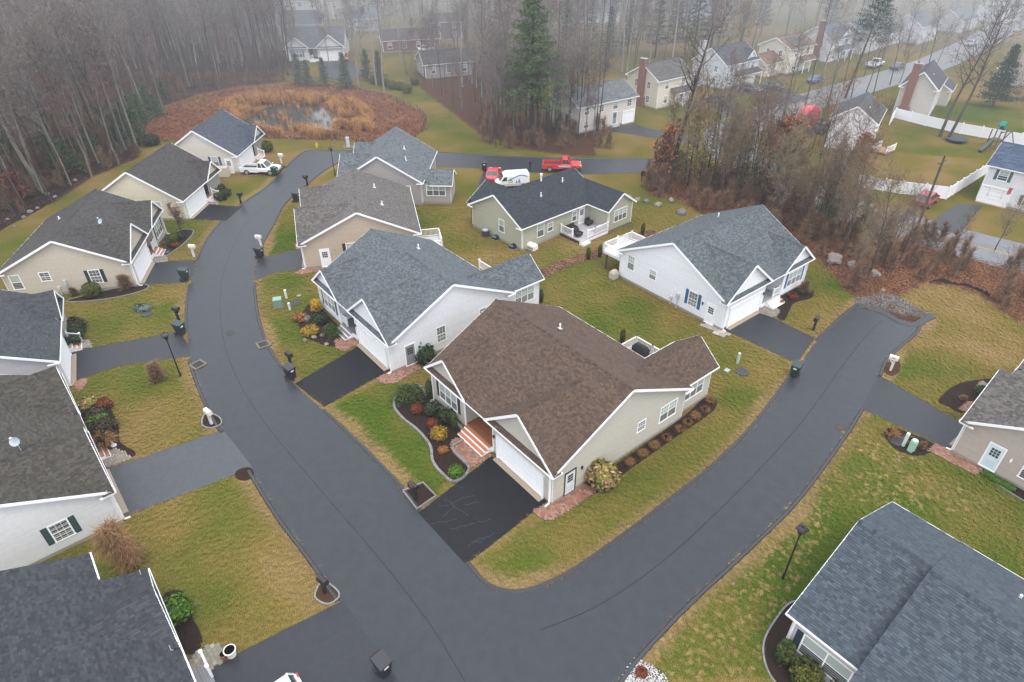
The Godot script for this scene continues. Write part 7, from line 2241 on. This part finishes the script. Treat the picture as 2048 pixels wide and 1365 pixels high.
	for q in [[Vector2(-23.29,-56.84), 1.0, L(0.6, 0.64, 0.6), "pale utility post behind the green cabinet"], [Vector2(-22.3,-54.59), 0.8, L(0.5, 0.58, 0.54), "short pale green utility post before the septic cover"], [Vector2(19.95,-45.24), 1.1, mint, "mint green utility post on the strip beside the khaki house"], [Vector2(29.34,-34.78), 1.3, L(0.5, 0.62, 0.56), "tall pale utility post in the oval bed"]]:
		solid("utility_post", q[3], "utility post", q[0], 0.4, [["shaft", "rod", Vector3(0, q[1] * 0.45, 0), Vector3(0.12, q[1] * 0.9, 0.12), q[2], "paint"], ["cap", "rod", Vector3(0, q[1] * 0.95, 0), Vector3(0.14, q[1] * 0.12, 0.11), tint(q[2], 1.15), "paint"]])
	solid("utility_pedestal", "ribbed mint green pedestal in the oval bed", "utility box", Vector2(29.63,-34.25), 0.5, [["cabinet", "box", Vector3(0, 0.5, 0), Vector3(0.42, 1.0, 0.36), mint, "paint"], ["cap", "rod", Vector3(0, 1.05, 0), Vector3(0.26, 0.14, 0.2), tint(mint, 1.2), "paint"], ["rib", "box", Vector3(0, 0.35, 0.19), Vector3(0.36, 0.05, 0.02), tint(mint, 0.7), "paint"], ["rib", "box", Vector3(0, 0.6, 0.19), Vector3(0.36, 0.05, 0.02), tint(mint, 0.7), "paint"]])
	solid("water_box", "small square meter box lid by the septic cover", "cover", Vector2(-22.1,-57.22), 0.4, [["lid", "box", Vector3(0, 0.08, 0), Vector3(0.4, 0.08, 0.35), L(0.3, 0.3, 0.3), "rough_paint"], ["base", "box", Vector3(0, 0.03, 0), Vector3(0.46, 0.05, 0.42), L(0.1, 0.1, 0.1), "rough_paint"]])
	solid("water_box", "pale square meter box lid in the strip by the khaki house", "cover", Vector2(18.73,-44.16), 0.8, [["lid", "box", Vector3(0, 0.06, 0), Vector3(0.5, 0.06, 0.4), L(0.38, 0.4, 0.42), "rough_paint"], ["base", "box", Vector3(0, 0.02, 0), Vector3(0.56, 0.04, 0.46), L(0.2, 0.2, 0.2), "rough_paint"]])
	solid("fire_hydrant", "yellow fire hydrant on the verge by the pond", "hydrant", Vector2(-32,-105.02), 0, [["barrel", "rod", Vector3(0, 0.35, 0), Vector3(0.16, 0.7, 0.14), L(0.6, 0.42, 0.02), "paint"], ["bonnet", "rod", Vector3(0, 0.76, 0), Vector3(0.18, 0.14, 0.06), L(0.62, 0.45, 0.03), "paint"], ["nozzle", "box", Vector3(0, 0.48, 0), Vector3(0.5, 0.14, 0.14), L(0.6, 0.42, 0.02), "paint"]])
	solid("pump_pillar", "grey pump pillar on a concrete pad by the far lane", "utility box", Vector2(-26.78,-104.93), 0, [["pillar", "box", Vector3(0, 0.85, 0), Vector3(0.5, 1.7, 0.4), L(0.45, 0.47, 0.5), "paint"], ["pad", "box", Vector3(0, 0.06, 0), Vector3(1.8, 0.12, 1.3), cc, "concrete"]])
	# kit behind the sage house
	solid("air_conditioner", "black round air conditioner by the sage house wall", "air conditioner", Vector2(-3.15,-71.3), 0.7, [["casing", "rod", Vector3(0, 0.42, 0), Vector3(0.42, 0.72, 0.42), L(0.04, 0.045, 0.05), "rough_paint"], ["fan_guard", "rod", Vector3(0, 0.8, 0), Vector3(0.44, 0.06, 0.36), L(0.35, 0.36, 0.38), "paint"], ["pad", "box", Vector3(0, 0.04, 0), Vector3(1.0, 0.08, 1.0), L(0.06, 0.06, 0.06), "rough_paint"]])
	for q in [[Vector2(-1.8,-70.46), "first clear dome over the sage house basement window"], [Vector2(0.24,-68.04), "second clear dome near the sage house corner"]]:
		solid("window_well", "" + q[1], "window well", q[0], 0.85, [["dome", "dome", Vector3(0, 0.05, 0), Vector3(0.5, 0.45, 0.4), L(0.3, 0.35, 0.4), "glass"], ["rim", "box", Vector3(0, 0.03, 0), Vector3(1.1, 0.06, 0.9), L(0.3, 0.3, 0.3), "rough_paint"]])
	solid("generator", "white standby generator at the sage house corner", "generator", Vector2(2.41,-67.62), -0.7, [["casing", "dome", Vector3(0, 0.08, 0), Vector3(0.6, 0.75, 0.38), L(0.72, 0.7, 0.66), "paint"], ["pad", "box", Vector3(0, 0.04, 0), Vector3(1.4, 0.08, 0.95), cc, "concrete"], ["grille", "box", Vector3(0, 0.3, 0.385), Vector3(0.8, 0.25, 0.03), L(0.2, 0.2, 0.2), "paint"]])
	solid("generator", "beige boxed unit at the rear corner of the blue shuttered house", "generator", Vector2(11.03,-60.62), 0.66, [["casing", "dome", Vector3(0, 0.05, 0), Vector3(0.4, 0.95, 0.36), L(0.4, 0.36, 0.3), "paint"], ["pad", "box", Vector3(0, 0.03, 0), Vector3(1.0, 0.06, 0.9), L(0.1, 0.09, 0.08), "rough_paint"]])
	# sage deck furniture, in the deck's own frame
	var dk := Transform3D(Basis(Vector3.UP, deg_to_rad(221.3)), Vector3(-4.83, 0, -74.14))
	for q in [[-7.2, 10.1, "dark wicker sofa against the sage house wall", 1.6], [-6.9, 11.6, "dark wicker armchair by the sage deck steps", 0.8], [-10.2, 10.2, "dark wicker armchair in the corner of the sage deck", 0.8]]:
		var p: Vector3 = dk * Vector3(q[0], 0.5, -q[1])
		solid("wicker_sofa" if q[3] > 1.0 else "wicker_armchair", q[2], "patio furniture", Vector2(p.x, p.z), deg_to_rad(221.3), [["seat", "box", Vector3(0, 0.3, 0), Vector3(q[3], 0.25, 0.7), L(0.03, 0.027, 0.025), "rough_paint"], ["backrest", "box", Vector3(0, 0.6, 0.32), Vector3(q[3], 0.5, 0.12), L(0.03, 0.027, 0.025), "rough_paint"], ["armrest", "box", Vector3(q[3] * 0.5, 0.45, 0), Vector3(0.1, 0.2, 0.7), L(0.03, 0.027, 0.025), "rough_paint"], ["armrest", "box", Vector3(-q[3] * 0.5, 0.45, 0), Vector3(0.1, 0.2, 0.7), L(0.03, 0.027, 0.025), "rough_paint"]], "", 0.5)
	var pt: Vector3 = dk * Vector3(-10.0, 0.5, -12.0)
	solid("patio_table", "low table under a lilac cover on the sage deck", "table", Vector2(pt.x, pt.z), deg_to_rad(221.3), [["cover", "dome", Vector3(0, 0.02, 0), Vector3(0.75, 0.55, 0.45), L(0.36, 0.3, 0.36), "rough_paint"], ["hem", "box", Vector3(0, 0.03, 0), Vector3(1.56, 0.05, 0.96), L(0.3, 0.25, 0.3), "rough_paint"]], "", 0.5)
	var ka := Transform3D(Basis(Vector3.UP, deg_to_rad(-51.2)), Vector3(2.57, 0, -29.33))
	pt = ka * Vector3(-7.27, 0.56, -17.1)
	solid("barbecue_grill", "barbecue grill under a black cover on the khaki house deck", "grill", Vector2(pt.x, pt.z), deg_to_rad(-51.2), [["cover", "dome", Vector3(0, 0.1, 0), Vector3(0.75, 1.05, 0.36), L(0.012, 0.013, 0.015), "rough_paint"], ["hem", "box", Vector3(0, 0.07, 0), Vector3(1.4, 0.12, 0.66), L(0.01, 0.01, 0.012), "rough_paint"]], "", 0.56)
	# pots at the bottom left
	solid("plant_pot", "white round planter with soil beside the flagstone path", "pot", Vector2(-15.46,-18.92), 0, [["pot", "rod", Vector3(0, 0.28, 0), Vector3(0.22, 0.56, 0.3), L(0.66, 0.64, 0.6), "paint"], ["rim", "rod", Vector3(0, 0.57, 0), Vector3(0.34, 0.05, 0.34), L(0.72, 0.7, 0.66), "paint"], ["soil", "rod", Vector3(0, 0.6, 0), Vector3(0.28, 0.02, 0.28), L(0.04, 0.028, 0.02), "mulch"]])
	solid("plant_pot", "small terracotta pot beside the white planter", "pot", Vector2(-15.83,-18.81), 0, [["pot", "rod", Vector3(0, 0.17, 0), Vector3(0.15, 0.34, 0.2), L(0.26, 0.11, 0.075), "rough_paint"], ["rim", "rod", Vector3(0, 0.35, 0), Vector3(0.21, 0.04, 0.21), L(0.3, 0.13, 0.085), "rough_paint"], ["soil", "rod", Vector3(0, 0.375, 0), Vector3(0.17, 0.012, 0.17), L(0.04, 0.028, 0.02), "mulch"]])
	solid("garden_ornament", "white ornament beside the half round path", "ornament", Vector2(-30.21,-35.28), 0, [["base", "rod", Vector3(0, 0.1, 0), Vector3(0.2, 0.06, 0.2), L(0.72, 0.72, 0.74), "paint"], ["figure", "rod", Vector3(-0.15, 0.25, -0.1), Vector3(0.12, 0.3, 0.08), L(0.72, 0.72, 0.74), "paint"]])
	solid("storage_box", "beige storage chest against the pond side house wall", "chest", Vector2(-42.81,-92.19), -0.06, [["chest", "box", Vector3(0, 0.65, 0), Vector3(2.0, 1.3, 0.95), L(0.5, 0.45, 0.38), "paint"], ["lid", "dome", Vector3(0, 1.3, 0), Vector3(1.04, 0.14, 0.52), L(0.42, 0.38, 0.33), "paint"]])
	solid("sign_board", "black oval sign board on two posts by the lane end", "sign", Vector2(19.32,-89.16), 0.2, [["board", "box", Vector3(0, 1.15, 0), Vector3(1.3, 0.7, 0.08), L(0.012, 0.012, 0.014), "paint"], ["board_top", "rod", Vector3(0, 1.52, 0), Vector3(0.35, 0.1, 0.2), L(0.012, 0.012, 0.014), "paint"], ["post", "box", Vector3(-0.45, 0.45, 0), Vector3(0.08, 0.9, 0.08), L(0.02, 0.02, 0.02), "paint"], ["post", "box", Vector3(0.45, 0.45, 0), Vector3(0.08, 0.9, 0.08), L(0.02, 0.02, 0.02), "paint"]])
	# fences
	fence_run("vinyl_fence", "white vinyl privacy fence along the back of the fenced yard", pl([67.64,-115.57,70.56,-119.86,73.6,-114.85,77.12,-110.16,81.55,-106.28,85.33,-102.63]), "vinyl")
	fence_run("vinyl_fence", "white vinyl privacy fence round the roadside corner of the fenced yard", pl([49.62,-92.11,48.03,-86.78,53.6,-83.74,58.82,-81.73,71.19,-92.17]), "vinyl")
	fence_run("pond_fence", "thin dark wire fence round the pond bank", pl([-31.48,-139.44,-24.46,-134.53,-17.92,-126.37,-15.45,-119.4,-15.45,-112.8,-18.37,-105.54,-27.12,-107.79,-34.17,-108.99,-42.13,-109.95]), "wire")
	# silt fence, gravel and pebble corner
	var b := MB.new()
	var sl := smooth_line(pl([44.44,-59.24,45.62,-59.66,46.54,-59.01,47.87,-58.57,48.29,-57.94,49.14,-56.5]), 0.3)
	for k in range(sl.size() - 1):
		var h0 := 0.35 + 0.25 * noise.get_noise_1d(k * 9.0)
		var h1 := 0.35 + 0.25 * noise.get_noise_1d((k + 1) * 9.0)
		var lean := Vector3(0.1, 0, 0.2)
		b.quad(Vector3(sl[k].x, 0, sl[k].y), Vector3(sl[k + 1].x, 0, sl[k + 1].y), Vector3(sl[k + 1].x, h1, sl[k + 1].y) + lean, Vector3(sl[k].x, h0, sl[k].y) + lean, Vector3(0, 0.3, 0.9), L(0.012, 0.012, 0.013))
	var st := obj("silt_fence", b, M["rough_paint"], self)
	tag(st, "sagging black silt fence at the edge of the leaves", "silt fence")
	var gp := rounded(pl([34.91,-55.29,35.66,-56.06,38.43,-57.03,39.52,-56.61,40.41,-54.37,41.16,-52.97,39.99,-52.61,38.22,-53,37.35,-53.74,36.04,-54.13]))
	sheet("gravel_apron", gp, 0.012, M["gravel"])
	beds.append(gp)
	var pm := MB.new()
	for k in 5:
		var o := Vector3(rr(-0.3, 0.3), 0.03, rr(-0.3, 0.3))
		pm.box(o, Vector3(rr(0.06, 0.14), 0.06, rr(0.06, 0.12)), Color.WHITE, Basis(Vector3(rr(0, 1), 1, rr(0, 1)).normalized(), rr(0, 3)))
	scatter("gravel", "loose grey gravel past the dead end", "gravel", pm.mesh(M["rough_paint"]), 900, gp, 0.7, 1.3, [L(0.17, 0.155, 0.145), L(0.23, 0.205, 0.19), L(0.11, 0.1, 0.1)], Rect2(25, -66, 30, 20))
	var mound := rounded(pl([35.18,-54.33,36.57,-55.27,37.99,-55.06,39.33,-53.72,40.09,-52.61,38.75,-51.73,37.2,-52.92,36.12,-53.76]))
	sheet("grass_island", mound, 0.06, M["litter"], 0.06)
	beds.append(mound)
	scatter("dead_grass", "brown dead grass on the mound at the dead end", "grass", patch_mesh(), 420, mound, 0.6, 1.1, [L(0.24, 0.15, 0.075), L(0.2, 0.12, 0.065), L(0.28, 0.17, 0.085)], Rect2(25, -66, 30, 20))
	var wp := pl([5.69,-17.44,6.72,-18.56,8.04,-17.69,8.18,-16.45,5.47,-16.46])
	beds.append(wp)
	sheet("pebble_bed", wp, 0.03, M["gravel"], 0.03)
	scatter("pebbles", "white pebbles in the corner bed at the bottom of the right road", "pebbles", pm.mesh(M["rough_paint"]), 900, wp, 0.35, 0.6, [L(0.68, 0.68, 0.68), L(0.55, 0.55, 0.56), L(0.75, 0.74, 0.73)], Rect2(3, -20, 12, 10))
	shrub("red", Vector2(6.81,-17.8), 0.7, 0.4, "small dark red plant in the white pebbles")
	bed("planting_bed", pl([-24.46,-37.62,-24.65,-38.93,-23.43,-38.44,-22.96,-37.61,-23.65,-37.16]), "mulch", "small edged mulch square round the pale mailbox", "strip", 0.12)
	bed("planting_bed", pl([-11.79,-22.46,-11.58,-23.47,-10.65,-22.95,-10.35,-22.42,-10.93,-21.96]), "litter", "leafy patch with brick ring round the mailbox", "strip", 0.1)
	# play set, yard deck, poles
	var wd := L(0.14, 0.1, 0.07)
	var grn := L(0.015, 0.16, 0.11)
	solid("play_set", "timber play set with green roof and dark slide in the fenced yard", "play set", Vector2(78.12,-102.76), 0.5, [["post", "bar", Vector3(-0.8, 0, -0.7), Vector3(-0.8, 3.0, -0.7), wd, "rough_paint", 0.14], ["post", "bar", Vector3(0.8, 0, -0.7), Vector3(0.8, 3.0, -0.7), wd, "rough_paint", 0.14], ["post", "bar", Vector3(-0.8, 0, 0.7), Vector3(-0.8, 3.0, 0.7), wd, "rough_paint", 0.14], ["post", "bar", Vector3(0.8, 0, 0.7), Vector3(0.8, 3.0, 0.7), wd, "rough_paint", 0.14], ["platform", "box", Vector3(0, 1.4, 0), Vector3(1.7, 0.12, 1.5), wd, "rough_paint"], ["canopy", "bar", Vector3(-0.9, 3.1, 0), Vector3(0.2, 3.9, 0), grn, "paint", 0.12], ["canopy", "bar", Vector3(0.9, 3.1, 0), Vector3(0.2, 3.9, 0), grn, "paint", 0.9], ["slide", "bar", Vector3(-0.9, 1.4, 0), Vector3(-4.0, 0.15, 0.3), L(0.02, 0.05, 0.05), "paint", 0.5], ["swing_beam", "bar", Vector3(0.8, 2.3, 0), Vector3(3.6, 2.3, 0.2), wd, "rough_paint", 0.14], ["leg", "bar", Vector3(3.6, 2.3, 0.2), Vector3(3.9, 0, 1.2), wd, "rough_paint", 0.12], ["leg", "bar", Vector3(3.6, 2.3, 0.2), Vector3(3.9, 0, -0.9), wd, "rough_paint", 0.12]])
	var yd := solid("yard_deck", "small timber deck with white rails behind the bright white house", "deck", Vector2(59.39,-100.9), deg_to_rad(38), [["floor", "box", Vector3(0, 0.35, 0), Vector3(3.0, 0.12, 2.4), L(0.35, 0.2, 0.13), "rough_paint"], ["skirt", "box", Vector3(0, 0.15, 0), Vector3(2.9, 0.3, 2.3), L(0.2, 0.12, 0.08), "rough_paint"], ["step", "box", Vector3(1.75, 0.15, 0), Vector3(0.5, 0.2, 1.6), L(0.35, 0.2, 0.13), "rough_paint"]])
	railing(yd, Vector3(-1.4, 0.4, 1.1), Vector3(1.4, 0.4, 1.1))
	railing(yd, Vector3(-1.4, 0.4, -1.1), Vector3(1.4, 0.4, -1.1))
	for q in [[Vector2(50.39,-72.98), 9.0, 0.04, "utility pole at the street edge by the fence corner"], [Vector2(134.83,-194.43), 9.0, 0.02, "utility pole far up the street"], [Vector2(56.96,-127.21), 9.0, -0.02, "utility pole on the verge opposite the solar panelled house"], [Vector2(33.18,-104.59), 8.5, 0.0, "utility pole at the street bend behind the scrub"]]:
		solid("utility_pole", q[3], "pole", q[0], 0.65, [["shaft", "rod", Vector3(0, q[1] * 0.5, 0), Vector3(0.16, q[1], 0.11), L(0.09, 0.07, 0.055), "rough_paint"], ["crossarm", "box", Vector3(0, q[1] - 0.7, 0), Vector3(2.2, 0.12, 0.12), L(0.09, 0.07, 0.055), "rough_paint"]])
	solid("flag", "small flag on a slanted pole by the blue roofed house garage", "flag", Vector2(63.09,-78.16), 0.2, [["pole", "bar", Vector3(0, 2.6, 0), Vector3(0.9, 3.5, 0.9), L(0.7, 0.7, 0.7), "paint", 0.04], ["cloth", "box", Vector3(0.55, 2.75, 0.55), Vector3(0.6, 0.9, 0.03), L(0.35, 0.06, 0.08), "paint"]])
	solid("trampoline", "dark sagging trampoline by the fence in the yard", "trampoline", Vector2(74.14,-106.16), 0.2, [["mat", "rod", Vector3(0, 0.5, 0), Vector3(1.7, 0.04, 1.7), L(0.04, 0.05, 0.07), "rough_paint"], ["leg", "bar", Vector3(1.4, 0, 0), Vector3(1.4, 0.5, 0), L(0.2, 0.2, 0.2), "paint", 0.06], ["leg", "bar", Vector3(-1.4, 0, 0), Vector3(-1.4, 0.5, 0), L(0.2, 0.2, 0.2), "paint", 0.06], ["leg", "bar", Vector3(0, 0, 1.4), Vector3(0, 0.5, 1.4), L(0.2, 0.2, 0.2), "paint", 0.06]])
	print("furniture ", Time.get_ticks_msec())

func _ready() -> void:
	setup()
	make_materials()
	build_ground()
	build_houses()
	build_far_houses()
	build_mist()
	build_trees()
	build_pond()
	build_gardens()
	build_vehicles()
	build_furniture()
	grass_tufts()
